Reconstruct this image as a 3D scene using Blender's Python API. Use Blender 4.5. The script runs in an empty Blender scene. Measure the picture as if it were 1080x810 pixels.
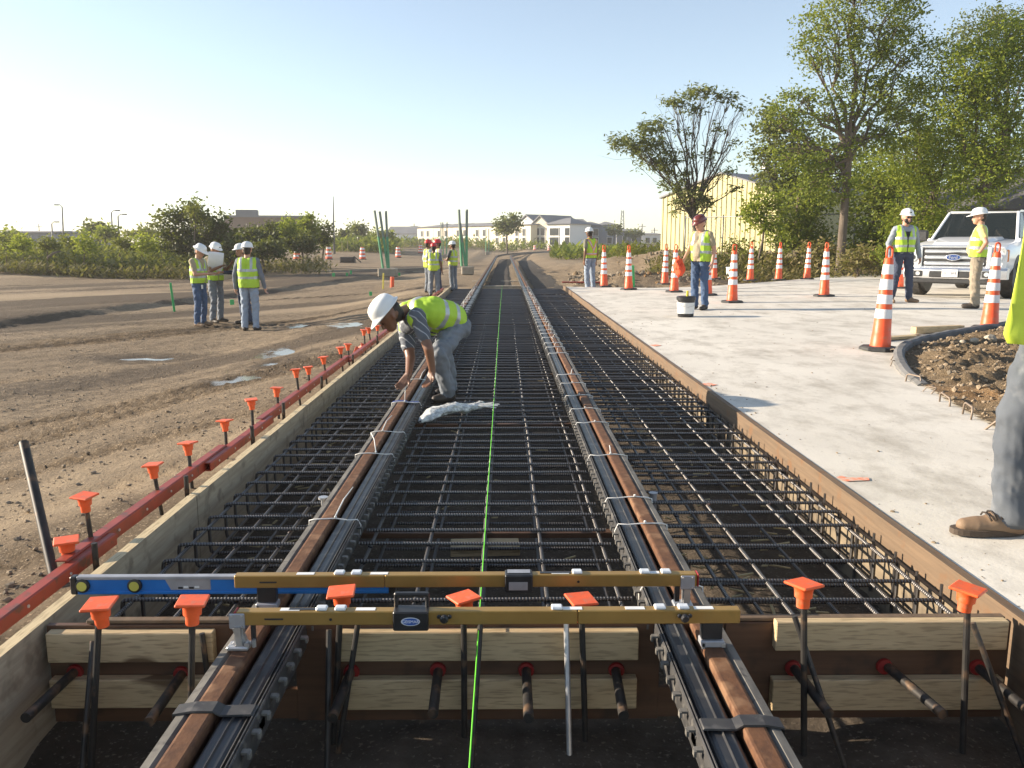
import bpy, bmesh, math, random
import numpy as np
from mathutils import Vector, Matrix, noise
R = math.radians
rnd = random.Random(7)
SC = bpy.context.scene
COL = SC.collection
# ------------------------------------------------------------------ camera
F, CX, CY = 874.0, 540.0, 405.0            # photograph's focal length and centre, in its own pixels
PITCH, YAW = math.atan(149.0 / F), 8.0 / F
cam_d = bpy.data.cameras.new("camera"); cam = bpy.data.objects.new("camera", cam_d); COL.objects.link(cam)
cam.location = (0.084, 0, 1.277)
cam.rotation_euler = (R(90) - PITCH, 0, -YAW)
cam_d.sensor_width = 36; cam_d.lens = F / 1080 * 36; cam_d.clip_start = 0.05; cam_d.clip_end = 3000
SC.camera = cam
# ------------------------------------------------------------------ sky and sun
SUN_EL, SUN_AZ = R(16.5), R(-80)            # azimuth clockwise from +Y (ahead): the sun stands to the left, a little ahead
w = bpy.data.worlds.new("World"); SC.world = w; w.use_nodes = True
nt = w.node_tree
sky = nt.nodes.new("ShaderNodeTexSky"); sky.sky_type = 'NISHITA'; sky.sun_disc = False
sky.sun_elevation = SUN_EL; sky.sun_rotation = SUN_AZ
sky.air_density = 1.0; sky.dust_density = 0.10; sky.ozone_density = 2.2; sky.altitude = 10
bg = nt.nodes['Background']; bg.inputs[1].default_value = 0.10
hs_ = nt.nodes.new('ShaderNodeHueSaturation'); hs_.inputs['Saturation'].default_value = 0.70; hs_.inputs['Value'].default_value = 1.0
nt.links.new(sky.outputs[0], hs_.inputs['Color']); nt.links.new(hs_.outputs[0], bg.inputs[0])
sd = bpy.data.lights.new("sun", 'SUN'); sd.energy = 5.0; sd.angle = R(0.55); sd.color = (1.0, 0.86, 0.68)
sun = bpy.data.objects.new("sun", sd); COL.objects.link(sun)
sdir = Vector((math.sin(SUN_AZ) * math.cos(SUN_EL), math.cos(SUN_AZ) * math.cos(SUN_EL), math.sin(SUN_EL)))
sun.rotation_euler = (-sdir).to_track_quat('-Z', 'Y').to_euler(); sun.location = (-30, 5, 20)
SC.view_settings.view_transform = 'Standard'; SC.view_settings.look = 'None'
SC.view_settings.exposure = 1.25; SC.view_settings.gamma = 1.0
HAZE = 0.0007
SC.cycles.max_bounces = 6; SC.cycles.transparent_max_bounces = 8
SC.cycles.use_denoising = True

# ------------------------------------------------------------------ pixel -> place
CM = cam.rotation_euler.to_matrix(); CL = Vector(cam.location)
def ray(u, v): return CM @ Vector(((u - CX) / F, (CY - v) / F, -1.0))
def P(u, v, Z=0.0):
    d = ray(u, v); return CL + d * ((Z - CL.z) / d.z)
def A(u, v, Y):
    d = ray(u, v); return CL + d * ((Y - CL.y) / d.y)
def proj(p):
    q = CM.transposed() @ (Vector(p) - CL); return (CX + F * q.x / -q.z, CY - F * q.y / -q.z)

# ------------------------------------------------------------------ materials
MATS = {}
def nodes(name):
    m = bpy.data.materials.new(name); m.use_nodes = True; MATS[name] = m
    return m, m.node_tree, m.node_tree.nodes['Principled BSDF']
def N(t, typ, **kw):
    n = t.nodes.new(typ)
    for k, v in kw.items(): setattr(n, k, v)
    return n
def noise_fac(t, coord, scale, detail=5, rough=0.55, lo=0.3, hi=0.7, stretch=None, dist=0.0):
    src = coord
    if stretch:
        mp = N(t, 'ShaderNodeMapping'); mp.inputs['Scale'].default_value = stretch
        t.links.new(coord, mp.inputs[0]); src = mp.outputs[0]
    n = N(t, 'ShaderNodeTexNoise'); n.inputs['Scale'].default_value = scale; n.inputs['Detail'].default_value = detail
    n.inputs['Roughness'].default_value = rough; n.inputs['Distortion'].default_value = dist
    t.links.new(src, n.inputs['Vector'])
    mr = N(t, 'ShaderNodeMapRange'); mr.inputs[1].default_value = lo; mr.inputs[2].default_value = hi
    t.links.new(n.outputs['Fac'], mr.inputs[0])
    return mr.outputs[0], n.outputs['Fac']
def mixc(t, fac, a, b, mode='MIX'):
    mx = N(t, 'ShaderNodeMix', data_type='RGBA', blend_type=mode)
    for s, val in ((0, fac), (6, a), (7, b)):
        if hasattr(val, 'is_linked'): t.links.new(val, mx.inputs[s])
        elif s == 0: mx.inputs[s].default_value = val
        else: mx.inputs[s].default_value = (*val, 1)
    return mx.outputs[2]
def bump(t, b, h, strength=0.3, dist=0.01, prev=None):
    n = N(t, 'ShaderNodeBump'); n.inputs['Strength'].default_value = strength; n.inputs['Distance'].default_value = dist
    t.links.new(h, n.inputs['Height'])
    if prev: t.links.new(prev, n.inputs['Normal'])
    t.links.new(n.outputs[0], b.inputs['Normal'])
    return n.outputs[0]
def M(name, c1, c2=None, scale=6, rough=0.6, metal=0.0, bs=0.0, bd=0.004, bscale=None, stretch=None, lo=0.35, hi=0.65, c3=None, s3=40, coat=0, spec=0.5, rv=0.0):
    """general two or three tone procedural material"""
    if name in MATS: return MATS[name]
    m, t, b = nodes(name)
    co = N(t, 'ShaderNodeTexCoord').outputs['Object']
    b.inputs['Roughness'].default_value = rough; b.inputs['Metallic'].default_value = metal
    b.inputs['Specular IOR Level'].default_value = spec; b.inputs['Coat Weight'].default_value = coat
    c2 = c2 or tuple(x * 0.82 for x in c1)
    fac, raw = noise_fac(t, co, scale, lo=lo, hi=hi, stretch=stretch)
    col = mixc(t, fac, c1, c2)
    if c3:
        f3, _ = noise_fac(t, co, s3, detail=3, lo=0.55, hi=0.68)
        col = mixc(t, f3, col, c3)
    t.links.new(col, b.inputs['Base Color'])
    if rv:
        mr = N(t, 'ShaderNodeMapRange'); mr.inputs[3].default_value = rough - rv; mr.inputs[4].default_value = rough + rv
        t.links.new(raw, mr.inputs[0]); t.links.new(mr.outputs[0], b.inputs['Roughness'])
    if bs:
        _, h = noise_fac(t, co, bscale or scale * 4, stretch=stretch)
        bump(t, b, h, bs, bd)
    return m
def leafmat(name, cols, trans=0.45):
    m, t, b = nodes(name)
    geo = N(t, 'ShaderNodeNewGeometry')
    rp = N(t, 'ShaderNodeValToRGB'); rp.color_ramp.interpolation = 'LINEAR'
    e = rp.color_ramp.elements; e[0].color = (*cols[0], 1); e[1].color = (*cols[-1], 1)
    for i, c in enumerate(cols[1:-1]): e.new((i + 1) / (len(cols) - 1)).color = (*c, 1)
    t.links.new(geo.outputs['Random Per Island'], rp.inputs[0])
    t.links.new(rp.outputs[0], b.inputs['Base Color']); b.inputs['Roughness'].default_value = 0.55
    b.inputs['Specular IOR Level'].default_value = 0.25
    tr = N(t, 'ShaderNodeBsdfTranslucent')
    br = mixc(t, 0.5, rp.outputs[0], (0.30, 0.33, 0.03)); t.links.new(br, tr.inputs[0])
    ms = N(t, 'ShaderNodeMixShader'); ms.inputs[0].default_value = trans
    t.links.new(b.outputs[0], ms.inputs[1]); t.links.new(tr.outputs[0], ms.inputs[2])
    t.links.new(ms.outputs[0], t.nodes['Material Output'].inputs[0])
    return m

# dirt: tan and brown soil, gravelly, with damp patches
def make_dirt(name, c_a, c_b, c_damp, dampness=0.62, bstr=0.8):
    m, t, b = nodes(name)
    co = N(t, 'ShaderNodeTexCoord').outputs['Object']
    f1, r1 = noise_fac(t, co, 0.35, detail=6, lo=0.38, hi=0.62, stretch=(1.0, 0.35, 1))
    col = mixc(t, f1, c_a, c_b)
    f2, r2 = noise_fac(t, co, 6, detail=8, rough=0.65, lo=0.3, hi=0.75)
    col = mixc(t, f2, col, tuple(x * 0.6 for x in c_b))
    f3, r3 = noise_fac(t, co, 0.22, detail=5, lo=dampness, hi=dampness + 0.08, stretch=(1.3, 0.5, 1))
    col = mixc(t, f3, col, c_damp)
    f4, r4 = noise_fac(t, co, 55, detail=2, lo=0.6, hi=0.7)
    col = mixc(t, f4, col, tuple(min(1, x * 1.5) for x in c_a))
    at_ = N(t, 'ShaderNodeAttribute'); at_.attribute_name = 'wet'
    fw, _ = noise_fac(t, co, 7, detail=6, rough=.7, lo=.35, hi=.65); mw = N(t, 'ShaderNodeMath', operation='MULTIPLY_ADD'); t.links.new(fw, mw.inputs[0]); mw.inputs[1].default_value = .5; mw.inputs[2].default_value = -.25
    ad = N(t, 'ShaderNodeMath', operation='ADD', use_clamp=True); t.links.new(at_.outputs['Fac'], ad.inputs[0]); t.links.new(mw.outputs[0], ad.inputs[1])
    gt = N(t, 'ShaderNodeMapRange'); gt.inputs[1].default_value = .28; gt.inputs[2].default_value = .7; t.links.new(ad.outputs[0], gt.inputs[0])
    col = mixc(t, gt.outputs[0], col, tuple(x * .8 for x in c_damp))
    at2 = N(t, 'ShaderNodeAttribute'); at2.attribute_name = 'pale'; col = mixc(t, at2.outputs['Fac'], col, tuple(min(1, x * 1.25) for x in c_a))
    t.links.new(col, b.inputs['Base Color'])
    b.inputs['Roughness'].default_value = 0.95; b.inputs['Specular IOR Level'].default_value = 0.2
    _, h1 = noise_fac(t, co, 20, detail=9, rough=0.72)
    p1 = bump(t, b, h1, bstr, 0.09)
    v = N(t, 'ShaderNodeTexVoronoi'); v.inputs['Scale'].default_value = 38; t.links.new(co, v.inputs['Vector'])
    bump(t, b, v.outputs['Distance'], bstr * 0.4, 0.012, p1)
    return m
DIRT = make_dirt('dirt', (0.35, 0.268, 0.178), (0.25, 0.187, 0.122), (0.14, 0.105, 0.072))
DIRT2 = make_dirt('heaped_dirt', (0.34, 0.25, 0.155), (0.26, 0.185, 0.11), (0.38, 0.215, 0.095), 0.58, 1.0)
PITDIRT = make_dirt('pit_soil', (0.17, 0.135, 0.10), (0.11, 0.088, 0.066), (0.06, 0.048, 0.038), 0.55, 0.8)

m, t, b = nodes('concrete')
co = N(t, 'ShaderNodeTexCoord').outputs['Object']
f1, r1 = noise_fac(t, co, 0.6, detail=6, lo=0.36, hi=0.66)
col = mixc(t, f1, (0.68, 0.635, 0.555), (0.57, 0.53, 0.46))
f2, _ = noise_fac(t, co, 2.2, detail=9, rough=0.72, lo=0.47, hi=0.72, stretch=(1, 0.6, 1)); col = mixc(t, f2, col, (0.34, 0.305, 0.25))
f3, _ = noise_fac(t, co, 28, detail=4, lo=0.66, hi=0.76); col = mixc(t, f3, col, (0.27, 0.24, 0.20))
f5, _ = noise_fac(t, co, 1.1, detail=7, rough=0.62, lo=0.66, hi=0.76, stretch=(0.35, 1.6, 1)); col = mixc(t, f5, col, (0.42, 0.31, 0.20))
t.links.new(col, b.inputs['Base Color']); b.inputs['Roughness'].default_value = 0.85
_, h = noise_fac(t, co, 60, detail=6, rough=0.65); pb = bump(t, b, h, 0.25, 0.006)
_, h = noise_fac(t, co, 5, detail=4); bump(t, b, h, 0.18, 0.02, pb)
CONC = m
CONC_NEW = M('fresh_concrete', (0.66, 0.62, 0.55), (0.58, 0.54, 0.48), 1.2, 0.85, bs=0.2, bscale=40)

PLY = M('plywood', (0.40, 0.33, 0.23), (0.30, 0.24, 0.165), 5, 0.8, stretch=(6, 0.8, 10), bs=0.25, bscale=18, c3=(0.22, 0.17, 0.115), s3=9)
PLYR = M('form_lumber', (0.17, 0.112, 0.066), (0.12, 0.08, 0.048), 5, 0.75, stretch=(6, 0.5, 10), bs=0.2, bscale=18, c3=(0.16, 0.085, 0.04), s3=7)
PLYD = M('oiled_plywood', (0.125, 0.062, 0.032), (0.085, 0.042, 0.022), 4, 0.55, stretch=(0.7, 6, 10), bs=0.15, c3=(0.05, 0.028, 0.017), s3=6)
def wood(name, a, b_, axis=0):
    m, t, b = nodes(name)
    co = N(t, 'ShaderNodeTexCoord').outputs['Object']
    st = [5, 5, 5]; st[axis] = 0.45
    f, r = noise_fac(t, co, 6, detail=6, rough=0.6, lo=0.3, hi=0.7, stretch=tuple(st), dist=1.2)
    col = mixc(t, f, a, b_)
    wv = N(t, 'ShaderNodeTexNoise'); wv.inputs['Scale'].default_value = 30; mp = N(t, 'ShaderNodeMapping'); mp.inputs['Scale'].default_value = tuple(x * 0.8 for x in st)
    t.links.new(co, mp.inputs[0]); t.links.new(mp.outputs[0], wv.inputs['Vector'])
    mr = N(t, 'ShaderNodeMapRange'); mr.inputs[1].default_value = 0.52; mr.inputs[2].default_value = 0.62; t.links.new(wv.outputs[0], mr.inputs[0])
    col = mixc(t, mr.outputs[0], col, tuple(x * 0.80 for x in b_))
    fk, _ = noise_fac(t, co, 4.2, detail=1, lo=0.70, hi=0.74, stretch=tuple(1 if i == axis else 1.6 for i in range(3)))
    col = mixc(t, fk, col, (0.14, 0.085, 0.04))
    t.links.new(col, b.inputs['Base Color']); b.inputs['Roughness'].default_value = 0.75
    bump(t, b, wv.outputs[0], 0.15, 0.004)
    return m
LUMX = wood('lumber', (0.56, 0.425, 0.245), (0.44, 0.325, 0.18), 0)
LUMY = wood('board_edge', (0.62, 0.50, 0.30), (0.50, 0.385, 0.22), 1)
RUST = M('rail_rust', (0.155, 0.072, 0.034), (0.095, 0.045, 0.025), 22, 0.8, metal=0.0, spec=.3, stretch=(1.5, 1, 1.5), c3=(0.22, 0.12, 0.065), s3=9, bs=0.25, bscale=60, rv=0.12)
RUBBER = M('black_rubber', (0.018, 0.019, 0.022), (0.03, 0.03, 0.032), 10, 0.42, c3=(0.075, 0.07, 0.062), s3=11, bs=0.1, rv=0.15)
RUBBERG = M('dusty_sunlit_rubber', (0.19, 0.175, 0.15), (0.09, 0.083, 0.073), 12, 0.8, stretch=(2, 0.5, 2), c3=(0.06, 0.055, 0.05), s3=16)  # dusty grey of the boots; on the clip fins it paints in sunlight
LINER = M('stained_plywood', (0.24, 0.19, 0.125), (0.13, 0.10, 0.068), 3, 0.85, stretch=(6, 1, 4), c3=(0.07, 0.055, 0.04), s3=6, bs=.2)
CLIP = M('dark_clip_strip', (0.055, 0.052, 0.05), (0.03, 0.029, 0.029), 12, 0.6, c3=(0.13, 0.12, 0.105), s3=18)
REBAR = M('rebar_steel', (0.048, 0.046, 0.05), (0.03, 0.028, 0.03), 12, 0.42, metal=0.55, c3=(0.11, 0.058, 0.032), s3=9, bs=0.5, bd=0.003, bscale=110, rv=0.12)
DOWEL = M('dowel_steel', (0.05, 0.045, 0.04), (0.028, 0.026, 0.025), 14, 0.5, metal=0.4, c3=(0.16, 0.10, 0.06), s3=12)
RED = M('red_painted_steel', (0.33, 0.045, 0.022), (0.24, 0.035, 0.02), 7, 0.5, c3=(0.14, 0.05, 0.03), s3=16, bs=0.1)
ORANGE = M('orange_plastic', (0.88, 0.13, 0.03), (0.74, 0.10, 0.025), 22, 0.5, c3=(0.62, 0.16, 0.075), s3=30, bs=0.12)
GOLD = M('gold_anodised', (0.42, 0.255, 0.075), (0.36, 0.215, 0.06), 9, 0.42, metal=0.45, c3=(0.36, 0.23, 0.07), s3=26)
BLACK = M('black_plastic', (0.015, 0.015, 0.017), (0.025, 0.025, 0.027), 20, 0.4)
ALU = M('cast_aluminium', (0.62, 0.61, 0.60), (0.45, 0.44, 0.43), 18, 0.4, metal=0.75, bs=0.1)
GREY = M('grey_plate', (0.42, 0.42, 0.44), (0.34, 0.34, 0.36), 16, 0.45, metal=0.4)
BLUE = M('blue_level_paint', (0.018, 0.17, 0.52), (0.015, 0.14, 0.45), 14, 0.35)
WHITE = M('white_plastic', (0.80, 0.80, 0.78), (0.70, 0.70, 0.68), 18, 0.45)
NEON = M('neon_string', (0.16, 0.72, 0.03), (0.14, 0.62, 0.03), 40, 0.6)
REDP = M('red_plastic', (0.30, 0.018, 0.016), (0.22, 0.013, 0.012), 20, 0.4)

# ------------------------------------------------------------------ mesh builder
class MB:
    def __init__(s): s.v = []; s.f = []; s.mi = []; s.mats = []
    def idx(s, m):
        if m not in s.mats: s.mats.append(m)
        return s.mats.index(m)
    def add(s, vs, fs, m):
        o = len(s.v); k = s.idx(m)
        s.v += [tuple(x) for x in vs]; s.f += [tuple(i + o for i in f) for f in fs]; s.mi += [k] * len(fs)
    def bm(s, b, m):
        b.verts.index_update(); s.add([v.co for v in b.verts], [[v.index for v in f.verts] for f in b.faces], m); b.free()
    def box(s, c, d, m, bev=0.0, rot=None, seg=1):
        b = bmesh.new(); bmesh.ops.create_cube(b, size=1.0)
        bmesh.ops.scale(b, vec=d, verts=b.verts)
        if bev: bmesh.ops.bevel(b, geom=b.edges[:], offset=bev, segments=seg, profile=0.6, affect='EDGES')
        if rot is not None: bmesh.ops.transform(b, matrix=rot.to_4x4() if isinstance(rot, Matrix) else rot, verts=b.verts)
        bmesh.ops.translate(b, vec=c, verts=b.verts); s.bm(b, m)
    def tube(s, pts, r, m, n=8, cap=True, closed=False):
        pts = [Vector(p) for p in pts]
        rs = r if isinstance(r, (list, tuple)) else [r] * len(pts)
        vs = []; fs = []; up = None
        for i, p in enumerate(pts):
            a = pts[max(i - 1, 0)]; c = pts[min(i + 1, len(pts) - 1)]
            if closed: a = pts[i - 1]; c = pts[(i + 1) % len(pts)]
            d = (c - a).normalized()
            if up is None: up = d.orthogonal().normalized()
            else:
                up = up - d * up.dot(d)
                up = up.normalized() if up.length > 1e-6 else d.orthogonal().normalized()
            q = d.cross(up)
            for k in range(n):
                an = 2 * math.pi * k / n
                vs.append(p + (up * math.cos(an) + q * math.sin(an)) * rs[i])
        L = len(pts)
        for i in range(L if closed else L - 1):
            for k in range(n):
                a = i * n + k; b2 = i * n + (k + 1) % n; j = ((i + 1) % L) * n
                fs.append((a, b2, j + (k + 1) % n, j + k))
        if cap and not closed:
            fs.append(tuple(range(n))[::-1]); fs.append(tuple((L - 1) * n + k for k in range(n)))
        s.add(vs, fs, m)
    def lathe(s, prof, m, c=(0, 0, 0), n=24, rot=None, sx=1.0, sy=1.0):
        vs = []; fs = []
        for (r, z) in prof:
            for k in range(n):
                a = 2 * math.pi * k / n; v = Vector((r * math.cos(a) * sx, r * math.sin(a) * sy, z))
                if rot is not None: v = rot @ v
                vs.append(v + Vector(c))
        for i in range(len(prof) - 1):
            for k in range(n):
                fs.append((i * n + k, i * n + (k + 1) % n, (i + 1) * n + (k + 1) % n, (i + 1) * n + k))
        fs.append(tuple(range(n))[::-1]); fs.append(tuple((len(prof) - 1) * n + k for k in range(n)))
        s.add(vs, fs, m)
    def prism(s, prof, a, b, m):
        """profile in (x,z) swept straight from y=a to y=b"""
        n = len(prof); vs = [(x, a, z) for x, z in prof] + [(x, b, z) for x, z in prof]
        fs = [(i, (i + 1) % n, n + (i + 1) % n, n + i) for i in range(n)] + [tuple(range(n))[::-1], tuple(range(n, 2 * n))]
        s.add(vs, fs, m)
    def sweep(s, prof, path, m):
        """closed profile (lateral, z) swept along path [(x,y,z,heading)]"""
        n = len(prof); vs = []; fs = []
        for (x, y, z, h) in path:
            for (px, pz) in prof: vs.append((x + px * math.cos(h), y - px * math.sin(h), z + pz))
        for i in range(len(path) - 1):
            for k in range(n):
                fs.append((i * n + k, i * n + (k + 1) % n, (i + 1) * n + (k + 1) % n, (i + 1) * n + k))
        fs.append(tuple(range(n))[::-1]); fs.append(tuple((len(path) - 1) * n + k for k in range(n)))
        s.add(vs, fs, m)
    def build(s, name, parent=None, smooth=False, loc=None, fix=True):
        me = bpy.data.meshes.new(name)
        me.from_pydata([Vector(v) - Vector(loc) for v in s.v] if loc is not None else s.v, [], s.f)
        for m in s.mats: me.materials.append(m)
        if len(s.mats) > 1: me.polygons.foreach_set('material_index', s.mi)
        if fix:
            b = bmesh.new(); b.from_mesh(me); bmesh.ops.recalc_face_normals(b, faces=b.faces); b.to_mesh(me); b.free()
        if smooth:
            me.polygons.foreach_set('use_smooth', [True] * len(me.polygons))
            if smooth == 'auto':
                try: me.set_sharp_from_angle(angle=R(35))
                except Exception: pass
        me.update()
        o = bpy.data.objects.new(name, me); COL.objects.link(o)
        if loc is not None: o.location = loc
        if parent is not None: o.parent = parent
        return o
def tag(o, label=None, cat=None, group=None, kind=None):
    if label: o['label'] = label
    if cat: o['category'] = cat
    if group: o['group'] = group
    if kind: o['kind'] = kind
    return o
def thing(name, label, cat, loc=(0, 0, 0), rz=0, group=None):
    o = bpy.data.objects.new(name, None); COL.objects.link(o); o.empty_display_size = 0.1
    o.location = loc; o.rotation_euler = (0, 0, rz); return tag(o, label, cat, group)
def kids(o): return [c for c in bpy.data.objects if c.parent is o]
def dup(o, loc, label=None, rz=None, group=None, scale=None):
    tree = {}
    for c in bpy.data.objects: tree.setdefault(c.parent, []).append(c)
    def rec(src, par):
        c = src.copy(); COL.objects.link(c)
        if par is not None: c.parent = par
        for k in tree.get(src, []): rec(k, c)
        return c
    c = rec(o, None); c.location = loc
    if rz is not None: c.rotation_euler = (0, 0, rz)
    if scale: c.scale = (scale,) * 3
    if label: c['label'] = label
    if group: c['group'] = group
    return c
ORD = ['first', 'second', 'third', 'fourth', 'fifth', 'sixth', 'seventh', 'eighth', 'ninth', 'tenth', 'eleventh', 'twelfth', 'thirteenth', 'fourteenth', 'fifteenth', 'sixteenth', 'seventeenth', 'eighteenth']
def text_mesh(s, size, mat, name='lettering', ext=0.0008):
    cu = bpy.data.curves.new(name, 'FONT'); cu.body = s; cu.size = size; cu.align_x = 'CENTER'; cu.align_y = 'CENTER'; cu.extrude = ext
    tmp = bpy.data.objects.new(name, cu); COL.objects.link(tmp)
    dg = bpy.context.evaluated_depsgraph_get()
    me = bpy.data.meshes.new_from_object(tmp.evaluated_get(dg)); bpy.data.objects.remove(tmp)
    me.materials.clear(); me.materials.append(mat); me.name = name
    o = bpy.data.objects.new(name, me); COL.objects.link(o); return o
def sstep(a, b, x):
    t = min(1, max(0, (x - a) / (b - a))); return t * t * (3 - 2 * t)
# ------------------------------------------------------------------ ground
PIT_L, PIT_R, PIT_E, PIT_Z = -1.49, 1.885, 25.2, -0.37
PUD = []
def conc_z(x): return 0.018 * min(max(x - PIT_R, 0), 6)
def seg_side(x, y):                        # low earth ledge running away on the left
    xs = -10.6 + (y - 17) * 0.16
    return xs - x
def base_z(x, y):
    if x < 0:
        z = -0.13 - 0.40 * sstep(0, 3.6, -1.55 - x)
        z += 0.15 * sstep(0.0, 0.6, seg_side(x, y) + 0.25 * noise.noise((y * 0.3, 0, 3))) * sstep(6, 12, y)
        z += 0.55 * sstep(8, 22, seg_side(x, y)) * sstep(25, 45, y)
    else:
        z = -0.13 - 0.1 * sstep(8, 20, x)
        z += 1.15 * sstep(2.6, 8.5, x) * sstep(29, 37, y) * (1 - sstep(46, 58, y)) * (0.75 + 0.4 * noise.noise((x * .35, y * .3, 1)))
        z += 0.35 * math.exp(-((x - 4.6) ** 2 / 5 + (y - 28.6) ** 2 / 1.2)) + 0.3 * math.exp(-((x - 7.2) ** 2 / 3 + (y - 30.5) ** 2 / 1.5))
    if y > 24.5:
        mid = -0.24 - 0.25 * sstep(40, 90, y)
        t = sstep(24.5, 26.5, y) * (1 - sstep(1.8, 4.2, abs(x)))
        z = z * (1 - t) + mid * t
    for (px_, py_, prx, pry) in PUD:
        e = ((x - px_) / prx) ** 2 + ((y - py_) / pry) ** 2
        if e < 9: z -= 0.045 * math.exp(-e)
    z += 1.3 * sstep(130, 230, y)
    return z
def gz(x, y):
    z = base_z(x, y)
    d = math.hypot(x, y)
    near = 1 - sstep(20, 60, d)
    onright = x > 1.8
    a = 0.024 if not onright else 0.06
    if near > 0:
        u = x * 0.77 - y * 0.64; v = x * 0.64 + y * 0.77     # ruts run away to the right
        z += near * a * (noise.fractal((u * 1.6, v * 0.35, 0.5), 1.0, 2.0, 4) + 0.6 * noise.fractal((x * 4, y * 4, 2.0), 0.9, 2.1, 3))
        if x < -1.9:
            tr = max(0, noise.noise((u * 0.9 + 3.3, v * 0.06, 7.0)))
            z -= near * 0.085 * tr
            z += near * 0.028 * sstep(0.10, 0.3, tr) * math.sin(v * 42 + 3 * noise.noise((u * 3, v, 0)))
    for (px_, py_, prx, pry) in PUD:
        e = ((x - px_) / prx) ** 2 + ((y - py_) / pry) ** 2
        if e < 6: z += 0.016 * noise.fractal((x * 5, y * 3, 6.0), 0.9, 2.1, 3) * math.exp(-e * .3)
    z += 0.06 * noise.noise((x * 0.15, y * 0.15, 9)) * sstep(2, 6, abs(x)) * (1 if y > 26 or x < 0 else 0)
    if x > 2.0 and y > 26: z += 0.09 * noise.fractal((x * 1.3, y * 1.3, 4), 0.9, 2.0, 4) * (1 - sstep(40, 70, y))
    return z
def lines(spec):
    out = [spec[0][0]]
    for (a, b_, s0, s1) in spec:
        x = a; L = abs(b_ - a); sg = 1 if b_ > a else -1; k = 0
        while True:
            f = min(1, abs(x - a) / L); x += sg * (s0 + (s1 - s0) * f)
            if sg * (x - b_) > -0.3 * s1: break
            out.append(x)
        out.append(b_)
    return out
# hollows that hold puddles
PUDDLES = ((150, 377, 0.62, 0.22, 0), (247, 400, 0.28, 0.22, 0), (268, 396.5, 0.22, 0.2, 0), (301, 371, 0.36, 0.75, 0), (289, 382, .14, .2, 0), (382, 341, 0.55, 0.6, 0), (318, 343, 0.26, 0.5, 0))
for (u, v, rx, ry, _) in PUDDLES:
    p = P(u, v, -0.5)
    for _k in range(5): p = P(u, v, base_z(p.x, p.y))
    PUD.append((p.x, p.y, rx * .8, ry * .8))
xl = lines([(PIT_L - 0.045, -9, 0.05, 0.09), (-9, -30, 0.12, 0.8), (-30, -420, 1.2, 60)])[::-1]
xm = [-0.9, 0, 0.9]
xr = lines([(PIT_R + 0.045, 12, 0.14, 0.16), (12, 30, 0.25, 0.8), (30, 420, 1.2, 60)])
GX = xl + xm + xr
GY = [-6, -3, -1, 0, 1, 1.6] + lines([(2, 14, 0.055, 0.085), (14, PIT_E, 0.1, 0.18)]) + lines([(PIT_E + 0.15, 46, 0.15, 0.25), (46, 120, 0.4, 3), (120, 620, 4, 80)])
nx, ny = len(GX), len(GY)
vs = [(x, y, gz(x, y)) for y in GY for x in GX]
fs = []
i0, i1, j1 = len(xl) - 1, len(xl) + len(xm), GY.index(PIT_E)
for j in range(ny - 1):
    for i in range(nx - 1):
        if i0 <= i < i1 and j < j1: continue
        fs.append((j * nx + i, j * nx + i + 1, (j + 1) * nx + i + 1, (j + 1) * nx + i))
g = MB(); g.add(vs, fs, DIRT); go = g.build('ground', smooth=True, fix=False)
wet = []; pale = []
for (x, y, z) in vs:
    wv_ = 0.0; pv_ = 0.0
    if -30 < x < -1.5 and y < 60:
        for (qx, qy, rx, ry) in PUD:
            e = math.hypot((x - qx) / (rx * 2.2 + .25), (y - qy) / (ry * 2.2 + .25)); wv_ = max(wv_, 1.15 - e * .75)
        u = x * 0.77 - y * 0.64; v = x * 0.64 + y * 0.77
        tr = max(0, noise.noise((u * 0.9 + 3.3, v * 0.06, 7.0))); wv_ = max(wv_, .75 * sstep(.12, .4, tr))
        wv_ = max(wv_, .85 * sstep(-.1, .25, noise.noise((u * .28, v * .05, 11)) - .1)) if y > 6 else wv_
        wv_ = max(wv_, .8 * sstep(.2, .6, seg_side(x, y)) * (1 - sstep(2.2, 4.5, seg_side(x, y))) * sstep(8, 14, y))
        pv_ = .7 * sstep(.1, .45, noise.noise((u * .5 + 9, v * .05, 21)))
    wet.append(wv_); pale.append(pv_)
for nm_, arr_ in (('wet', wet), ('pale', pale)):
    at_ = go.data.attributes.new(nm_, 'FLOAT', 'POINT'); at_.data.foreach_set('value', arr_)
tag(go, kind='structure', label='bare tan dirt ground with ruts')
# pit floor: soil between and in front of the forms
g = MB(); px = [PIT_L - 0.04 + (PIT_R - PIT_L + 0.08) * i / 44 for i in range(45)]; py = [-3 + 0.09 * j for j in range(80)] + [4.2 + 0.5 * j for j in range(43)]
vs = [(x, y, PIT_Z - 0.03 + 0.03 * noise.fractal((x * 3, y * 3, 0), 0.9, 2, 4)) for y in py for x in px]
fs = [(j * 45 + i, j * 45 + i + 1, j * 45 + i + 46, j * 45 + i + 45) for j in range(len(py) - 1) for i in range(44)]
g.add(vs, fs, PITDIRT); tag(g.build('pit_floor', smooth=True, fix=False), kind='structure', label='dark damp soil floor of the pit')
# end wall of the excavation at the far end of the slab
g = MB(); g.box(((PIT_L + PIT_R) / 2, PIT_E + 0.05, -0.32), (PIT_R - PIT_L, 0.08, 0.22), PITDIRT); tag(g.build('pit_end_bank'), kind='structure')
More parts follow.
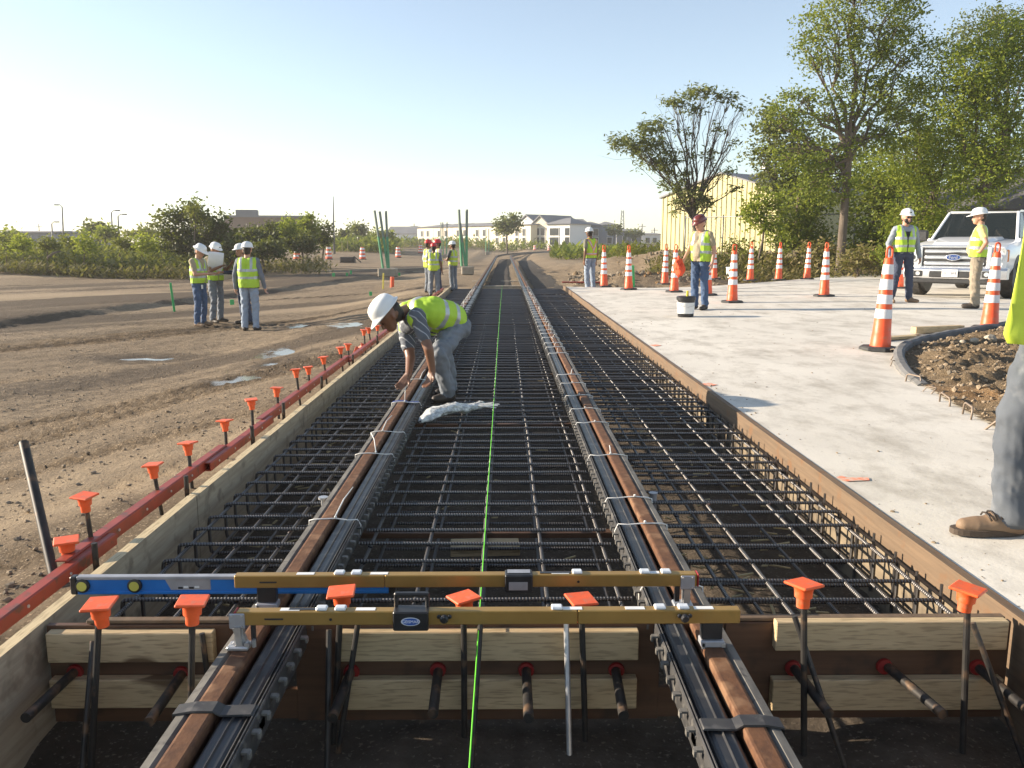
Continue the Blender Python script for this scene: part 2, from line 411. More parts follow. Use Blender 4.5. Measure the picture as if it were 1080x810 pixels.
# concrete slab on the right: outline in photograph pixels, real level and thickness
def Pc(u, v):
    p = P(u, v, 0)
    for _ in range(6): p = P(u, v, conc_z(p.x))
    return p
edge = [Vector((PIT_R + 0.02, -2.5, 0)), Vector((PIT_R + 0.02, 24.6, 0))] + [Pc(*q) for q in ((640, 303), (690, 303.5), (745, 302), (815, 297), (880, 291), (925, 288.5), (1000, 287), (1110, 284), (1300, 284))]
edge += [Vector((24, 14, .1)), Vector((24, -2.5, .1))]
def island_outline():
    pts = [Pc(*q) for q in ((1095, 341), (1040, 349), (1000, 356), (968, 363), (952, 371), (948, 381), (955, 393), (975, 407), (1005, 426), (1035, 443), (1066, 461), (1110, 492), (1180, 545))]
    return pts
ISL = island_outline()
b = bmesh.new()
bv = [b.verts.new((p.x, p.y, 0)) for p in edge]; b.faces.new(bv)
for k in range(3):
    bmesh.ops.subdivide_edges(b, edges=[e for e in b.edges if e.calc_length() > 3], cuts=1, use_grid_fill=False)
bmesh.ops.triangulate(b, faces=b.faces[:])
for cx in (2.3, 3, 4, 5, 6, 7, 8, 10):
    bmesh.ops.bisect_plane(b, geom=b.verts[:] + b.edges[:] + b.faces[:], plane_co=(cx, 0, 0), plane_no=(1, 0, 0))
for v in b.verts: v.co.z = conc_z(v.co.x) - 0.002
# the earth island is cut out of the slab
def inside(x, y, poly):
    c = False; n = len(poly)
    for i in range(n):
        a, d = poly[i], poly[i - 1]
        if (a.y > y) != (d.y > y) and x < (d.x - a.x) * (y - a.y) / (d.y - a.y) + a.x: c = not c
    return c
ex = bmesh.ops.extrude_face_region(b, geom=b.faces[:]); bmesh.ops.translate(b, vec=(0, 0, -0.3), verts=[e for e in ex['geom'] if isinstance(e, bmesh.types.BMVert)])
bmesh.ops.recalc_face_normals(b, faces=b.faces)
mb = MB(); mb.bm(b, CONC); so = mb.build('concrete_pavement'); tag(so, kind='structure', label='pale concrete pavement')
# newer, whiter strip of concrete at the back of the slab
nb = [Pc(*q) for q in ((760, 306), (830, 301), (900, 296), (960, 293), (1100, 290), (1100, 286.5), (1000, 289), (925, 290.5), (880, 293), (815, 299), (770, 303))]
mb = MB(); mb.add([(p.x, p.y, conc_z(p.x) + 0.004) for p in nb], [tuple(range(len(nb)))], CONC_NEW); tag(mb.build('fresh_concrete_strip'), kind='structure')
# earth island with its curved kerb
poly = ISL + [Vector((9.5, 4.0, 0)), Vector((9.5, ISL[0].y, 0))]
xs0 = min(p.x for p in poly); xs1 = 9.0; ys0 = min(p.y for p in ISL); ys1 = max(p.y for p in ISL) + .1
def dist_poly(x, y):
    best = 9
    for a, c in zip(ISL[:-1], ISL[1:]):
        d = Vector((c.x - a.x, c.y - a.y)); q = Vector((x - a.x, y - a.y)); t = min(1, max(0, q.dot(d) / d.length_squared))
        best = min(best, (q - d * t).length)
    return best
st = 0.045; vm = {}; vs = []; fs = []
def iv(i, j):
    if (i, j) not in vm:
        x = xs0 + i * st; y = ys0 + j * st; e = sstep(0, 0.5, dist_poly(x, y))
        z = conc_z(x) + 0.012 + e * (0.05 + 0.09 * noise.fractal((x * 1.6, y * 1.6, 0), 1, 2, 3) + 0.07 * noise.fractal((x * 6, y * 6, 5), 0.8, 2, 3)) + 0.03 * noise.fractal((x * 14, y * 14, 2), 0.8, 2, 2) * sstep(0, .15, dist_poly(x, y))
        vm[(i, j)] = len(vs); vs.append((x, y, max(z, conc_z(x) + 0.01)))
    return vm[(i, j)]
for i in range(int((xs1 - xs0) / st)):
    for j in range(int((ys1 - ys0) / st)):
        if inside(xs0 + (i + .5) * st, ys0 + (j + .5) * st, poly): fs.append((iv(i, j), iv(i + 1, j), iv(i + 1, j + 1), iv(i, j + 1)))
ISLV = list(vs)
g = MB(); g.add(vs, fs, DIRT2); tag(g.build('earth_island', smooth=True, fix=False), kind='structure', label='heap of brown and orange earth inside the curved kerb')
# the far side of the island has a dark kerb; hooked bars stick out all round its edge
KERB = M('kerb_concrete', (0.17, 0.165, 0.16), (0.11, 0.108, 0.105), 7, 0.8, bs=0.2)
mb = MB(); prof = [(-0.05, 0), (0.055, 0), (0.055, 0.07), (0.025, 0.09), (-0.025, 0.09), (-0.05, 0.07)]
def smooth_path(pts, n=6):
    out = []
    for i in range(len(pts) - 1):
        p0 = pts[max(i - 1, 0)]; p1 = pts[i]; p2 = pts[i + 1]; p3 = pts[min(i + 2, len(pts) - 1)]
        for k in range(n):
            t = k / n
            out.append(0.5 * ((2 * p1) + (p2 - p0) * t + (2 * p0 - 5 * p1 + 4 * p2 - p3) * t * t + (3 * p1 - p0 - 3 * p2 + p3) * t ** 3))
    return out + [pts[-1].copy()]
kp = smooth_path(ISL[:8]); path = []
for i, p in enumerate(kp):
    a = kp[max(i - 1, 0)]; c = kp[min(i + 1, len(kp) - 1)]; path.append((p.x + .012 * noise.noise((i * .9, 0, 0)), p.y + .015 * noise.noise((i * .9, 4, 0)), conc_z(p.x) + .014 * noise.noise((i * .7, 8, 0)) - (0.06 * sstep(len(kp) - 14, len(kp) - 1, i)), math.atan2(c.x - a.x, c.y - a.y)))
mb.sweep(prof, path, KERB); tag(mb.build('curved_kerb'), 'dark curved concrete kerb around the heap of brown earth', 'kerb', kind='thing')
hp = smooth_path(ISL, 5); hook = None
HOOK = M('bare_bar', (0.30, 0.24, 0.19), (0.2, 0.15, 0.11), 20, 0.6, metal=0.3)
acc = 0; hp = hp[9:]; last = hp[0]; k = 0
for p in hp[1:]:
    acc += (p - last).length; dv = (p - last); last = p
    if acc > 0.40 and k < 18 and (rnd.random() < .75 or acc > .7):
        acc = 0; k += 1
        if hook is None:
            mb = MB(); mb.tube([(0.1, 0, -0.02), (0.1, 0, 0.075), (0.085, 0, 0.1), (-0.07, 0, 0.1), (-0.1, 0, 0.085), (-0.105, 0, -0.03)], 0.008, HOOK, 6); hook = mb.build('hooked_bar', smooth=True); hook['category'] = 'steel bar'; o = hook
        else: o = dup(hook, (0, 0, 0))
        n_ = Vector((-dv.y, dv.x)).normalized(); o.location = (p.x - n_.x * 0.06, p.y - n_.y * 0.06, conc_z(p.x) + rnd.uniform(-0.03, 0.0)); o.rotation_euler = (rnd.uniform(-.9, .5), rnd.uniform(-.2, .2), math.atan2(dv.y, dv.x) + rnd.uniform(-.6, .6)); o.scale = (rnd.uniform(.55, 1.05),) * 3
        tag(o, f'{ORD[k-1]} bent bar hook around the earth heap, counting from the timber block', 'steel bar', 'bent bar hooks around the earth heap')
STN = M('pale_stone', (0.42, 0.37, 0.29), (0.30, 0.25, 0.19), 6, 0.9, bs=0.3)
for k, (u, v, s) in enumerate(((1044, 367, .07), (1027, 369, .05), (1014, 371, .035), (1066, 366, .05))):
    bm_ = bmesh.new(); bmesh.ops.create_icosphere(bm_, subdivisions=2, radius=s)
    for q in bm_.verts: q.co *= 1 + 0.35 * noise.noise(q.co * 18 + Vector((k, 0, 0))); q.co.z *= .7
    mb = MB(); mb.bm(bm_, STN); o = mb.build('stone'); p = Pc(u, v); o.location = (p.x, p.y, conc_z(p.x) + .11); tag(o, ['largest pale stone on the earth heap', 'pale stone just beside the largest stone on the earth heap', 'smallest pale stone near the kerb on the earth heap', 'pale stone behind the largest stone on the heap, closest to the vest'][k], 'stone', 'stones on the earth heap')
# wooden planks lying behind the kerb
mb = MB(); mb.box((0, 0, 0.045), (0.82, 0.10, 0.085), LUMX, 0.004); o = mb.build('timber_block'); p = Pc(999, 353); o.location = (p.x, p.y + .25, conc_z(p.x) + 0.003); o.rotation_euler = (0, 0, 0.30); tag(o, 'short grey timber block lying behind the dark curved kerb', 'timber')
mb = MB(); mb.box((0, 0, 0.02), (0.8, 0.13, 0.036), LUMX, 0.003); o = mb.build('plank'); p = Pc(955, 359); o.location = (p.x - .05, p.y + .12, conc_z(p.x) + 0.003); o.rotation_euler = (0, 0, 0.42); tag(o, 'flat brown plank lying between tall orange cone and timber block', 'timber')
# sprayed orange survey marks on the slab
PAINT = M('orange_marking_paint', (0.78, 0.22, 0.11), (0.60, 0.44, 0.34), 26, 0.85, lo=.42, hi=.6)
for k, (pts, lab) in enumerate((([(882, 504), (888, 502), (892, 504), (916, 504), (917, 507), (893, 508), (889, 507)], 'a'), ([(736, 405), (748, 404), (757, 406), (748, 407.5)], 'b'), ([(685, 364), (692, 363.3), (698, 364.5), (691, 365.5)], 'c'))):
    mb = MB(); mb.add([(Pc(*q).x, Pc(*q).y, conc_z(Pc(*q).x) + 0.003) for q in pts], [tuple(range(len(pts)))], PAINT)
    tag(mb.build('paint_mark'), kind='structure')
# puddles on the dirt
WATER = M('puddle_water', (0.16, 0.13, 0.10), (0.20, 0.165, 0.125), 3, 0.16, spec=0.5, bs=0.08, bscale=12)
t = WATER.node_tree; b = t.nodes['Principled BSDF']; tc = N(t, 'ShaderNodeTexCoord')          # the film of water thins out to nothing at its rim
vm_ = N(t, 'ShaderNodeVectorMath', operation='SUBTRACT'); t.links.new(tc.outputs['Generated'], vm_.inputs[0]); vm_.inputs[1].default_value = (.5, .5, 0)
vs_ = N(t, 'ShaderNodeVectorMath', operation='MULTIPLY'); t.links.new(vm_.outputs[0], vs_.inputs[0]); vs_.inputs[1].default_value = (2, 2, 0)
ln = N(t, 'ShaderNodeVectorMath', operation='LENGTH'); t.links.new(vs_.outputs[0], ln.inputs[0])
_f, nr = noise_fac(t, tc.outputs['Object'], 5, detail=7, rough=.68, stretch=(1, .6, 1))
m1 = N(t, 'ShaderNodeMath', operation='MULTIPLY_ADD'); t.links.new(nr, m1.inputs[0]); m1.inputs[1].default_value = 2.4; m1.inputs[2].default_value = -.62
m2 = N(t, 'ShaderNodeMath', operation='SUBTRACT'); t.links.new(m1.outputs[0], m2.inputs[0]); t.links.new(ln.outputs['Value'], m2.inputs[1])
m3 = N(t, 'ShaderNodeMapRange'); m3.inputs[1].default_value = -.18; m3.inputs[2].default_value = .22; t.links.new(m2.outputs[0], m3.inputs[0]); t.links.new(m3.outputs[0], b.inputs['Alpha'])
for (px_, py_, rx, ry) in PUD:
    b0 = base_z(px_ + rx * 2.2, py_); n = 40; z = base_z(px_, py_) + 0.014
    mb = MB(); mb.add([(px_ + rx * 1.8 * math.cos(2 * math.pi * k / n), py_ + ry * 1.8 * math.sin(2 * math.pi * k / n), z) for k in range(n)], [tuple(range(n))], WATER); tag(mb.build('puddle'), kind='structure')
def ground_at(u, v, z0=-0.45):
    p = P(u, v, z0)
    for _ in range(8): p = P(u, v, base_z(p.x, p.y))
    return Vector((p.x, p.y, gz(p.x, p.y)))
# dark sheets laid on the ground beyond the slab
DKSTRIP = make_dirt('dark_strip', (0.10, 0.085, 0.07), (0.07, 0.06, 0.05), (0.05, 0.042, 0.035), 0.6, 0.5)
def curve_x(y):                                # track centre line: straight, then bending to the right
    t = max(0, y - 80); return t * t / 2 / 170
def strip(a0, a1, b0, b1, y0, y1):
    vs = []; fs = []; n = 40
    for k in range(n + 1):
        t = k / n; y = y0 + (y1 - y0) * t; jl = .06 * noise.noise((y, 0, 0)); jr = .06 * noise.noise((y, 5, 0))
        for q in range(7):
            f_ = q / 6; x = curve_x(y) + (a0 + (b0 - a0) * t + jl) * (1 - f_) + (a1 + (b1 - a1) * t + jr) * f_
            vs.append((x, y, gz(x, y) + 0.03))
        if k: o = (k - 1) * 7; fs += [(o + q, o + q + 1, o + q + 8, o + q + 7) for q in range(6)]
    mb = MB(); mb.add(vs, fs, DKSTRIP); tag(mb.build('dark_ground_strip', smooth=True, fix=False), kind='structure')
strip(1.05, 2.0, 1.3, 2.6, 25.4, 80); strip(-0.45, 0.25, -.45, .3, 27.5, 90)
# ------------------------------------------------------------------ forms
def board(name, x0, x1, y0, y1, z0, z1, mats, seams, lab, cat, group=None, top=None):
    """a line of form boards standing on edge: each length of board is a thing"""
    ys = [y0] + seams + [y1]; out = []
    for i in range(len(ys) - 1):
        a, c = ys[i] + 0.002, ys[i + 1] - 0.002
        mb = MB(); nseg = max(2, int((c - a) / .8)); off = rnd.uniform(-.004, .004)
        vs = []; fs = []
        for k in range(nseg + 1):
            y = a + (c - a) * k / nseg; j = 0.006 * noise.noise((y * .7, x0, 0)) + off; jz = 0.004 * noise.noise((y * .6, 4, x0))
            vs += [(x0 + j, y, z0), (x1 + j, y, z0), (x1 + j, y, z1 + jz), (x0 + j, y, z1 + jz)]
            if k: o = (k - 1) * 4; fs += [(o + q, o + (q + 1) % 4, o + 4 + (q + 1) % 4, o + 4 + q) for q in range(4)]
        fs += [(0, 1, 2, 3), tuple(nseg * 4 + q for q in (3, 2, 1, 0))]
        mb.add(vs, fs, mats[0]); o = mb.build(name, fix=True)
        if top:
            o.data.materials.append(mats[1])
            for p_ in o.data.polygons:
                if p_.normal.z > .8: p_.material_index = 1
        tag(o, lab[i], cat, group); out.append(o)
    return out
board('form_board', PIT_L - 0.045, PIT_L, 0.6, 25.2, -0.46, 0.0, [PLY, LUMY], [4.1, 6.5, 8.9, 13.6, 18.4],
      ['pale plywood form board on the dirt side, running past the end panel toward the camera', 'second plywood form board on the dirt side, behind the blue level', 'third plywood form board on the dirt side, beside the middle orange pins',
       'fourth plywood form board on the dirt side, beside the bending worker', 'fifth plywood form board on the dirt side, behind the bending worker', 'farthest plywood form board on the dirt side, by the group in red helmets'], 'form board', 'plywood form boards along the dirt', True)
board('form_board', PIT_R - 0.028, PIT_R + 0.012, 1.2, 25.2, -0.46, 0.004, [PLYR, LUMY], [6.2, 11.0, 17.0, 22.9],
      ['brown stained form board against the concrete, reaching the bulkhead', 'second brown form board against the concrete, with a dark joint', 'third brown form board against the concrete, mid length', 'fourth brown form board against the concrete, near the far end', 'short pale yellow form board at the far end of the concrete edge'], 'form board', 'brown form boards along the concrete')
# pale plywood lining lower on the right wall, lit between the bars
board('form_liner', PIT_R - 0.050, PIT_R - 0.031, 2.75, 25.0, -0.42, -0.125, [LINER, LINER], [9.5], ['pale plywood lining low on the concrete side behind the bars, front length', 'pale plywood lining low on the concrete side behind the bars, far length'], 'form board', 'plywood lining strips')
# far pale top of the right board and a rolled red lath at its end
# red steel form channel along the left board
RF = [(0.9, 3.55, 0), (3.2, 5.15, 1), (4.75, 6.1, 0), (5.95, 9.4, 1), (9.3, 13.2, 0), (13.1, 17.6, 1), (17.5, 24.0, 0)]
labs = ['red steel form rail closest to the camera, reaching the blue level', 'second red steel form rail, behind the first two orange pins', 'short third red steel form rail overlapping its neighbours', 'fourth red steel form rail, beside the cluster of orange pins', 'fifth red steel form rail, beneath the bending worker\'s helmet', 'sixth red steel form rail, past the bending worker', 'farthest red steel form rail, running to the far end']
for (a, c, k), lab in zip(RF, labs):
    x = -1.655 - 0.035 * k
    mb = MB(); z1 = 0.0 + 0.010 * k; z0 = -0.052
    mb.prism([(x, z0), (x + .006, z0), (x + .006, z1 - .004), (x, z1)], a, c, RED)
    mb.prism([(x - .045, z1 - .006), (x - .001, z1 - .006), (x - .001, z1), (x - .045, z1)], a, c, RED)
    mb.prism([(x - .045, z0), (x - .001, z0), (x - .001, z0 + .006), (x - .045, z0 + .006)], a, c, RED)
    n = int((c - a) / .3)
    for q in range(n): mb.lathe([(0.007, 0), (0.006, 0.004)], ALU, (x + .006, a + .15 + q * .3, (z0 + z1) / 2), 8, Matrix.Rotation(R(90), 3, 'Y'))
    tag(mb.build('steel_form'), lab, 'steel form', 'red steel form rails')
# bare dark pins between red rail and board
pin0 = None
for k, y in enumerate((3.28, 4.28, 5.45, 6.25, 7.6, 9.2, 11)):
    if pin0 is None:
        mb = MB(); mb.tube([(0, 0, -0.3), (0, 0, 0.075)], 0.0125, DOWEL, 10); pin0 = mb.build('form_pin', smooth='auto'); o = pin0
    else: o = dup(pin0, (0, 0, 0))
    o.location = (-1.612, y, rnd.uniform(-.03, .01)); tag(o, f'{ORD[k]} bare dark pin between red form rail and plywood, counted from the camera end', 'pin', 'bare pins beside the red form rail')

# capped safety pins
def cap_mesh(parent, sq=True):
    mb = MB()
    r = 0.052
    mb.box((0, 0, 0.0), (0.086, 0.086, 0.009), ORANGE, 0.003)
    mb.lathe([(0.014, -0.074), (0.0195, -0.072), (0.0205, -0.043), (0.0215, -0.041), (0.0265, -0.040), (0.0275, -0.022), (0.029, -0.014), (0.034, -0.006), (0.034, -0.003)], ORANGE, n=20)
    return mb.build('safety_cap', parent, smooth='auto')
def capped_pin(top, bottom, label, group, turn=0.2, scale=1.0):
    top = Vector(top); bottom = Vector(bottom)
    t = thing('capped_pin', label, 'capped pin', bottom, 0, group)
    d = top - bottom
    mb = MB(); mb.tube([(0, 0, 0), d * 0.97], 0.0105, DOWEL, 10); mb.build('pin', t, smooth='auto')
    c = cap_mesh(t); c.location = d; c.scale = (scale,) * 3
    c.rotation_euler = (rnd.uniform(-.07, .07), rnd.uniform(-.07, .07), turn)
    return t
LP = [(70, 570, 58, 700), (89, 523, 93, 600), (161, 490, 163, 530), (198, 467, 199, 497), (237, 443.5, 241, 466), (265, 421.5, 271, 442), (292, 409, 298, 424), (312, 389.5, 318, 405), (325, 387, 329, 402), (341, 376.5, 344, 391), (359, 366.5, 362, 380), (367, 363, 370, 375), (384, 348, 386, 358), (389, 346, 391, 356), (398, 343.5, 399, 352)]
for k, (u, v, ub, vb) in enumerate(LP):
    xx = -1.735 - (0.05 if k in (4, 8) else 0)
    d = ray(u, v); tt = (xx - CL.x) / d.x; p = CL + d * tt
    z0 = gz(p.x - .05, p.y) - 0.05
    capped_pin(p, (p.x + rnd.uniform(-.0, .03), p.y + rnd.uniform(-.03, .03), z0), f'{ORD[k]} orange capped pin along the red form rail, counted away from the camera', 'orange capped pins along the red form rail', rnd.uniform(-.3, .5), 1.0 if k else 1.12)
# two fallen caps lying by the rail
for k, (u, v) in enumerate(((377, 367.5), (383, 364))):
    d = ray(u, v); p = CL + d * ((-1.80 - CL.x) / d.x); o = cap_mesh(None); o.location = (p.x, p.y, gz(p.x, p.y) + .05); o.rotation_euler = (1.2, .4, k); tag(o, ['loose orange cap lying on the dirt beside the red form rail', 'second loose orange cap lying tipped just behind the first'][k], 'safety cap', 'loose caps')
# leaning wooden stake at the far left
mb = MB(); a = A(25, 467, 3.75); c = A(58, 612, 3.30); mb.tube([a, a.lerp(c, .5), c + (c - a) * .12], [0.0215, 0.021, 0.02], DOWEL, 12)
tag(mb.build('leaning_stake', smooth='auto'), 'dark round stake leaning over the dirt behind the red form rail', 'stake')

# ------------------------------------------------------------------ bulkhead closing the pit
HY = 2.68
bh = thing('bulkhead', 'dark brown plywood end panel across the pit with pale lumber rails', 'formwork', (0.2, HY, -0.37))
def rel(o, mbx, name, mat=None): return mbx
mb = MB()
for (x0, x1) in ((-1.485, -0.86), (-0.64, 0.62), (0.845, 1.835)):
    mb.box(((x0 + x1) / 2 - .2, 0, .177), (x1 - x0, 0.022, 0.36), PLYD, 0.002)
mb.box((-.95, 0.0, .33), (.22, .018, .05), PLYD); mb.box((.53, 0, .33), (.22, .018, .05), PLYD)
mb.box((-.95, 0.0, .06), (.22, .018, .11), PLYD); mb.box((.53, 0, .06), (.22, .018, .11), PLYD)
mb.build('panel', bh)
mb = MB(); mb.box((-1.36 + .06, 0.008, .366), (.5, .03, .012), PLYR, .002); mb.box((-.02 - .2 + .0, .008, .366), (1.0, .03, .012), PLYR, .002); mb.box((1.34 - .2, .008, .366), (.95, .03, .012), PLYR, .002); mb.build('top_trim', bh)
for (u0, u1, v0, v1) in ((48, 226, 668, 698), (52, 226, 717, 746), (357, 673, 667, 696), (360, 671, 717, 747), (819, 1061, 656, 685), (815, 1055, 717, 748)):
    a = A(u0, v0, HY - .045); c = A(u1, v1, HY - .045); mb = MB()
    mb.box(((a.x + c.x) / 2 - .2, -0.031, (a.z + c.z) / 2 + .37), (c.x - a.x, 0.038, a.z - c.z), LUMX, 0.003); mb.build('lumber_rail', bh)
for k, (u, v) in enumerate(((80, 708), (192, 710), (371, 708), (462, 706), (555, 706), (650, 706), (836, 704), (932, 702), (1030, 703))):
    a = A(u, v, HY - .012); r = 0.0165
    t = thing('dowel_bar', f'{ORD[k]} dowel bar through the end panel in a red collar, counted from the dirt side', 'dowel bar', (a.x, HY, a.z), 0, 'dowel bars through the end panel')
    L = rnd.uniform(.27, .33); tilt = rnd.uniform(-.03, .03); dx = rnd.uniform(-.02, .02)
    if k == 7: dx = .05
    mb = MB(); mb.tube([(0, 0.05, 0), (dx, -L, tilt * L)], r, DOWEL, 14); mb.build('bar', t, smooth='auto')
    mb = MB(); mb.lathe([(r + .001, -.005), (r + .012, -.004), (r + .010, .006), (r + .001, .007)], REDP, (0, -.018, 0), 18, Matrix.Rotation(R(90), 3, 'X')); mb.build('collar', t, smooth='auto')
FP = [((105, 637), (93, 782), 2.47, .1, 'orange capped pin at the bulkhead end beside the plywood board, below the blue level'), ((203, 634), (197, 765), 2.47, .15, 'orange capped pin in front of the bulkhead, just left of the gauge bar bracket'),
      ((360, 624), (352, 790), 2.62, .1, 'orange capped pin standing between the two gold gauge bars'), ((489, 630), (490, 790), 2.62, .55, 'flat orange cap showing behind the gauge bar beside the green string'),
      ((613, 632), (618, 765), 2.60, .3, 'orange capped pin behind the gauge bar, in the middle of the bulkhead'), ((848, 616), (851, 752), 2.52, .5, 'faded orange capped pin in front of the bulkhead beside the right rail'),
      ((1021, 621), (1018, 770), 2.52, .75, 'bright orange square capped pin at the concrete corner of the bulkhead')]
for (a, c, Y, tr, lab) in FP:
    p = A(*a, Y); q = A(*c, Y - .03); q.z = PIT_Z - .04; capped_pin(p, q, lab, 'orange capped pins at the bulkhead', tr, 1.06)
for k, (a, c, Y0, Y1, lab) in enumerate((((597, 648), (601, 815), 2.62, 2.46, 'long pale rod standing under the front gauge bar'), ((507, 655), (497, 812), 2.60, 2.42, 'dark rod beside the green string line'), ((98, 676), (88, 796), 2.60, 2.45, 'dark brace rod behind the capped pin beside the plywood board'),
                                    ((213, 668), (224, 752), 2.62, 2.6, 'short dark brace rod beside the second capped pin'), ((347, 664), (345, 812), 2.58, 2.42, 'dark brace rod at the edge of the middle lumber rails'), ((379, 648), (368, 720), 2.6, 2.57, 'short thin rod crossing the middle lumber rail'),
                                    ((838, 650), (892, 812), 2.55, 2.40, 'slanting brace rod beside the right rail'), ((1026, 657), (1072, 782), 2.55, 2.45, 'slanting brace rod at the concrete corner'))):
    p = A(*a, Y0); q = A(*c, Y1); q = p + (q - p) * ((PIT_Z - .05 - p.z) / (q.z - p.z)) if q.z > PIT_Z - .05 else q
    mb = MB(); mb.tube([p, q], 0.0095, DOWEL if k else ALU, 10); tag(mb.build('brace_rod', smooth='auto'), lab, 'rod', 'brace rods at the bulkhead')

# ------------------------------------------------------------------ rails
path = [(0, -1.2, 0, 0)] + [(curve_x(y), y, 0 - 0.0 * y, (max(0, y - 80)) / 170) for y in [1, 3, 5, 8, 12, 18, 25, 40, 60, 80, 85, 90, 95, 100, 105, 110, 118, 126, 135]]
TIE = M('nylon_tie', (0.82, 0.80, 0.75), (0.74, 0.72, 0.68), 30, 0.45)
def make_rail(s, label):
    xc = 0.7525 * s
    t = thing('rail', label, 'rail', (xc, 0, -0.2))
    def pr(pts): return [(-s * l + 0, z + .2) for l, z in pts]
    spath = [(x, y, 0, h) for (x, y, z, h) in path]
    mb = MB(); mb.sweep(pr([(-.0325, -.038), (-.0325, -.007), (-.029, -.002), (-.022, 0), (.022, 0), (.029, -.002), (.0325, -.007), (.0325, -.036), (.012, -.045), (.01, -.15), (.07, -.16), (.07, -.18), (-.07, -.18), (-.07, -.16), (-.01, -.15), (-.012, -.045)]), spath, RUST); mb.build('rail_head', t)
    mb = MB(); mb.sweep(pr([(-.080, -.185), (-.074, -.02), (-.070, -.008), (-.046, -.005), (-.0345, -.014), (-.0345, -.10), (-.06, -.185)]), spath, RUBBERG); mb.build('field_boot', t)
    mb = MB(); mb.sweep(pr([(.035, -.05), (.047, -.048), (.052, -.022), (.06, -.017), (.082, -.017), (.086, -.011), (.09, -.017), (.112, -.017), (.120, -.022), (.128, -.013), (.132, -.022), (.138, -.10), (.11, -.185), (.06, -.185), (.05, -.12)]), spath, RUBBER); mb.build('flangeway_block', t)
    mb = MB(); mb.sweep(pr([(.133, -.03), (.139, -.008), (.142, -.008), (.145, -.014), (.149, -.008), (.153, -.011), (.157, -.04), (.152, -.10), (.140, -.10)]), spath, CLIP)
    y = 1.6
    while y < 25.2:
        for (dx, dz, dy, sx, sz) in ((.166, -.022, 0, .022, .007), (.177, -.027, -.006, .007, .016)):
            mb.box((-s * dx, y + dy, dz + .2), (sx, .018, sz), RUBBERG)  # fins in the paler grey, sunlight put into their colour
        y += .09
    mb.build('clip_strip', t)
    return t, xc
STRAPC = M('grey_strap', (0.03, 0.03, 0.033), (0.05, 0.048, 0.046), 14, 0.6, c3=(0.09, .085, .08), s3=20)
def strap(t, s, y, mat, w=.05, k=1.0):
    prof = [(-.084, -.05), (-.080, -.003), (-.03, .006), (.03, .006), (.05, -.006), (.135, -.004), (.158, -.03), (.158, -.06)]
    mb = MB(); top = [(-s * l, z + .2) for l, z in prof]; bot = [(x, z - .006) for x, z in top]
    mb.prism(top + bot[::-1], y - w / 2, y + w / 2, mat); return mb.build('strap', t)
def tie(t, s, y, tail):
    r = .0032 if y < 8 else .0045
    pts = [(-.083, -.07), (-.079, -.006), (-.055, .001), (0, .004), (.04, .002), (.10, -.005), (.146, -.002), (.160, -.03), (.158, -.075)]
    mb = MB(); P3 = [(-s * l, y + rnd.uniform(-.006, .006), z + .2) for l, z in pts]
    mb.tube(P3, r, TIE, 6)
    hx = -s * rnd.uniform(.0, .05); mb.box((hx, y, .211), (.011, .010, .010), TIE, .002)
    if tail: mb.tube([(hx, y, .215), (hx + tail[0] * .4, y + tail[1] * .5, .215 + tail[2] * .7), (hx + tail[0], y + tail[1], .215 + tail[2])], [.0034, .003, .0024], TIE, 6)
    return mb.build('cable_tie', t, smooth=True)
def ydist(v): return CL.y + (P(532, v, 0) - CL).y
rl, xl_ = make_rail(-1, 'rusty rail on the dirt side in black rubber boot, beside the bending worker')
rr, xr_ = make_rail(1, 'rusty rail on the concrete side in black rubber boot, with many white ties')
strap(rl, -1, 2.13, STRAPC); strap(rr, 1, 2.05, STRAPC)
BLUST = M('blue_strap', (0.03, 0.05, 0.20), (0.6, 0.33, 0.06), 5, .6, lo=.48, hi=.52); strap(rl, -1, ydist(423), BLUST, .045)
for v, tail in ((547, (.03, .30, .05)), (478, (-.06, .20, .07)), (455, (.04, .18, .06)), (424, (0, .1, .12)), (400, (.03, .2, .05))): tie(rl, -1, ydist(v), tail)
for v, tail in ((618, None), (553, None), (525, None), (480, (.0, .06, .03)), (445.5, None), (431, None), (417, None), (404, None), (395, (.02, .1, .03))): tie(rr, 1, ydist(v), tail)
y = 9.6
while y < 24.5:
    tie(rl, -1, y + rnd.uniform(-.1, .1), (rnd.uniform(-.05, .05), rnd.uniform(-.1, .1), rnd.uniform(.04, .12))); tie(rr, 1, y + rnd.uniform(-.1, .1), (rnd.uniform(-.05, .05), rnd.uniform(-.1, .1), rnd.uniform(.03, .08))); y += .55
# embossed maker's figures on the rail head are too worn to read; cross ties beyond the slab
TIEC = M('cross_tie', (0.42, 0.36, 0.27), (0.33, 0.28, 0.21), 5, .85)
tie0 = None; k = 0
for y in (25.7, 27.6, 33, 41, 52):
    if tie0 is None:
        mb = MB(); mb.box((0, 0, 0), (2.0, .22, .16), TIEC, .01); tie0 = mb.build('cross_tie'); o = tie0
    else: o = dup(tie0, (0, 0, 0))
    o.location = (0.0, y, (-.205 if k < 2 else -.29 - .004 * (y - 33))); o.scale = (1.2 if k > 1 else .72, 1, 1); tag(o, f'{ORD[k]} cross tie under the bare track beyond the slab, counted from the slab end', 'cross tie', 'cross ties beyond the slab'); k += 1

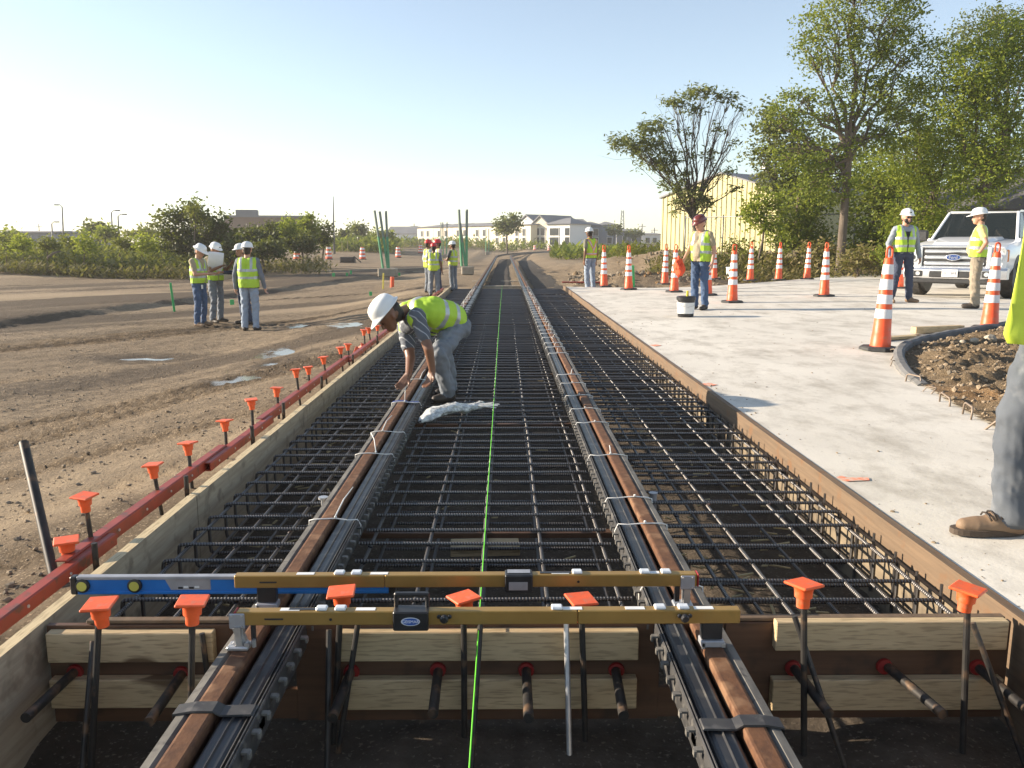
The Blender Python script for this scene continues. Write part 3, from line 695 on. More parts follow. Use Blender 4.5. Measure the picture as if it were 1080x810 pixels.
# ------------------------------------------------------------------ rebar mats
def ribbed(name, axis):
    m, t, b = nodes(name)
    co = N(t, 'ShaderNodeTexCoord').outputs['Object']
    f, r = noise_fac(t, co, 9, lo=.4, hi=.7); col = mixc(t, f, (0.068, 0.065, 0.068), (0.085, 0.06, 0.045))
    wv = N(t, 'ShaderNodeTexWave', bands_direction=axis); wv.inputs['Scale'].default_value = 24; t.links.new(co, wv.inputs[0])
    col = mixc(t, wv.outputs['Fac'], col, (0.17, 0.165, 0.16))
    t.links.new(col, b.inputs['Base Color']); b.inputs['Roughness'].default_value = .38; b.inputs['Metallic'].default_value = .6
    bump(t, b, wv.outputs['Fac'], 0.9, .004); return m
RBX, RBY = ribbed('ribbed_bar_across', 'X'), ribbed('ribbed_bar_along', 'Y')
ZT, ZB, RAD = -0.083, -0.275, 0.0085
def bend(pts, rad=.035):
    """round the corners of a bar"""
    pts = [Vector(p) for p in pts]; out = [pts[0]]
    for a, b_, c in zip(pts[:-2], pts[1:-1], pts[2:]):
        p = b_ + (a - b_).normalized() * rad; q = b_ + (c - b_).normalized() * rad
        out += [p, p.lerp(b_, .6).lerp(q.lerp(b_, .6), .3), p.lerp(b_, .6).lerp(q.lerp(b_, .6), .7), q]
    return out + [pts[-1]]
def mat_of(label, x0, x1, lx, leg, gapx=()):
    t = thing('rebar_mat', label, 'rebar mat', (0, 2.8, 0))
    shapes = []
    for j in range(3):
        e = [rnd.uniform(-.02, .02) for _ in range(4)]
        if leg < 0: pts = [(x1 + e[0], 0, ZT), (x0, 0, ZT), (x0, 0.0, ZB), (x1 - .05 + e[1], 0.01, ZB)]
        elif leg > 0: pts = [(x0 + e[0], 0, ZT), (x1, 0, ZT), (x1, 0.0, ZB), (x0 + .05 + e[1], 0.01, ZB)]
        else: pts = [(x0 + e[0], 0, ZT), (x1 + e[1], 0, ZT)]
        mb = MB(); mb.tube(bend(pts) if leg else pts, RAD, RBX, 8)
        if not leg: mb.tube([(x0 + .02, .03, ZB), (x1 - .02, .03, ZB)], RAD, RBX, 8)
        shapes.append(mb)
    meshes = None; y = 0.02; k = 0; rest = MB(); base = []
    while y < 22.2:
        j = k % 3
        yy = y + rnd.uniform(-.014, .014); sk = rnd.uniform(-.012, .012)
        if k < 100:
            if len(base) < 3: o = shapes[k].build('cross_bar', t, smooth='auto'); base.append(o)
            else: o = base[j].copy(); COL.objects.link(o); o.parent = t
            o.location = (rnd.uniform(-.01, .01), yy, rnd.uniform(-.004, .004)); o.rotation_euler = (0, rnd.uniform(-.006, .006), sk)
        else:
            rest.add([(v[0], v[1] + yy, v[2]) for v in shapes[j].v], shapes[j].f, RBX)
        y += 0.2; k += 1
    if rest.v: tag(rest.build('cross_bar', t, smooth='auto'), kind='stuff')
    for x in lx:
        for z in (ZT - .0165, ZB + .0165):
            mb = MB(); mb.tube([(x + .012 * noise.noise((x, yy * .5, z)), yy, z + .004 * noise.noise((x * 3, yy, z))) for yy in np.linspace(-.04 + rnd.uniform(0, .08), 22.3, 30)], RAD, RBY, 8); mb.build('long_bar', t, smooth='auto')
    mb = MB()
    for x in lx[::1]:
        for q in range(26):
            y = .02 + .2 * q * (1 if x > 0 else 1)
            if rnd.random() < .55: mb.lathe([(RAD + .001, -.004), (RAD + .005, -.002), (RAD + .005, .002), (RAD + .001, .004)], REBAR, (x, y + rnd.uniform(-.01, .01), ZT - .009), 6, Matrix.Rotation(rnd.uniform(.5, 1), 3, (rnd.uniform(-1, 1), rnd.uniform(-1, 1), 1)))
    if mb.v: tag(mb.build('tie_wire', t), kind='stuff')
    return t
mat_of('dark rebar mat between the plywood form and the first rail', -1.40, -0.87, [-1.37, -1.145, -0.95], -1)
mat_of('wide dark rebar mat between the two rails under the green string', -0.57, 0.57, [-.53, -.262, -.01, .247, .53], 0)
mat_of('dark rebar mat between the second rail and the concrete edge', 0.88, 1.79, [.96, 1.165, 1.49, 1.765], 1)
# upright dowels beside the right wall and the left wall
for s, x, lab in ((1, 1.818, 'row of short upright bars along the concrete side form'),):
    t = thing('upright_bars', lab, 'steel bars', (x, 2.8, 0)); b0 = None
    for k in range(60):
        if b0 is None: mb = MB(); mb.tube([(0, 0, -.36), (0, 0, -.075)], .0065, RBY, 6); b0 = mb.build('upright_bar', t, smooth='auto'); o = b0
        else: o = b0.copy(); COL.objects.link(o); o.parent = t
        o.location = (rnd.uniform(-.006, .006), .1 + .2 * k + rnd.uniform(-.012, .012), rnd.uniform(-.02, .02))
# string line down the middle
mb = MB(); mb.tube([(-.003, 0.4, .018), (-.004, 2.66, .003), (-.003, 8, -.004), (.0, 16, -.002), (.02, 25, .004), (.03, 27, -.1)], .0021, NEON, 6); tag(mb.build('string_line', smooth=True), 'neon green string line stretched along the middle of the track', 'string line')
# straw-like litter and a board scrap low in the pit
LIT = M('straw', (0.50, 0.40, 0.22), (0.38, 0.29, 0.15), 20, .9)
mb = MB()
for k in range(520):
    s = rnd.random()
    x = rnd.uniform(-1.3, -.9) if s < .45 else (rnd.uniform(.95, 1.7) if s < .9 else rnd.uniform(-.5, .5)); y = rnd.uniform(2.75, 11) ; a = rnd.uniform(-.5, .5) + (1.57 if rnd.random() < .3 else 0); L = rnd.uniform(.02, .11)
    z = PIT_Z + .03 + rnd.uniform(0, .06); mb.box((x, y, z), (L, .012, .006), LIT, rot=Matrix.Rotation(a, 3, 'Z') @ Matrix.Rotation(rnd.uniform(-.3, .3), 3, 'Y'))
tag(mb.build('straw_litter'), 'bits of straw and wood on the pit floor', kind='stuff')
mb = MB(); mb.box((0, 0, 0), (.36, .14, .05), LUMX, .004); o = mb.build('wood_scrap'); o.location = (-.02, 4.15, -.30); o.rotation_euler = (0, 0, .05); tag(o, 'wood scrap lying under the middle rebar mat beside the string', 'timber')
# steel gauge tie rods between the rails
t0 = None
for k, y in enumerate((4.05, 6.6, 9.2, 12.0, 15.0)):
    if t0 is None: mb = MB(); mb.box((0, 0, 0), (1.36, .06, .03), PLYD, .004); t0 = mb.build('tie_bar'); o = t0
    else: o = dup(t0, (0, 0, 0))
    o.location = (0, y, -.19); tag(o, f'{ORD[k]} flat brown tie bar joining the rails beneath the mat, counted from the bulkhead', 'tie bar', 'tie bars between the rails')
# ------------------------------------------------------------------ gauge bars
CLEAR = M('clear_vial', (0.75, 0.78, 0.8), (0.6, 0.63, 0.66), 30, 0.15)
LOGO_B = M('logo_blue', (0.02, 0.10, 0.42), None, 5, .4); LOGO_W = M('logo_white', (0.78, 0.8, 0.84), None, 5, .4)
def gauge_bar(label, Y, x0, x1, foot_x, foot_side, hinge_x, handle_x, badge, caps):
    """hollow gold beam over both rails; local origin at the beam's left end, underside level"""
    t = thing('gauge_bar', label, 'gauge bar', (x0, Y, 0.078))
    L = x1 - x0; H, D = 0.046, 0.036
    mb = MB(); j = hinge_x - x0
    mb.box((j / 2, 0, H / 2), (j - .0015, D, H), GOLD, .003); mb.box(((j + L) / 2, 0, H / 2), (L - j - .0015, D, H), GOLD, .003)
    mb.build('beam', t)
    mb = MB(); e = -.003 if caps < 0 else L + .003; mb.box((e, 0, H / 2), (.007, D + .004, H + .003), REDP, .003); mb.build('end_cap', t)
    # bracket plate, leg and foot on the rail head
    fx = foot_x - x0
    mb = MB(); mb.box((fx, -D / 2 - .003, H / 2 - .006), (.05, .006, .052), GREY, .003)
    for dx, dz in ((-.016, .036), (.016, .036), (.016, .0)): mb.lathe([(.004, 0), (.003, .004)], ALU, (fx + dx, -D / 2 - .0055, dz), 8, Matrix.Rotation(R(90), 3, 'X'))
    mb.build('bracket_plate', t)
    mb = MB()
    if foot_side < 0:
        pr = [(-.022, .0), (.018, .0), (.016, -.03), (.024, -.055), (.034, -.066), (.034, -.078), (-.036, -.078), (-.036, -.070), (-.014, -.058), (-.012, -.03)]
        mb.prism([(fx + x, z) for x, z in pr], -D / 2 + .002, -D / 2 + .02, ALU); mb.prism([(fx + x * .5 + .004, z) for x, z in pr], -D / 2 - .014, -D / 2 + .002, ALU)
        mb.box((fx, -.012, -.071), (.07, .05, .014), ALU, .004)
        mb.lathe([(.009, -.006), (.009, .006)], ALU, (fx + .03, -.028, -.06), 10, Matrix.Rotation(R(90), 3, 'X'))
        mb.lathe([(.007, -.02), (.007, .004)], ALU, (fx + .05, -.02, -.05), 10); mb.box((fx + .046, -.006, -.03), (.012, .016, .06), BLACK)
    else:
        mb.box((fx, 0, -.035), (.026, .03, .075), ALU, .003); mb.box((fx - .012, 0, -.071), (.07, .05, .012), ALU, .004); mb.box((fx - .034, -.006, -.028), (.016, .02, .058), BLACK)
    mb.build('rail_foot', t)
    # plain black shoe on the other rail
    ox = (0.7525 * (1 if foot_side < 0 else -1)) - x0
    mb = MB(); mb.box((ox - .005, 0, -.027), (.066, .034, .056), BLACK, .003); mb.build('insulating_shoe', t)
    mb = MB(); mb.box((ox - .004, -.004, -.066), (.075, .048, .022), GREY, .003); mb.box((ox - .034, -.024, -.072), (.008, .008, .02), ALU); mb.box((ox + .03, -.024, -.07), (.012, .01, .012), ALU); mb.build('shoe_plate', t)
    for q, xx in enumerate((-.50, -.44, 0.25 if foot_side < 0 else .34, .58, .655)):
        xv = xx - x0
        if .03 < xv < L - .03: mb = MB(); mb.box((xv, .002, H + .004), (.036, .03, .012), CLEAR, .004); mb.tube([(xv - .012, 0, H + .006), (xv + .012, 0, H + .006)], .0045, NEON if q == 9 else CLEAR, 8); mb.build('level_vial', t)
    for xx in ((-.60, -.36, .30, .50, .72) if foot_side < 0 else (-.62, -.36, .28, .60)):
        xv = xx - x0
        if .05 < xv < L - .05: mb = MB(); mb.box((xv, 0, H + .0008), (.062, .02, .0016), WHITE); mb.build('scale_label', t)
    mb = MB(); mb.box((.22 if foot_side < 0 else L - .5, 0.002, H + .001), (.11, .016, .0016), BLACK); mb.box((.12, -D / 2 - .0008, .022), (.06, .0015, .006), BLACK, .0007); mb.lathe([(.005, 0), (.004, .002)], BLACK, ((.30 if foot_side < 0 else L - .42), -D / 2 - .0003, .02), 10, Matrix.Rotation(R(90), 3, 'X')); mb.build('slot', t)
    hx = handle_x - x0; wd = .112 if badge else .098
    mb = MB(); mb.box((hx, -.006, H / 2 - .004), (wd, D + .022, H + .018), BLACK, .004)
    if badge:
        for sx in (-1, 1): mb.box((hx + sx * (wd / 2 - .006), .01, H + .024), (.012, .014, .045), BLACK, .003)
        mb.box((hx, .01, H + .046), (wd, .018, .014), BLACK, .004)
        mb.build('handle', t)
        mb = MB(); mb.lathe([(.030, 0), (.030, .001)], LOGO_W, (hx, -.0352, .020), 28, Matrix.Rotation(R(90), 3, 'X'), 1.0, .46); mb.lathe([(.0275, 0.001), (.0275, .0014)], LOGO_B, (hx, -.0352, .020), 28, Matrix.Rotation(R(90), 3, 'X'), 1.0, .42); bd = mb.build('badge', t)
        tx = text_mesh('GEISMAR', .0135, LOGO_W); tx.parent = bd; tx.location = (hx, -.0370, .020); tx.rotation_euler = (R(90), 0, 0)
    else:
        mb.build('handle', t); mb = MB(); mb.box((hx - .002, -.0358, .012), (.066, .001, .030), GREY); mb.box((hx, -.002, H + .0072), (.08, .03, .002), GREY); mb.build('scale_window', t)
    if badge:
        kx = .655 - x0
        for kx in (.0 - x0 + -.108 + .0, .655 - x0):
            mb = MB(); mb.lathe([(.004, 0), (.013, .006), (.014, .016), (.009, .022)], BLACK, (kx, -D / 2 - .001, .026), 12, Matrix.Rotation(R(90), 3, 'X'))
            for s in (-1, 1): mb.lathe([(.006, 0), (.007, .004), (.004, .007)], BLACK, (kx + s * .017, -D / 2 - .006, .032), 10, Matrix.Rotation(R(90), 3, 'X'))
            mb.build('knob', t)
    return t
def xat(u, Y, Z): 
    d = ray(u, 600); p = P(u, 640, Z); return CL.x + (p.x - CL.x) / (p.y - CL.y) * (Y - CL.y)
Y1 = 2.49; Y2 = 2.78
gauge_bar('gold track gauge bar closest to the camera, with an oval badge on its black handle', Y1, xat(250, Y1, .1), xat(780, Y1, .1), -0.765, -1, xat(609, Y1, .1), xat(434, Y1, .1), True, -1)
gauge_bar('gold track gauge bar lying behind the other one, touching the blue level', Y2, xat(250, Y2, .1), xat(733, Y2, .1), xat(723, Y2, .1), 1, xat(407, Y2, .1), xat(547, Y2, .1), False, 1)
# blue spirit level
YL = 2.885; xa, xb = xat(78, YL, .03), xat(418, YL, .03)
t = thing('spirit_level', 'long blue spirit level lying on the plywood edge behind the gold bars', 'spirit level', (xa, YL, 0.008))
L = xb - xa; mb = MB(); mb.box((L / 2, 0, .033), (L - .05, .016, .056), BLUE); mb.box((L / 2, 0, .006), (L - .05, .026, .012), BLUE, .002); mb.build('body', t)
mb = MB(); mb.box((L / 2, 0, .0625), (L - .05, .027, .013), GREY, .002); mb.build('top_edge', t)
for xe in (.012, L - .012): mb = MB(); mb.box((xe, 0, .034), (.026, .030, .070), BLACK, .005); mb.build('end_cap', t)
VY = M('vial_yellow', (0.62, 0.58, 0.12), None, 6, .3)
for x in (.045, .235):
    mb = MB(); mb.lathe([(.026, 0), (.026, .010), (.020, .012)], BLACK, (x, -.007, .034), 20, Matrix.Rotation(R(90), 3, 'X')); v = mb.build('vial_ring', t); mb = MB(); mb.lathe([(.018, .012), (.018, .0135)], VY, (x, -.007, .034), 20, Matrix.Rotation(R(90), 3, 'X')); mb.build('vial', v)
mb = MB(); mb.prism([(.345, .056), (.51, .056), (.51, .016), (.365, .016)], -.0095, -.0082, GREY); mb.build('printed_panel', t)

for k in range(4):
    mb = MB(); mb.box((.40 + .02 * k, -.0102, .024 + .003 * (k % 2)), (.017, .0012, .007), WHITE if k % 2 else BLACK); mb.build('print', t)

# ------------------------------------------------------------------ tall orange cones
CO = M('cone_orange', (0.88, 0.115, 0.03), (0.78, 0.095, 0.025), 9, .45, c3=(0.70, 0.16, 0.07), s3=13); CW = M('cone_white_band', (0.80, 0.79, 0.80), (0.72, 0.71, 0.72), 30, .4); CB = M('cone_base_rubber', (0.028, 0.028, 0.03), (0.05, 0.05, 0.048), 12, .7)
def make_cone(label, loc, group):
    t = thing('traffic_cone', label, 'traffic cone', loc, 0, group)
    mb = MB(); n = 8
    mb.lathe([(.235, 0), (.235, .028), (.215, .042), (.12, .045)], CB, n=8, rot=Matrix.Rotation(R(22.5), 3, 'Z')); mb.build('base', t)
    H = 1.06
    def rad(f): return .114 + (.047 - .114) * ((f * 1.19 - .045) / H)
    lev = [(.038, .31), (.31, .40), (.40, .45), (.45, .54), (.54, .587), (.587, .688), (.688, .734), (.734, .83), (.83, .885)]
    mb = MB(); mb.lathe([(rad(.04), .044)] + [(rad(.15) , .178), (rad(.15) - .003, .182)] + [(rad(f) - .0015, f * 1.19) for f in (.31, .5, .7, .88)] + [(.035, 1.065)], CO, n=20); body = mb.build('body', t, smooth='auto')
    for i in (1, 3, 5, 7):
        a, c = lev[i]; mb = MB(); mb.lathe([(rad(a) - .0008, a * 1.19), (rad(a) + .002, a * 1.19 + .002), (rad(c) + .002, c * 1.19 - .002), (rad(c) - .0008, c * 1.19)], CW, n=20); mb.build('white_band', t, smooth='auto')
    mb = MB(); hw = .036; pts = [(-hw * .8, 0, 1.04), (-hw, 0, 1.09), (-hw, 0, 1.15)] + [(-hw * math.cos(a), 0, 1.15 + hw * math.sin(a)) for a in np.linspace(.3, 2.84, 7)] + [(hw, 0, 1.15), (hw, 0, 1.09), (hw * .8, 0, 1.04)]
    mb.tube(pts, .013, CO, 8); mb.build('handle', t, smooth=True)
    return t
CONES = [(637, 302.5, 'orange banded cone at the concrete corner, beside the worker in jeans and orange trimmed vest'), (663, 305.5, 'orange banded cone next to the green stake at the back of the concrete'), (701, 300, 'orange banded cone just behind the orange gloves of the bucket worker'),
         (711, 308, 'orange banded cone partly hidden by the orange gloves of the bucket worker'), (753, 294.5, 'orange banded cone standing behind the bucket worker\'s far elbow'), (746, 311.5, 'orange banded cone half hidden behind the bucket worker\'s legs'), (772, 319, 'orange banded cone standing alone just beyond the bucket worker'),
         (791, 296, 'orange banded cone at the slab\'s back edge, beside the white bucket'), (821, 295.5, 'orange banded cone at the slab\'s back edge, in front of the yellow shed corner'), (851, 294.5, 'orange banded cone at the slab\'s back edge, before the brown bushes'), (869, 312.5, 'orange banded cone in front of the tall tree trunk'),
         (948, 304, 'orange banded cone seen between the legs of the worker by the pickup'), (928, 369, 'largest orange banded cone, beside the curved kerb'), (1043, 347, 'orange banded cone in front of the pickup\'s headlight')]
c0 = None
for (u, v, lab) in CONES:
    p = Pc(u, v); loc = (p.x, p.y, conc_z(p.x))
    if v < 297 and u < 900: loc = (p.x, p.y, conc_z(p.x))
    if c0 is None: c0 = make_cone(lab, loc, 'tall orange and white cones on the slab'); o = c0
    else: o = dup(c0, loc, lab)
    o.rotation_euler = (rnd.uniform(-.02, .02), rnd.uniform(-.02, .02), rnd.uniform(-.4, .4))
    if u == 928: o.rotation_euler = (0, .03, .2)
    if u in (663, 821): o.rotation_euler = (0, rnd.uniform(-.03, .03), .5)
# drums far down the site
def make_drum(label, loc):
    t = thing('traffic_drum', label, 'traffic drum', loc, 0, 'orange and white drums down the site')
    mb = MB(); mb.lathe([(.36, 0), (.36, .06), (.31, .08)], CB, n=14); mb.build('base', t)
    mb = MB(); z = .08; r = .29
    for i in range(6):
        h = .165; m_ = CO if i % 2 == 0 else CW; mb.lathe([(r, z), (r, z + h - .012), (r - .014, z + h)], m_, n=16); z += h; r -= .016
    mb.lathe([(.14, z), (.14, z + .07)], CO, n=8, sy=.3); mb.build('body', t, smooth='auto'); return t
d0 = None
for (u, v, lab) in ((313.5, 276.5, 'orange and white drum nearest the dark hedge'), (347, 275, 'orange and white drum between the hedge and the dark skid'), (382.5, 274, 'orange and white drum beside the dark skid'), (420, 272, 'orange and white drum beside the leaning green posts'), (443.5, 269, 'orange and white drum beside the group in red helmets'),
                    (525, 264.5, 'distant drum by the track bend, first beyond the pale block'), (540, 265, 'distant drum standing at the track bend'), (564, 264.5, 'distant drum just past the track bend'), (579, 264.5, 'distant drum in front of the small dirt mound')):
    p = ground_at(u, v)
    if d0 is None: d0 = make_drum(lab, p); o = d0
    else: o = dup(d0, p, lab)
    if u > 500: o.scale = (.95, .95, .8)

# ------------------------------------------------------------------ bucket, gloves and other small things
p = Pc(723, 334); t = thing('bucket', 'black bucket with white label and lid standing on the concrete', 'bucket', (p.x, p.y, conc_z(p.x)))
mb = MB(); mb.lathe([(.13, 0), (.135, .01), (.15, .33)], BLACK, n=28); mb.build('body', t, smooth='auto')
mb = MB(); mb.lathe([(.1395, .06), (.1415, .062), (.151, .245), (.149, .247)], WHITE, n=28); mb.build('label', t, smooth='auto')
mb = MB(); mb.lathe([(.15, .29), (.163, .292), (.165, .335), (.158, .345), (.14, .352), (.02, .355)], BLACK, n=28); mb.build('lid', t, smooth='auto')
mb = MB(); mb.tube([(-.155, 0, .28), (-.12, -.12, .20), (0, -.165, .17), (.12, -.12, .20), (.155, 0, .28)], .004, ALU, 6); mb.build('wire_handle', t)
YEL = M('yellow_tool', (0.78, 0.62, 0.04), None, 10, .5)
mb = MB(); mb.lathe([(.02, 0), (.024, .02), (.018, .06), (.022, .075), (.012, .09)], YEL, n=12); o = mb.build('yellow_cap', smooth='auto'); o.location = (p.x + .02, p.y, conc_z(p.x) + .355); tag(o, 'small yellow object standing on the black bucket lid', 'yellow cap')
p = ground_at(770, 298, -.1); p.z = max(p.z, .0); t = thing('bucket', 'white bucket on the dirt behind the orange cones', 'bucket', (p.x, p.y, p.z)); mb = MB(); mb.lathe([(.14, 0), (.15, .36)], WHITE, n=20); mb.build('body', t, smooth='auto'); mb = MB(); mb.lathe([(.15, .345), (.165, .346), (.165, .37), (.14, .375)], WHITE, n=20); mb.build('lid', t, smooth='auto')
# clear bag of white ties on the bars
BAG = M('clear_bag', (0.70, 0.70, 0.67), (0.36, 0.36, 0.35), 26, .22, lo=.42, hi=.58, bs=.6, bscale=26, bd=.02)
a = P(443, 444, -.04); c = P(508, 425, -.03); d = c - a; mb = MB(); n = 22; pts = []; rr_ = []
for k in range(n):
    f_ = k / (n - 1); q = a + d * f_; q.z = -.045 + .04 * math.sin(min(1, f_ * 1.4) * math.pi) + .012 * noise.noise((k * .7, 1, 0)); q += Vector((0, .03 * math.sin(f_ * 3), 0)); pts.append(q); rr_.append(.012 + .042 * math.sin(min(1, (f_ + .03) * 1.15) * math.pi) ** .6 * (1 - .35 * f_) + .006 * noise.noise((k * 1.1, 5, 0)))
nb, nr_ = 22, 64; vs = []; fs = []
for i in range(nr_):
    f_ = i / (nr_ - 1); q = pts[min(int(f_ * 21), 20)].lerp(pts[min(int(f_ * 21) + 1, 21)], f_ * 21 - int(f_ * 21)); env = .012 + .036 * min(1, f_ * 6) * (1 - .55 * sstep(.55, 1, f_)) + .012 * sstep(.9, 1, f_)
    for k_ in range(nb):
        a_ = 2 * math.pi * k_ / nb; r_ = env * (1 + .5 * noise.fractal((f_ * 6, math.cos(a_) * 1.5, math.sin(a_) * 1.5), .9, 2.1, 4)); vs.append((q.x - d.normalized().y * r_ * math.cos(a_) * 1.5, q.y + d.normalized().x * r_ * math.cos(a_) * 1.5, q.z + r_ * math.sin(a_) * .75))
    if i:
        for k_ in range(nb): fs.append(((i - 1) * nb + k_, (i - 1) * nb + (k_ + 1) % nb, i * nb + (k_ + 1) % nb, i * nb + k_))
mb.add(vs, fs, BAG); t = mb.build('bag_of_ties', smooth=True); tag(t, 'clear plastic bag of white cable ties lying on the rebar behind the worker\'s boot', 'bag of ties')
for k in range(15):
    e = pts[-6] + Vector((.19 + .07 * rnd.random(), rnd.uniform(-.02, .12), rnd.uniform(-.01, .03))); mb = MB(); mb.tube([pts[-7], pts[-4] + Vector((0, rnd.uniform(-.02, .02), .01)), e], .0035, TIE, 5); mb.build('cable_tie', t)
# two bright clips standing on the left rail
mb = MB(); mb.lathe([(.012, 0), (.012, .03), (.026, .034), (.026, .045)], ALU, n=12); o = mb.build('rail_bolt', smooth='auto'); q = P(341, 527, -.03); o.location = (q.x, q.y, -.06); tag(o, 'bright bolt head beside the rail on the dirt side', 'bolt')
mb = MB(); mb.lathe([(.02, -.12), (.02, .0), (.024, .002), (.024, .008)], GREY, n=14); o = mb.build('rail_bolt', smooth='auto'); q = P(689, 521, -.05); o.location = (q.x, q.y, -.05); tag(o, 'grey round post with flat head beside the rail on the concrete side', 'bolt')
# green posts set in concrete blocks
PG = M('green_post', (0.10, 0.33, 0.17), (0.08, 0.27, 0.14), 2, .55); PGT = M('weathered_post', (0.22, 0.27, 0.22), (0.17, 0.2, 0.17), 3, .6)
BLK = M('block_concrete', (0.36, 0.31, 0.24), (0.26, 0.22, 0.17), 3, .9)
def posts(u, v, wpx, hpx, tops, lab):
    p = ground_at(u, v); s = (p - CL).length / F; W = wpx * s; Hh = hpx * s
    t = thing('post_base', lab, 'post base', (p.x, p.y, p.z)); mb = MB(); mb.box((0, W / 2, Hh / 2), (W, W, Hh), BLK, .05); mb.build('concrete_block', t)
    for (ub, ut, vt) in tops:
        b_ = A(ub, v - hpx, p.y + W * .4) - p; e = A(ut, vt, p.y + W * .4) - p; b_.z = Hh; mid = b_.lerp(e, .55)
        mb = MB(); mb.tube([b_, mid], .062, PG, 10); mb.tube([mid, e], .062, PGT, 10); mb.build('post', t, smooth='auto')
posts(408, 290, 19, 9, ((404, 395, 222), (409, 400.5, 223), (410, 407, 222.5)), 'three green posts leaning in a concrete block beside the yellow stake')
posts(493, 290, 13, 9, ((487, 484, 221), (491, 485, 235), (492, 492.4, 221)), 'three green posts in a square block beside the worker in a white helmet')
posts(468, 272, 9, 4, ((465, 465, 234.5), (467.5, 467, 234.5), (471, 471.5, 234.5)), 'distant trio of posts behind the group in red helmets')
posts(514, 269, 4, 3.5, ((512.5, 512.5, 241), (515.5, 515.5, 241.5)), 'distant pair of thin posts beside the track bend')
posts(586, 262, 3, 2, ((586, 585, 247), (587, 587, 247)), 'distant pair of posts in front of the gabled houses')
# stakes and flags
GRN = M('green_marker', (0.05, 0.42, 0.12), None, 9, .6); YST = M('yellow_marker', (0.75, 0.62, 0.10), None, 9, .6)
for (u, v, h, wd, m_, lab, ut) in ((184, 329, 1.0 / 34 * 26, .055, GRN, 'tall green painted stake in the dirt beside the men with the drawing', 182), (245, 321, .16, .12, GRN, 'short green marker between the two pairs of men', 245), (391, 312, .14, .10, GRN, 'short green marker near the bending worker\'s helmet', 391), (421, 291, .16, .14, GRN, 'green cloth marker beside the orange tube', 421), (352, 292, .18, .14, GRN, 'green marker farthest toward the hedge drums', 352), (366, 291.5, .16, .12, GRN, 'green marker between two others on the open dirt', 366), (370, 289.5, .2, .1, GRN, 'green marker closest to the leaning posts block', 370),
                                (404, 305, .62, .06, YST, 'yellow stake standing in front of the green posts', 404), (413.5, 303, .42, .16, CO, 'short orange tube standing beside the yellow stake', 413.5), (668.5, 303, .62, .07, GRN, 'green stake beside an orange cone at the back of the concrete', 668.5), (161, 282, .5, .16, CO, 'small orange marker in front of the weed bank', 160)):
    p = ground_at(u, v) if u < 600 else Pc(u, v); mb = MB()
    if u == 413.5: mb.lathe([(.08, 0), (.08, h)], m_, n=12)
    else: mb.box((0, 0, h / 2), (wd, .03, h), m_, .004)
    o = mb.build('marker_stake'); o.location = p; o.rotation_euler = (rnd.uniform(-.05, .05), rnd.uniform(-.08, .08), rnd.uniform(-.3, .3)); tag(o, lab, 'stake', 'survey stakes and markers on the dirt')
# silt fence, skid, block
SILT = M('black_fabric', (0.035, 0.03, 0.03), (0.05, 0.042, 0.04), 1, .8)
def silt(pts, h, lab):
    mb = MB(); t = None; P3 = [ground_at(*q) for q in pts]; vs = []; fs = []
    for k, p in enumerate(P3): vs += [(p.x, p.y, p.z - .1), (p.x, p.y, p.z + h + .08 * noise.noise((k, 0, 0))), (p.x, p.y + .05, p.z + h), (p.x, p.y + .05, p.z - .1)]
    for k in range(len(P3) - 1): o = k * 4; fs += [(o + q, o + (q + 1) % 4, o + 4 + (q + 1) % 4, o + 4 + q) for q in range(4)]
    mb.add(vs, fs, SILT); t = thing('silt_fence', lab, 'silt fence', P3[0]); o = mb.build('fabric', t, loc=P3[0])
    s0 = None
    for k in range(0, len(P3)):
        mb = MB(); mb.box((0, -.05, h / 2), (.06, .05, h + .2), LUMX); o = mb.build('stake', t); o.location = P3[k] - P3[0]
silt([(361 + 6 * k, 267.2 - .12 * k) for k in range(31)], 1.15, 'low black silt fence running behind the drums')
p = ground_at(366, 277.5); t = thing('skid', 'dark low skid with a tipped plank, on the dirt beside a drum', 'skid', p); mb = MB(); mb.box((0, .4, .28), (1.15, .8, .38), SILT, .05); mb.build('body', t); mb = MB(); mb.box((.8, .3, .28), (.75, .12, .07), DOWEL, rot=Matrix.Rotation(.7, 3, 'Y')); mb.build('plank', t); mb = MB(); mb.box((0, .4, .045), (1.2, .7, .09), DOWEL); mb.build('runner', t)
p = ground_at(508.5, 263); mb = MB(); mb.box((0, .5, .55), (1.55, 1.0, 1.1), BLK, .06); o = mb.build('concrete_block'); o.location = p; tag(o, 'distant pale concrete block beside the track bend', 'concrete block')
# dark junction box by the end of the red forms and small red lath on the corner of the slab
mb = MB(); p = P(604, 299, -.06); mb.box((0, 0, 0), (1.5, .16, .05), RED, .01); o = mb.build('steel_form'); o.location = (p.x + .4, p.y, -.02); o.rotation_euler = (0, 0, -.15); tag(o, 'rusty red form piece lying at the far corner of the concrete', 'steel form')
# rubble along the back of the slab
ROCK = M('rubble', (0.27, 0.22, 0.16), (0.18, 0.145, 0.105), 5, .95, bs=.4)
mb = MB()
for k in range(900):
    u = rnd.uniform(600, 900); v = rnd.uniform(288, 302) if u < 760 else rnd.uniform(287, 296 - max(0, u - 800) * .06); p = ground_at(u, v, -.15); s = rnd.uniform(.02, .09) * (1.4 if rnd.random() < .08 else 1)
    bm_ = bmesh.new(); bmesh.ops.create_icosphere(bm_, subdivisions=1, radius=s)
    for q in bm_.verts: q.co *= rnd.uniform(.65, 1.3)
    bmesh.ops.translate(bm_, vec=(p.x, p.y, p.z + s * .3), verts=bm_.verts); mb.bm(bm_, ROCK if rnd.random() < .75 else DIRT2)
tag(mb.build('rubble', fix=False), 'loose clods and rubble behind the concrete', kind='stuff')

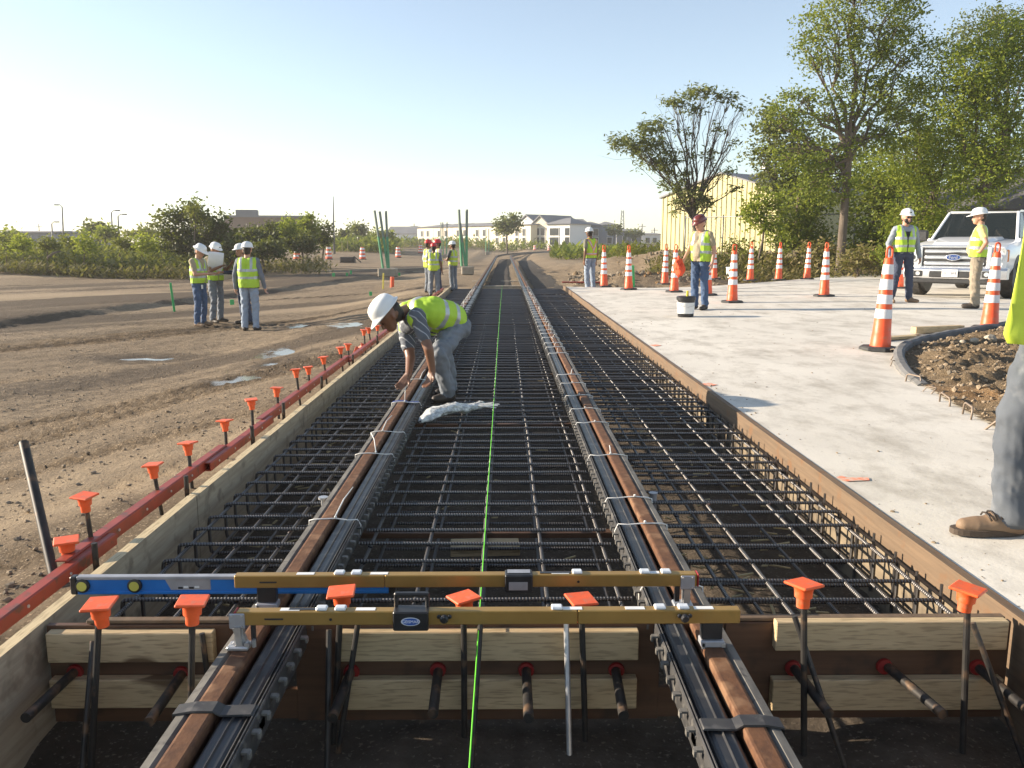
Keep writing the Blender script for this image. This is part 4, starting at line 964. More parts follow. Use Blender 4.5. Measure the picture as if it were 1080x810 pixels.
# clods and pebbles over the dirt and over the heap
CLOD = M('clod', (0.31, 0.235, 0.155), (0.22, 0.165, 0.108), 9, .95)
def scatter(name, lab, n, pick, s0, s1):
    tmpl = []
    for q in range(6):
        bm_ = bmesh.new(); bmesh.ops.create_icosphere(bm_, subdivisions=1, radius=1)
        vv = [v.co * rnd.uniform(.6, 1.25) for v in bm_.verts]; ff = [[v.index for v in f.verts] for f in bm_.faces]; bm_.free(); tmpl.append((vv, ff))
    mb = MB()
    for k in range(n):
        p = pick()
        if p is None: continue
        s = s0 + (s1 - s0) * rnd.random() ** 4; vv, ff = tmpl[k % 6]; a = rnd.uniform(0, 6.28); c, d = math.cos(a) * s, math.sin(a) * s; fl = rnd.uniform(.5, .9)
        mb.add([(p.x + v.x * c - v.y * d, p.y + v.x * d + v.y * c, p.z + v.z * s * fl + s * .25) for v in vv], ff, CLOD if rnd.random() < .8 else ROCK)
    tag(mb.build(name, fix=False), lab, kind='stuff')
def pk3():
    y = 2.0 + 14 * rnd.random() ** 1.3; x = PIT_R + .05 + 2.6 * rnd.random() ** 2.2 * (1 + y * .12)
    return Vector((x, y, conc_z(x) - .002))
scatter('grit', 'bits of grit and dirt strewn on the concrete', 420, pk3, .003, .013)
def pk():
    y = 2.2 + 15 * rnd.random() ** 1.6; x = -1.85 - rnd.random() * (1.2 + y * .62)
    if noise.noise((x * .9, y * .5, 3)) < -.05 and rnd.random() < .75: return None
    return Vector((x, y, gz(x, y)))
scatter('clods', 'small clods and pebbles strewn over the bare dirt', 9500, pk, .005, .019)
def pk2():
    x = rnd.uniform(xs0, 7.5); y = rnd.uniform(ys0, ys1); i = int((x - xs0) / st); j = int((y - ys0) / st)
    if (i, j) not in vm or not inside(x, y, poly): return None
    return Vector(ISLV[vm[(i, j)]])
scatter('heap_clods', 'crumbs of earth and stones on the heap inside the kerb', 7500, pk2, .007, .034)
# ------------------------------------------------------------------ people
def cloth(name, c, c2=None, rough=.85): return M(name, c, tuple(x * .8 for x in c), 7, rough, bs=.3, bscale=90, lo=.3, hi=.7)
SK1 = M('skin_light', (0.52, 0.28, 0.19), (0.46, 0.24, 0.16), 14, .5); SK2 = M('skin_brown', (0.20, 0.095, 0.055), (0.165, 0.078, 0.045), 14, .45); SK3 = M('skin_tan', (0.40, 0.21, 0.13), (0.35, 0.18, 0.11), 14, .5)
HAIRM = M('dark_hair', (0.025, 0.018, 0.014), None, 60, .6)
JEAN = cloth('blue_jeans', (0.17, 0.22, 0.32), (0.11, 0.15, 0.23)); JEAND = cloth('dark_jeans', (0.045, 0.058, 0.10), (0.03, 0.04, 0.07)); JEANG = cloth('grey_jeans', (0.185, 0.205, 0.235), (0.17, 0.19, 0.22)); JEANN = cloth('navy_jeans', (0.06, 0.105, 0.20), (0.035, 0.065, 0.13)); KHAKI = cloth('khaki_trousers', (0.30, 0.25, 0.185), (0.23, 0.19, 0.14)); JEANL = cloth('pale_jeans', (0.29, 0.35, 0.44), (0.2, .25, .33))
DENIM = M('dusty_denim', (0.105, 0.118, 0.138), (0.08, 0.091, 0.108), 5, .9, bs=.35, bscale=260, bd=.002, c3=(.15, .16, .175), s3=9); TAN = cloth('tan_shirt', (0.36, 0.30, 0.20)); GRYS = cloth('grey_shirt', (0.28, 0.31, 0.36)); NAVY = cloth('navy_shirt', (0.03, 0.04, 0.075)); YELS = cloth('yellow_shirt', (0.72, 0.58, 0.22)); OLIVE = cloth('olive_shirt', (0.20, 0.19, 0.14)); LBLUE = cloth('pale_blue_shirt', (0.38, 0.45, 0.55)); PINK = cloth('pale_pink_shirt', (0.55, 0.46, 0.46)); CHAR = cloth('charcoal_shirt', (0.085, 0.09, 0.10)); SLATE = cloth('slate_shirt', (0.16, 0.18, 0.22))
BOOTT = M('tan_boot', (0.25, 0.165, 0.10), (0.18, 0.115, 0.07), 10, .7, bs=.15); BOOTD = M('dark_boot', (0.05, 0.036, 0.026), (0.035, 0.026, 0.02), 10, .6); REDSH = M('red_shoe', (0.5, 0.03, 0.015), None, 10, .6); SOLE = M('boot_sole', (0.085, 0.06, 0.042), None, 10, .8)
LIME = M('lime_vest', (0.44, 0.66, 0.05), (0.38, 0.58, 0.04), 12, .7, bs=.2, bscale=30); YLIM = M('yellow_vest', (0.55, 0.68, 0.06), (0.48, 0.60, 0.05), 12, .7, bs=.2, bscale=30); REFL = M('reflective_band', (0.44, 0.46, 0.48), (0.36, 0.38, 0.4), 30, .35, metal=.3); VORG = M('vest_orange_trim', (0.85, 0.20, 0.03), None, 12, .7)
HATW = M('white_hard_hat', (0.82, 0.82, 0.80), (0.76, 0.76, 0.74), 8, .3, coat=.3); HATR = M('red_hard_hat', (0.62, 0.03, 0.025), (0.5, 0.025, 0.02), 8, .35, coat=.3); HATB = M('maroon_hard_hat', (0.17, 0.03, 0.022), (0.11, 0.022, 0.018), 8, .3, coat=.4)
DARKG = M('dark_lens', (0.01, 0.01, 0.012), None, 6, .12); BELT = M('black_belt', (0.02, 0.018, 0.016), None, 10, .5)
# striped polo for the bending worker
m, t_, b = nodes('striped_shirt'); co = N(t_, 'ShaderNodeTexCoord').outputs['Object']; wv = N(t_, 'ShaderNodeTexWave', bands_direction='DIAGONAL'); wv.inputs['Scale'].default_value = 7; wv.inputs['Distortion'].default_value = 2.2; wv.inputs['Detail'].default_value = 1; t_.links.new(co, wv.inputs[0])
mr = N(t_, 'ShaderNodeMapRange'); mr.inputs[1].default_value = .90; mr.inputs[2].default_value = .97; t_.links.new(wv.outputs['Fac'], mr.inputs[0]); t_.links.new(mixc(t_, mr.outputs[0], (0.10, 0.11, 0.13), (0.36, 0.37, 0.39)), b.inputs['Base Color']); b.inputs['Roughness'].default_value = .85
STRIPE = m

def remeshed(caps, vox, smooth=4, flat=None):
    vs = []; fs = []
    for (p, r1, q, r2, tg) in caps:
        p = Vector(p); q = Vector(q); d = q - p
        if d.length < 1e-4: q = p + Vector((0, 0, 1e-3)); d = q - p
        d.normalize(); u = d.orthogonal().normalized(); w_ = d.cross(u); n = 14; o = len(vs); rings = []
        for a in (-80, -50, -22, 0): rings.append((p + d * math.sin(R(a)) * r1, r1 * math.cos(R(a))))
        for a in (0, 22, 50, 80): rings.append((q + d * math.sin(R(a)) * r2, r2 * math.cos(R(a))))
        for c, r in rings:
            for k in range(n): an = 2 * math.pi * k / n; vs.append(c + (u * math.cos(an) + w_ * math.sin(an)) * r)
        for i in range(len(rings) - 1):
            for k in range(n): fs.append((o + i * n + k, o + i * n + (k + 1) % n, o + (i + 1) * n + (k + 1) % n, o + (i + 1) * n + k))
        fs.append(tuple(o + k for k in range(n))[::-1]); fs.append(tuple(o + (len(rings) - 1) * n + k for k in range(n)))
    me = bpy.data.meshes.new('tmp'); me.from_pydata(vs, [], fs); o = bpy.data.objects.new('tmp', me); COL.objects.link(o)
    md = o.modifiers.new('r', 'REMESH'); md.mode = 'VOXEL'; md.voxel_size = vox
    sm = o.modifiers.new('s', 'SMOOTH'); sm.factor = .5; sm.iterations = smooth
    dg = bpy.context.evaluated_depsgraph_get(); me2 = bpy.data.meshes.new_from_object(o.evaluated_get(dg)); bpy.data.objects.remove(o)
    return me2
def nearest_cap(me, caps):
    n = len(me.polygons); c = np.zeros(n * 3); me.polygons.foreach_get('center', c); c = c.reshape(-1, 3); best = np.full(n, 9e9); idx = np.zeros(n, int)
    for i, (p, r1, q, r2, tg) in enumerate(caps):
        p = np.array(p); q = np.array(q); d = q - p; L = max(d @ d, 1e-8); t = np.clip(((c - p) @ d) / L, 0, 1); dist = np.linalg.norm(c - p - t[:, None] * d, axis=1) - (r1 + (r2 - r1) * t)
        k = dist < best; best[k] = dist[k]; idx[k] = i
    return idx, c
def hand_caps(wr, dirv, side, J, tg='skin', curl=.5, s=1.0):
    """palm, four fingers with two bends each and a thumb that leaves the side of the palm"""
    d = Vector(dirv).normalized(); lat = Vector(side) - d * Vector(side).dot(d); lat.normalize(); nrm = d.cross(lat); out = []
    wr = Vector(wr); pc = wr + d * .045 * s
    for k in (-1, 0, 1): out.append((wr + lat * .012 * k * s, .021 * s, wr + d * .085 * s + lat * .026 * k * s, .0135 * s, tg))
    for k, L in zip((-1.5, -.5, .5, 1.5), (.062, .076, .080, .070)):
        b_ = wr + d * .088 * s + lat * .0195 * k * s; m_ = b_ + (d * math.cos(curl) + nrm * math.sin(curl)) * L * .55 * s; e = m_ + (d * math.cos(2 * curl) + nrm * math.sin(2 * curl)) * L * .5 * s
        out += [(b_, .0095 * s, m_, .0085 * s, tg), (m_, .0085 * s, e, .0068 * s, tg)]
    b_ = wr + d * .03 * s + lat * .022 * s; m_ = b_ + (d * .6 + lat * .75 + nrm * .25).normalized() * .042 * s; e = m_ + (d * .85 + lat * .25 + nrm * .4).normalized() * .033 * s
    return out + [(b_, .013 * s, m_, .0105 * s, tg), (m_, .0105 * s, e, .008 * s, tg)]
def stand(**kw):
    J = dict(hipL=(.095, 0, .93), hipR=(-.095, 0, .93), kneeL=(.11, -.015, .5), kneeR=(-.11, -.015, .5), ankL=(.115, .03, .09), ankR=(-.115, .03, .09), toeL=(.14, -.155, .035), toeR=(-.14, -.155, .035),
             chest=(0, .0, 1.24), neck=(0, .015, 1.46), shL=(.185, .01, 1.40), shR=(-.185, .01, 1.40), elL=(.25, .03, 1.12), elR=(-.25, .03, 1.12), wrL=(.265, -.03, .86), wrR=(-.265, -.03, .86), head=(0, -.02, 1.615), hf=(0, -1, -.05), hu=(0, -.05, 1))
    J.update(kw); return {k: Vector(v) for k, v in J.items()}
def person(label, loc, rz, J, look, scale=1.0, vox=.011, ground_clip=True, group=None):
    Rz = Matrix.Rotation(rz, 3, 'Z'); hip = (J['hipL'] + J['hipR']) / 2; up = (J['neck'] - hip).normalized(); lat = (J['shL'] - J['shR']); lat = (lat - up * lat.dot(up)).normalized(); fw = lat.cross(up)
    hf = J['hf'].normalized(); hu = (J['hu'] - hf * J['hu'].dot(hf)).normalized(); hl = hu.cross(hf) * -1; H = J['head']
    if hl.dot(lat) < 0: hl = -hl
    fat = look.get('fat', 1.0); caps = []; sh = 'shirt'
    for s in (-1, 1):
        caps += [(hip + lat * .062 * s + up * .03, .112 * fat, J['chest'] + lat * .075 * s, .115 * fat, sh), (J['chest'] + lat * .075 * s, .115 * fat, hip.lerp(J['neck'], .84) + lat * .085 * s, .092, sh)]
    if look.get('belly'): caps.append((hip + up * .14 + fw * .05, .115 * fat, J['chest'] - up * .06 + fw * .035, .10, sh))
    caps += [(J['shL'] - lat * .03 - up * .02, .066, J['shR'] + lat * .03 - up * .02, .066, sh), (J['neck'] - up * .03, .062, H - hu * .03 - hf * .02, .056, 'skin')]
    for s in 'LR':
        hp, kn, an, to = J['hip' + s], J['knee' + s], J['ank' + s], J['toe' + s]
        lg = look.get('legw', 1.0)
        caps += [(hip.lerp(hp, .6) + up * .01, .112 * fat, hp - up * .03, .104, 'trousers'), (hp, .098 * lg, kn, .074 * lg, 'trousers'), (kn, .072 * lg, an + (kn - an) * .25, .068 * lg, 'trousers'), (an + (kn - an) * .25, .068 * lg, an + (kn - an) * .02, .066 * lg, 'trousers')]
        f_ = (to - an); f_.z = 0; f_.normalize() if f_.length > 1e-5 else None
        dn = Vector((0, 0, -1)) if ground_clip else (an - kn).normalized()
        caps += [(an + dn * .02, .05, an + dn * .045 - f_ * .03, .047, 'boot'), (an + dn * .045 - f_ * .01, .046, to - f_ * .045, .042, 'boot'), (to - f_ * .05, .044, to, .034, 'boot'), (an, .05, to - f_ * .09, .042, 'boot')]
        shd, el, wr = J['sh' + s], J['el' + s], J['wr' + s]
        slv = look.get('sleeve', 'short')
        if slv == 'long': caps += [(shd, .067, el, .052, sh), (el, .052, wr, .042, sh)]
        else: caps += [(shd, .068, shd.lerp(el, .62), .06, sh), (shd.lerp(el, .5), .046, el, .042, 'skin'), (el, .042, wr, .028, 'skin')]
        caps += hand_caps(wr, J.get('hd' + s, wr - el), J.get('hs' + s, -fw if s == 'L' else -fw) * -1, J, 'skin' if not look.get('gloves') else 'glove', look.get('curl', .45))
    # head
    caps += [(H + hu * .022 - hf * .02, .092, H + hu * .022 + hf * .018, .082, 'skin'), (H - hu * .02 + hf * .03, .07, H - hu * .065 + hf * .052, .048, 'skin'), (H - hu * .085 + hf * .07, .026, H - hu * .07 + hf * .075, .03, 'skin'), (H + hu * .005 + hf * .094, .011, H - hu * .028 + hf * .11, .0145, 'skin'), (H + hu * .025 + hl * .035 + hf * .082, .014, H + hu * .025 - hl * .035 + hf * .082, .014, 'skin'), (H - hu * .052 + hl * .018 + hf * .088, .012, H - hu * .052 - hl * .018 + hf * .088, .012, 'lip')]
    for s in (-1, 1): caps.append((H + hl * .086 * s + hu * .012 - hf * .01, .012, H + hl * .084 * s - hu * .024 - hf * .004, .012, 'skin'))
    caps.append((H + hu * .012 - hf * .042, .088, H - hu * .028 - hf * .045, .07, 'hair'))
    if look.get('beard'): caps += [(H - hu * .088 + hf * .068, .034, H - hu * .05 + hf * .055 + hl * .04, .04, 'hair'), (H - hu * .088 + hf * .068, .034, H - hu * .05 + hf * .055 - hl * .04, .04, 'hair')]
    me = remeshed(caps, vox)
    idx, cen = nearest_cap(me, caps); tags = [c[4] for c in caps]
    mats = dict(skin=look['skin'], lip=look['skin'], shirt=look['shirt'], trousers=look['trousers'], boot=look['boot'], hair=look.get('hair', HAIRM), glove=look.get('gloves', SK1)); order = list(mats)
    for k in order: me.materials.append(mats[k])
    me.polygons.foreach_set('material_index', [order.index(tags[i]) for i in idx]); me.polygons.foreach_set('use_smooth', [True] * len(me.polygons))
    # folds in the cloth
    vt = [None] * len(me.vertices)
    for p_, i in zip(me.polygons, idx):
        for v in p_.vertices: vt[v] = tags[i]
    sd_ = look.get('seed', 0)
    nv = np.zeros(len(me.vertices) * 3); me.vertices.foreach_get('co', nv); nn = np.zeros(len(me.vertices) * 3); me.vertex_normals.foreach_get('vector', nn); CO_ = [Vector(q) for q in nv.reshape(-1, 3)]; NN_ = [Vector(q) for q in nn.reshape(-1, 3)]
    cr_ = look.get('crease', 1.0)
    for i_, c in enumerate(CO_):
        tg = vt[i_]
        if tg in ('trousers', 'shirt'):
            a = (.010 if tg == 'trousers' else .007) * look.get('fold', 1.5)
            CO_[i_] = c = c + NN_[i_] * (a * noise.noise((c.x * 9 * cr_ + sd_, c.y * 9 * cr_, (c.z * 13 + c.x * 6 + c.y * 7) * cr_)) + a * .6 * cr_ * cr_ * noise.noise((c.x * 22, c.y * 22 + sd_, c.z * 26 + c.y * 15)))
        if ground_clip and c.z < 0.002: c.z = 0.002 + (c.z * .05)
    me.vertices.foreach_set('co', np.array([tuple(q) for q in CO_]).ravel()); me.update()
    o = bpy.data.objects.new('person', me); COL.objects.link(o); o.location = loc; o.rotation_euler = (0, 0, rz); o.scale = (scale,) * 3
    tag(o, label, 'person', group)
    # soles
    # vest
    if look.get('vest'):
        vc = []
        g = .020
        for s in (-1, 1): vc += [(hip + lat * .064 * s + up * .0, .118 * fat + g, J['chest'] + lat * .077 * s, .117 * fat + g, ''), (J['chest'] + lat * .077 * s, .117 * fat + g, hip.lerp(J['neck'], .84) + lat * .087 * s, .094 + g, '')]
        if look.get('belly'): vc.append((hip + up * .12 + fw * .05, .117 * fat + g, J['chest'] - up * .06 + fw * .035, .10 + g, ''))
        vc.append((J['shL'] - lat * .028 - up * .012, .066 + g, J['shR'] + lat * .028 - up * .012, .066 + g, ''))
        vm = remeshed(vc, max(.009, vox)); b_ = bmesh.new(); b_.from_mesh(vm); hem = look.get('hem', .0)
        bmesh.ops.bisect_plane(b_, geom=b_.verts[:] + b_.edges[:] + b_.faces[:], plane_co=hip + up * hem, plane_no=-up, clear_outer=True)
        for v in b_.verts:
            c = v.co; v.co += v.normal * (.013 * noise.noise((c.x * 7 + sd_, c.y * 7, c.z * 6)) + .007 * noise.noise((c.x * 19, c.y * 19, c.z * 15 + c.x * 9)))
        b_.to_mesh(vm); b_.free(); base, tr = (LIME, REFL) if look['vest'] != 'yellow' else (YLIM, REFL)
        for k in (base, tr, look['shirt'], VORG, BELT): vm.materials.append(k)
        L = (J['neck'] - hip).length; mi = []
        for p_ in vm.polygons:
            q = p_.center - hip; t = q.dot(up) / L; l = q.dot(lat); f_ = q.dot(fw); k = 0
            if abs(t - .28) < .047 or abs(t - .56) < .047: k = 1
            if t > .56 and abs(abs(l) - .105) < .026: k = 1
            if look['vest'] == 'cross':
                k = 0
                if abs(t - .24) < .06: k = 3
                if abs(t - .24) < .03: k = 1
                if f_ < 0.02 and t > .3 and abs(abs(l) - (t - .42) * .28) < .045: k = 3
                if f_ < 0.02 and t > .3 and abs(abs(l) - (t - .42) * .28) < .02: k = 1
                if f_ > 0 and abs(abs(l) - .10) < .03: k = 3
            if f_ > .03 and abs(l) < .012 + max(0, (t - .55)) * .20: k = 2 if not look.get('closed') or t > .8 else 4
            if f_ > .03 and not look.get('closed') and look.get('open') and abs(l) < look['open']: k = 2
            if min((p_.center - J['shL']).length, (p_.center - J['shR']).length) < .074: k = 2
            if t - hem / L < .02: k = 4
            mi.append(k)
        vm.polygons.foreach_set('material_index', mi); vm.polygons.foreach_set('use_smooth', [True] * len(vm.polygons)); vo = bpy.data.objects.new('safety_vest', vm); COL.objects.link(vo); vo.parent = o
    # hard hat
    mb = MB(); rot = Matrix((hl, -hf, hu)).transposed(); hat = look['hat']; pr = [(.136, -.004), (.140, -.002), (.138, .004), (.122, .012), (.119, .03), (.112, .062), (.096, .090), (.070, .108), (.036, .118), (.006, .121)]
    b0 = H + hu * .058 - hf * .005; vs = []; fs = []; n = 28
    for i, (r, z) in enumerate(pr):
        for k in range(n):
            a = 2 * math.pi * k / n; x = r * math.sin(a) * .92; y = -r * math.cos(a) * 1.1
            fr = max(0, math.cos(a)); zz = z
            if i < 3: y -= .035 * fr ** 3; zz = z - .016 * fr ** 2; x *= (1 if not look.get('brim') else 1.12); y *= (1 if not look.get('brim') else 1.12)
            if i > 3: zz += .006 * math.exp(-(x / .016) ** 2) * (1 if i > 5 else .4)
            vs.append(b0 + rot @ Vector((x, y, zz)))
    for i in range(len(pr) - 1):
        for k in range(n): fs.append((i * n + k, i * n + (k + 1) % n, (i + 1) * n + (k + 1) % n, (i + 1) * n + k))
    fs.append(tuple(range(n))[::-1]); fs.append(tuple((len(pr) - 1) * n + k for k in range(n))); mb.add(vs, fs, hat); mb.build('hard_hat', o, smooth=True)
    if look.get('eyes', True):
        for s in (-1, 1):
            mb = MB()
            if look.get('glasses'): mb.box(H + hu * .008 + hf * .094 + hl * .031 * s, (.05, .05, .028), DARKG, .01, rot)
            else: mb.lathe([(.0005, -.01), (.008, -.006), (.011, 0), (.008, .006), (.0005, .01)], DARKG, H + hu * .004 + hf * .086 + hl * .031 * s, 8)
            mb.build('lens' if look.get('glasses') else 'eye', o, smooth=True)
    if look.get('badge'):
        mb = MB(); mb.box(hip + fw * .13 - lat * .09 * look.get('badge') - up * .07, (.055, .012, .085), WHITE, .002, Matrix((lat, fw, up)).transposed()); mb.build('id_badge', o)
    if look.get('logo'):
        for s in (-1, 1): mb = MB(); mb.box(b0 + hf * .128 + hu * .045 + hl * .0, (.035, .008, .022), look['logo'], .002, rot); mb.build('hat_mark', o); break
    return o
def at(u, v, rz=0, z0=-.45): return ground_at(u, v, z0)
TOWARD = 0.0
def face(u_deg): return R(u_deg)        # 0 faces the camera, +90 faces image right (+X), -90 faces image left, 180 faces away
# two men reading a drawing
p = at(213, 344.5); sA = 1.0
readL = dict(elL=(.24, -.08, 1.13), elR=(-.24, -.08, 1.13), wrL=(.13, -.33, 1.14), wrR=(-.13, -.33, 1.14), head=(0, -.06, 1.60), hf=(0, -1, -.55), hu=(0, -.5, 1), neck=(0, 0, 1.45), hsL=(-1, 0, 0), hsR=(1, 0, 0))
person('man in tan shirt and lime vest with navy jeans, reading papers on the open dirt', p, face(75), stand(**readL), dict(skin=SK1, shirt=TAN, trousers=JEANN, boot=BOOTT, hat=HATW, vest='lime', brim=1, badge=1, belly=1, seed=3), 1.0)
pB = at(228, 341.5) + Vector((0, .1, 0))
person('man in white hat and grey jeans behind the navy jeans man, holding a sheet up', pB, face(62), stand(**dict(readL, elL=(.23, -.1, 1.15), wrL=(.16, -.33, 1.28), elR=(-.22, -.1, 1.15), wrR=(-.14, -.34, 1.25), hf=(0, -1, -.3), kneeR=(-.13, -.06, .5), ankR=(-.16, -.03, .09), toeR=(-.19, -.21, .035))), dict(skin=SK2, shirt=TAN, trousers=JEANG, boot=BOOTD, hat=HATW, vest='lime', logo=BLACK, seed=7), 1.01)
PAPER = M('drawing_paper', (0.82, 0.82, 0.82), (0.74, 0.75, 0.77), 5, .8)
def sheet(c, w_, h_, rot, lab, bend_=.05):
    mb = MB(); vs = []; fs = []; n = 9
    for i in range(n):
        for j in range(n):
            x = (i / (n - 1) - .5) * w_; z = (j / (n - 1) - .5) * h_; vs.append((x, bend_ * math.cos(j / (n - 1) * 5) * .5 + bend_ * math.sin(i / (n - 1) * 3), z))
            if i and j: k = i * n + j; fs.append((k, k - 1, k - n - 1, k - n))
    mb.add(vs, fs, PAPER); o = mb.build('drawing_sheet', smooth=True); o.location = c; o.rotation_euler = rot; md = o.modifiers.new('t', 'SOLIDIFY'); md.thickness = .002; tag(o, lab, 'paper', 'drawing sheets held by the men')
q = A(227, 277, pB.y - .25); sheet(q, .33, .46, (.25, .12, .5), 'white drawing sheet held upright in front of the man in grey jeans')
q = A(239, 292, pB.y + .1); sheet(q, .50, .22, (.45, -.22, .1), 'folded white sheet held out flat between the two pairs of men', .06)
# back turned man in pale jeans and the one hidden behind him
pC = at(265, 349)
pD = at(270, 343.5) + Vector((.02, .35, 0))
person('man half hidden behind the pale jeans man, navy sleeves and white hat', Vector((pD.x - .38, pD.y + .05, pD.z)), face(-50), stand(elR=(-.26, -.06, 1.14), wrR=(-.2, -.34, 1.16), ankL=(.2, .03, .09), kneeL=(.17, -.0, .5), toeL=(.27, -.1, .035)), dict(skin=SK3, shirt=NAVY, trousers=JEAND, boot=BOOTD, hat=HATW, sleeve='long', vest='lime', seed=11), 1.0)
person('man seen from behind in lime vest and pale jeans, standing on the dirt', pC, face(178), stand(elL=(.27, .02, 1.13), wrL=(.29, -.04, .87), elR=(-.27, .02, 1.13), wrR=(-.30, -.05, .88), hf=(.1, -1, -.05)), dict(skin=SK1, shirt=SLATE, trousers=JEANL, boot=BOOTD, hat=HATW, sleeve='long', vest='lime', fat=1.08, hem=-.06, seed=15), 1.02)
# group in red helmets
def feet(u, v): return ground_at(u, v, -.3)
pE = feet(457, 313); base = pE
def at_depth(u, y): q = A(u, 300, y); return Vector((q.x, y, gz(q.x, y)))
y0 = 22.6
pp = at_depth(458, y0)
def hat_scale(p_, v): # scale so the hat top projects at photo row v
    for s_ in np.linspace(.8, 1.3, 51):
        if proj(p_ + Vector((0, 0, 1.81 * s_)))[1] <= v: return float(s_)
    return 1.2
person('worker with red helmet and yellow vest, back turned, at the end of the red form', pp, face(172), stand(ankL=(.13, 0, .09), ankR=(-.13, .02, .09), elL=(.24, -.05, 1.14), wrL=(.16, -.22, .98)), dict(skin=SK2, shirt=SLATE, trousers=JEANG, boot=BOOTD, hat=HATR, vest='yellow', hem=-.08, legw=1.1, seed=21), hat_scale(pp, 259.5))
pp = at_depth(452, y0 + 1.6); person('worker with red helmet and pale blue sleeves, beside the others in red helmets', pp, face(120), stand(elL=(.27, .04, 1.13), wrL=(.26, -.05, .87)), dict(skin=SK2, shirt=LBLUE, trousers=JEANG, boot=BOOTD, hat=HATR, vest='yellow', hem=-.08, sleeve='long', seed=23), hat_scale(pp, 252.3))
pp = at_depth(462.5, y0 + 1.3); person('worker with red helmet and pale pink sleeves behind the yellow vest', pp, face(-70), stand(), dict(skin=SK2, shirt=PINK, trousers=JEAND, boot=BOOTD, hat=HATR, sleeve='long', vest='yellow', seed=25), hat_scale(pp, 252))
pp = at_depth(478, y0 + 1.9); person('worker in white helmet and dark shirt standing apart beside the red helmet group', pp, face(-120), stand(elL=(.25, -.07, 1.14), wrL=(.12, -.25, 1.12), elR=(-.25, -.07, 1.14), wrR=(-.12, -.25, 1.1)), dict(skin=SK2, shirt=CHAR, trousers=JEANG, boot=BOOTD, hat=HATW, vest='yellow', hem=-.02, legw=1.08, seed=27), hat_scale(pp, 254))
# man with the orange trimmed vest
pp = Pc(622, 300); pp = Vector((pp.x, pp.y, gz(pp.x, pp.y))); person('worker in jeans, red shoes and orange trimmed lime vest, turned away at the concrete corner', pp, face(-140), stand(ankL=(.10, .02, .09), hf=(-.5, -1, -.1), elL=(.25, .05, 1.13), wrL=(.25, .02, .88), head=(-.0, -.05, 1.61)), dict(skin=SK2, shirt=OLIVE, trousers=JEANL, boot=REDSH, hat=HATW, vest='cross', seed=31), hat_scale(pp, 239))
# man with the bucket
p = Pc(737, 326.5); p = Vector((p.x, p.y, conc_z(p.x)))
person('worker in maroon helmet and blue jeans holding orange gloves beside the black bucket', p, face(-48), stand(elR=(-.25, -.02, 1.14), wrR=(-.23, -.2, .95), elL=(.26, .05, 1.13), wrL=(.28, -.03, .88), head=(0, -.06, 1.60), hf=(-.25, -1, -.42), hu=(0, -.4, 1)), dict(skin=SK1, shirt=TAN, trousers=JEANN, boot=BOOTD, hat=HATB, vest='lime', open=.085, hem=-.03, belly=1, seed=35), hat_scale(p, 225))
bm_ = bmesh.new(); bmesh.ops.create_icosphere(bm_, subdivisions=4, radius=.11)
for q in bm_.verts: q.co *= 1 + .5 * noise.fractal(q.co * 9, .9, 2, 3); q.co.z *= 1.5; q.co.x *= .9
mb = MB(); mb.bm(bm_, M('orange_glove', (0.85, 0.09, 0.025), (0.7, 0.07, 0.02), 20, .7)); o = mb.build('work_gloves', smooth=True); o.location = A(716.5, 281, p.y - .12); tag(o, 'bunch of bright orange gloves in the bucket worker\'s hand', 'gloves')
# man facing the camera by the pickup
p = Pc(949, 319); p = Vector((p.x, p.y, conc_z(p.x)))
person('worker facing the camera in sunglasses, white hat and dark jeans, beside the pickup', p, face(4), stand(kneeL=(.14, -.02, .5), ankL=(.19, .03, .09), toeL=(.28, -.13, .035), kneeR=(-.13, -.02, .5), ankR=(-.17, .03, .09), toeR=(-.21, -.15, .035), elR=(-.29, .04, 1.13), wrR=(-.31, -.04, .89), elL=(.28, .04, 1.13), wrL=(.30, -.04, .88)), dict(skin=SK1, shirt=GRYS, trousers=JEAND, boot=BOOTT, hat=HATW, sleeve='long', vest='lime', closed=1, glasses=1, beard=1, logo=BLACK, hem=.03, seed=41), hat_scale(p, 219))
# man with hand on hip, facing the pickup
p = Pc(1026, 325); p = Vector((p.x, p.y, conc_z(p.x)))
person('worker in yellow shirt and khaki trousers, hand on hip in front of the pickup grille', p, face(-118), stand(elL=(.40, .10, 1.17), wrL=(.22, .03, 1.02), elR=(-.26, .06, 1.13), wrR=(-.25, 0, .88), hdL=(-.5, -.3, -.4), head=(0, -.03, 1.61), hf=(.1, -1, -.12)), dict(skin=SK1, shirt=YELS, trousers=KHAKI, boot=BOOTD, hat=HATW, vest='lime', brim=1, open=.1, belly=1, fat=1.04, hem=-.02, legw=1.12, seed=45), hat_scale(p, 217.5))
# man at the frame's right edge
Yp = 3.36; p = Vector((2.405, Yp, conc_z(2.4)))
EDGE = person('man at the picture\'s edge in jeans and tan boots, long yellow vest hanging open', p, face(-92), stand(kneeR=(-.10, -.12, .51), ankR=(-.11, -.10, .09), toeR=(-.12, -.29, .035), kneeL=(.11, .03, .51), ankL=(.12, .16, .09), toeL=(.13, -.03, .035), elL=(.26, .22, 1.2), wrL=(.12, .3, 1.0), elR=(-.26, .22, 1.2), wrR=(-.12, .3, 1.0)), dict(skin=SK1, shirt=TAN, trousers=DENIM, boot=BOOTT, hat=HATW, vest='yellow', sleeve='long', belly=1, hem=-.1, seed=51, legw=1.14, fold=2.0, crease=.75), 1.01, .007)
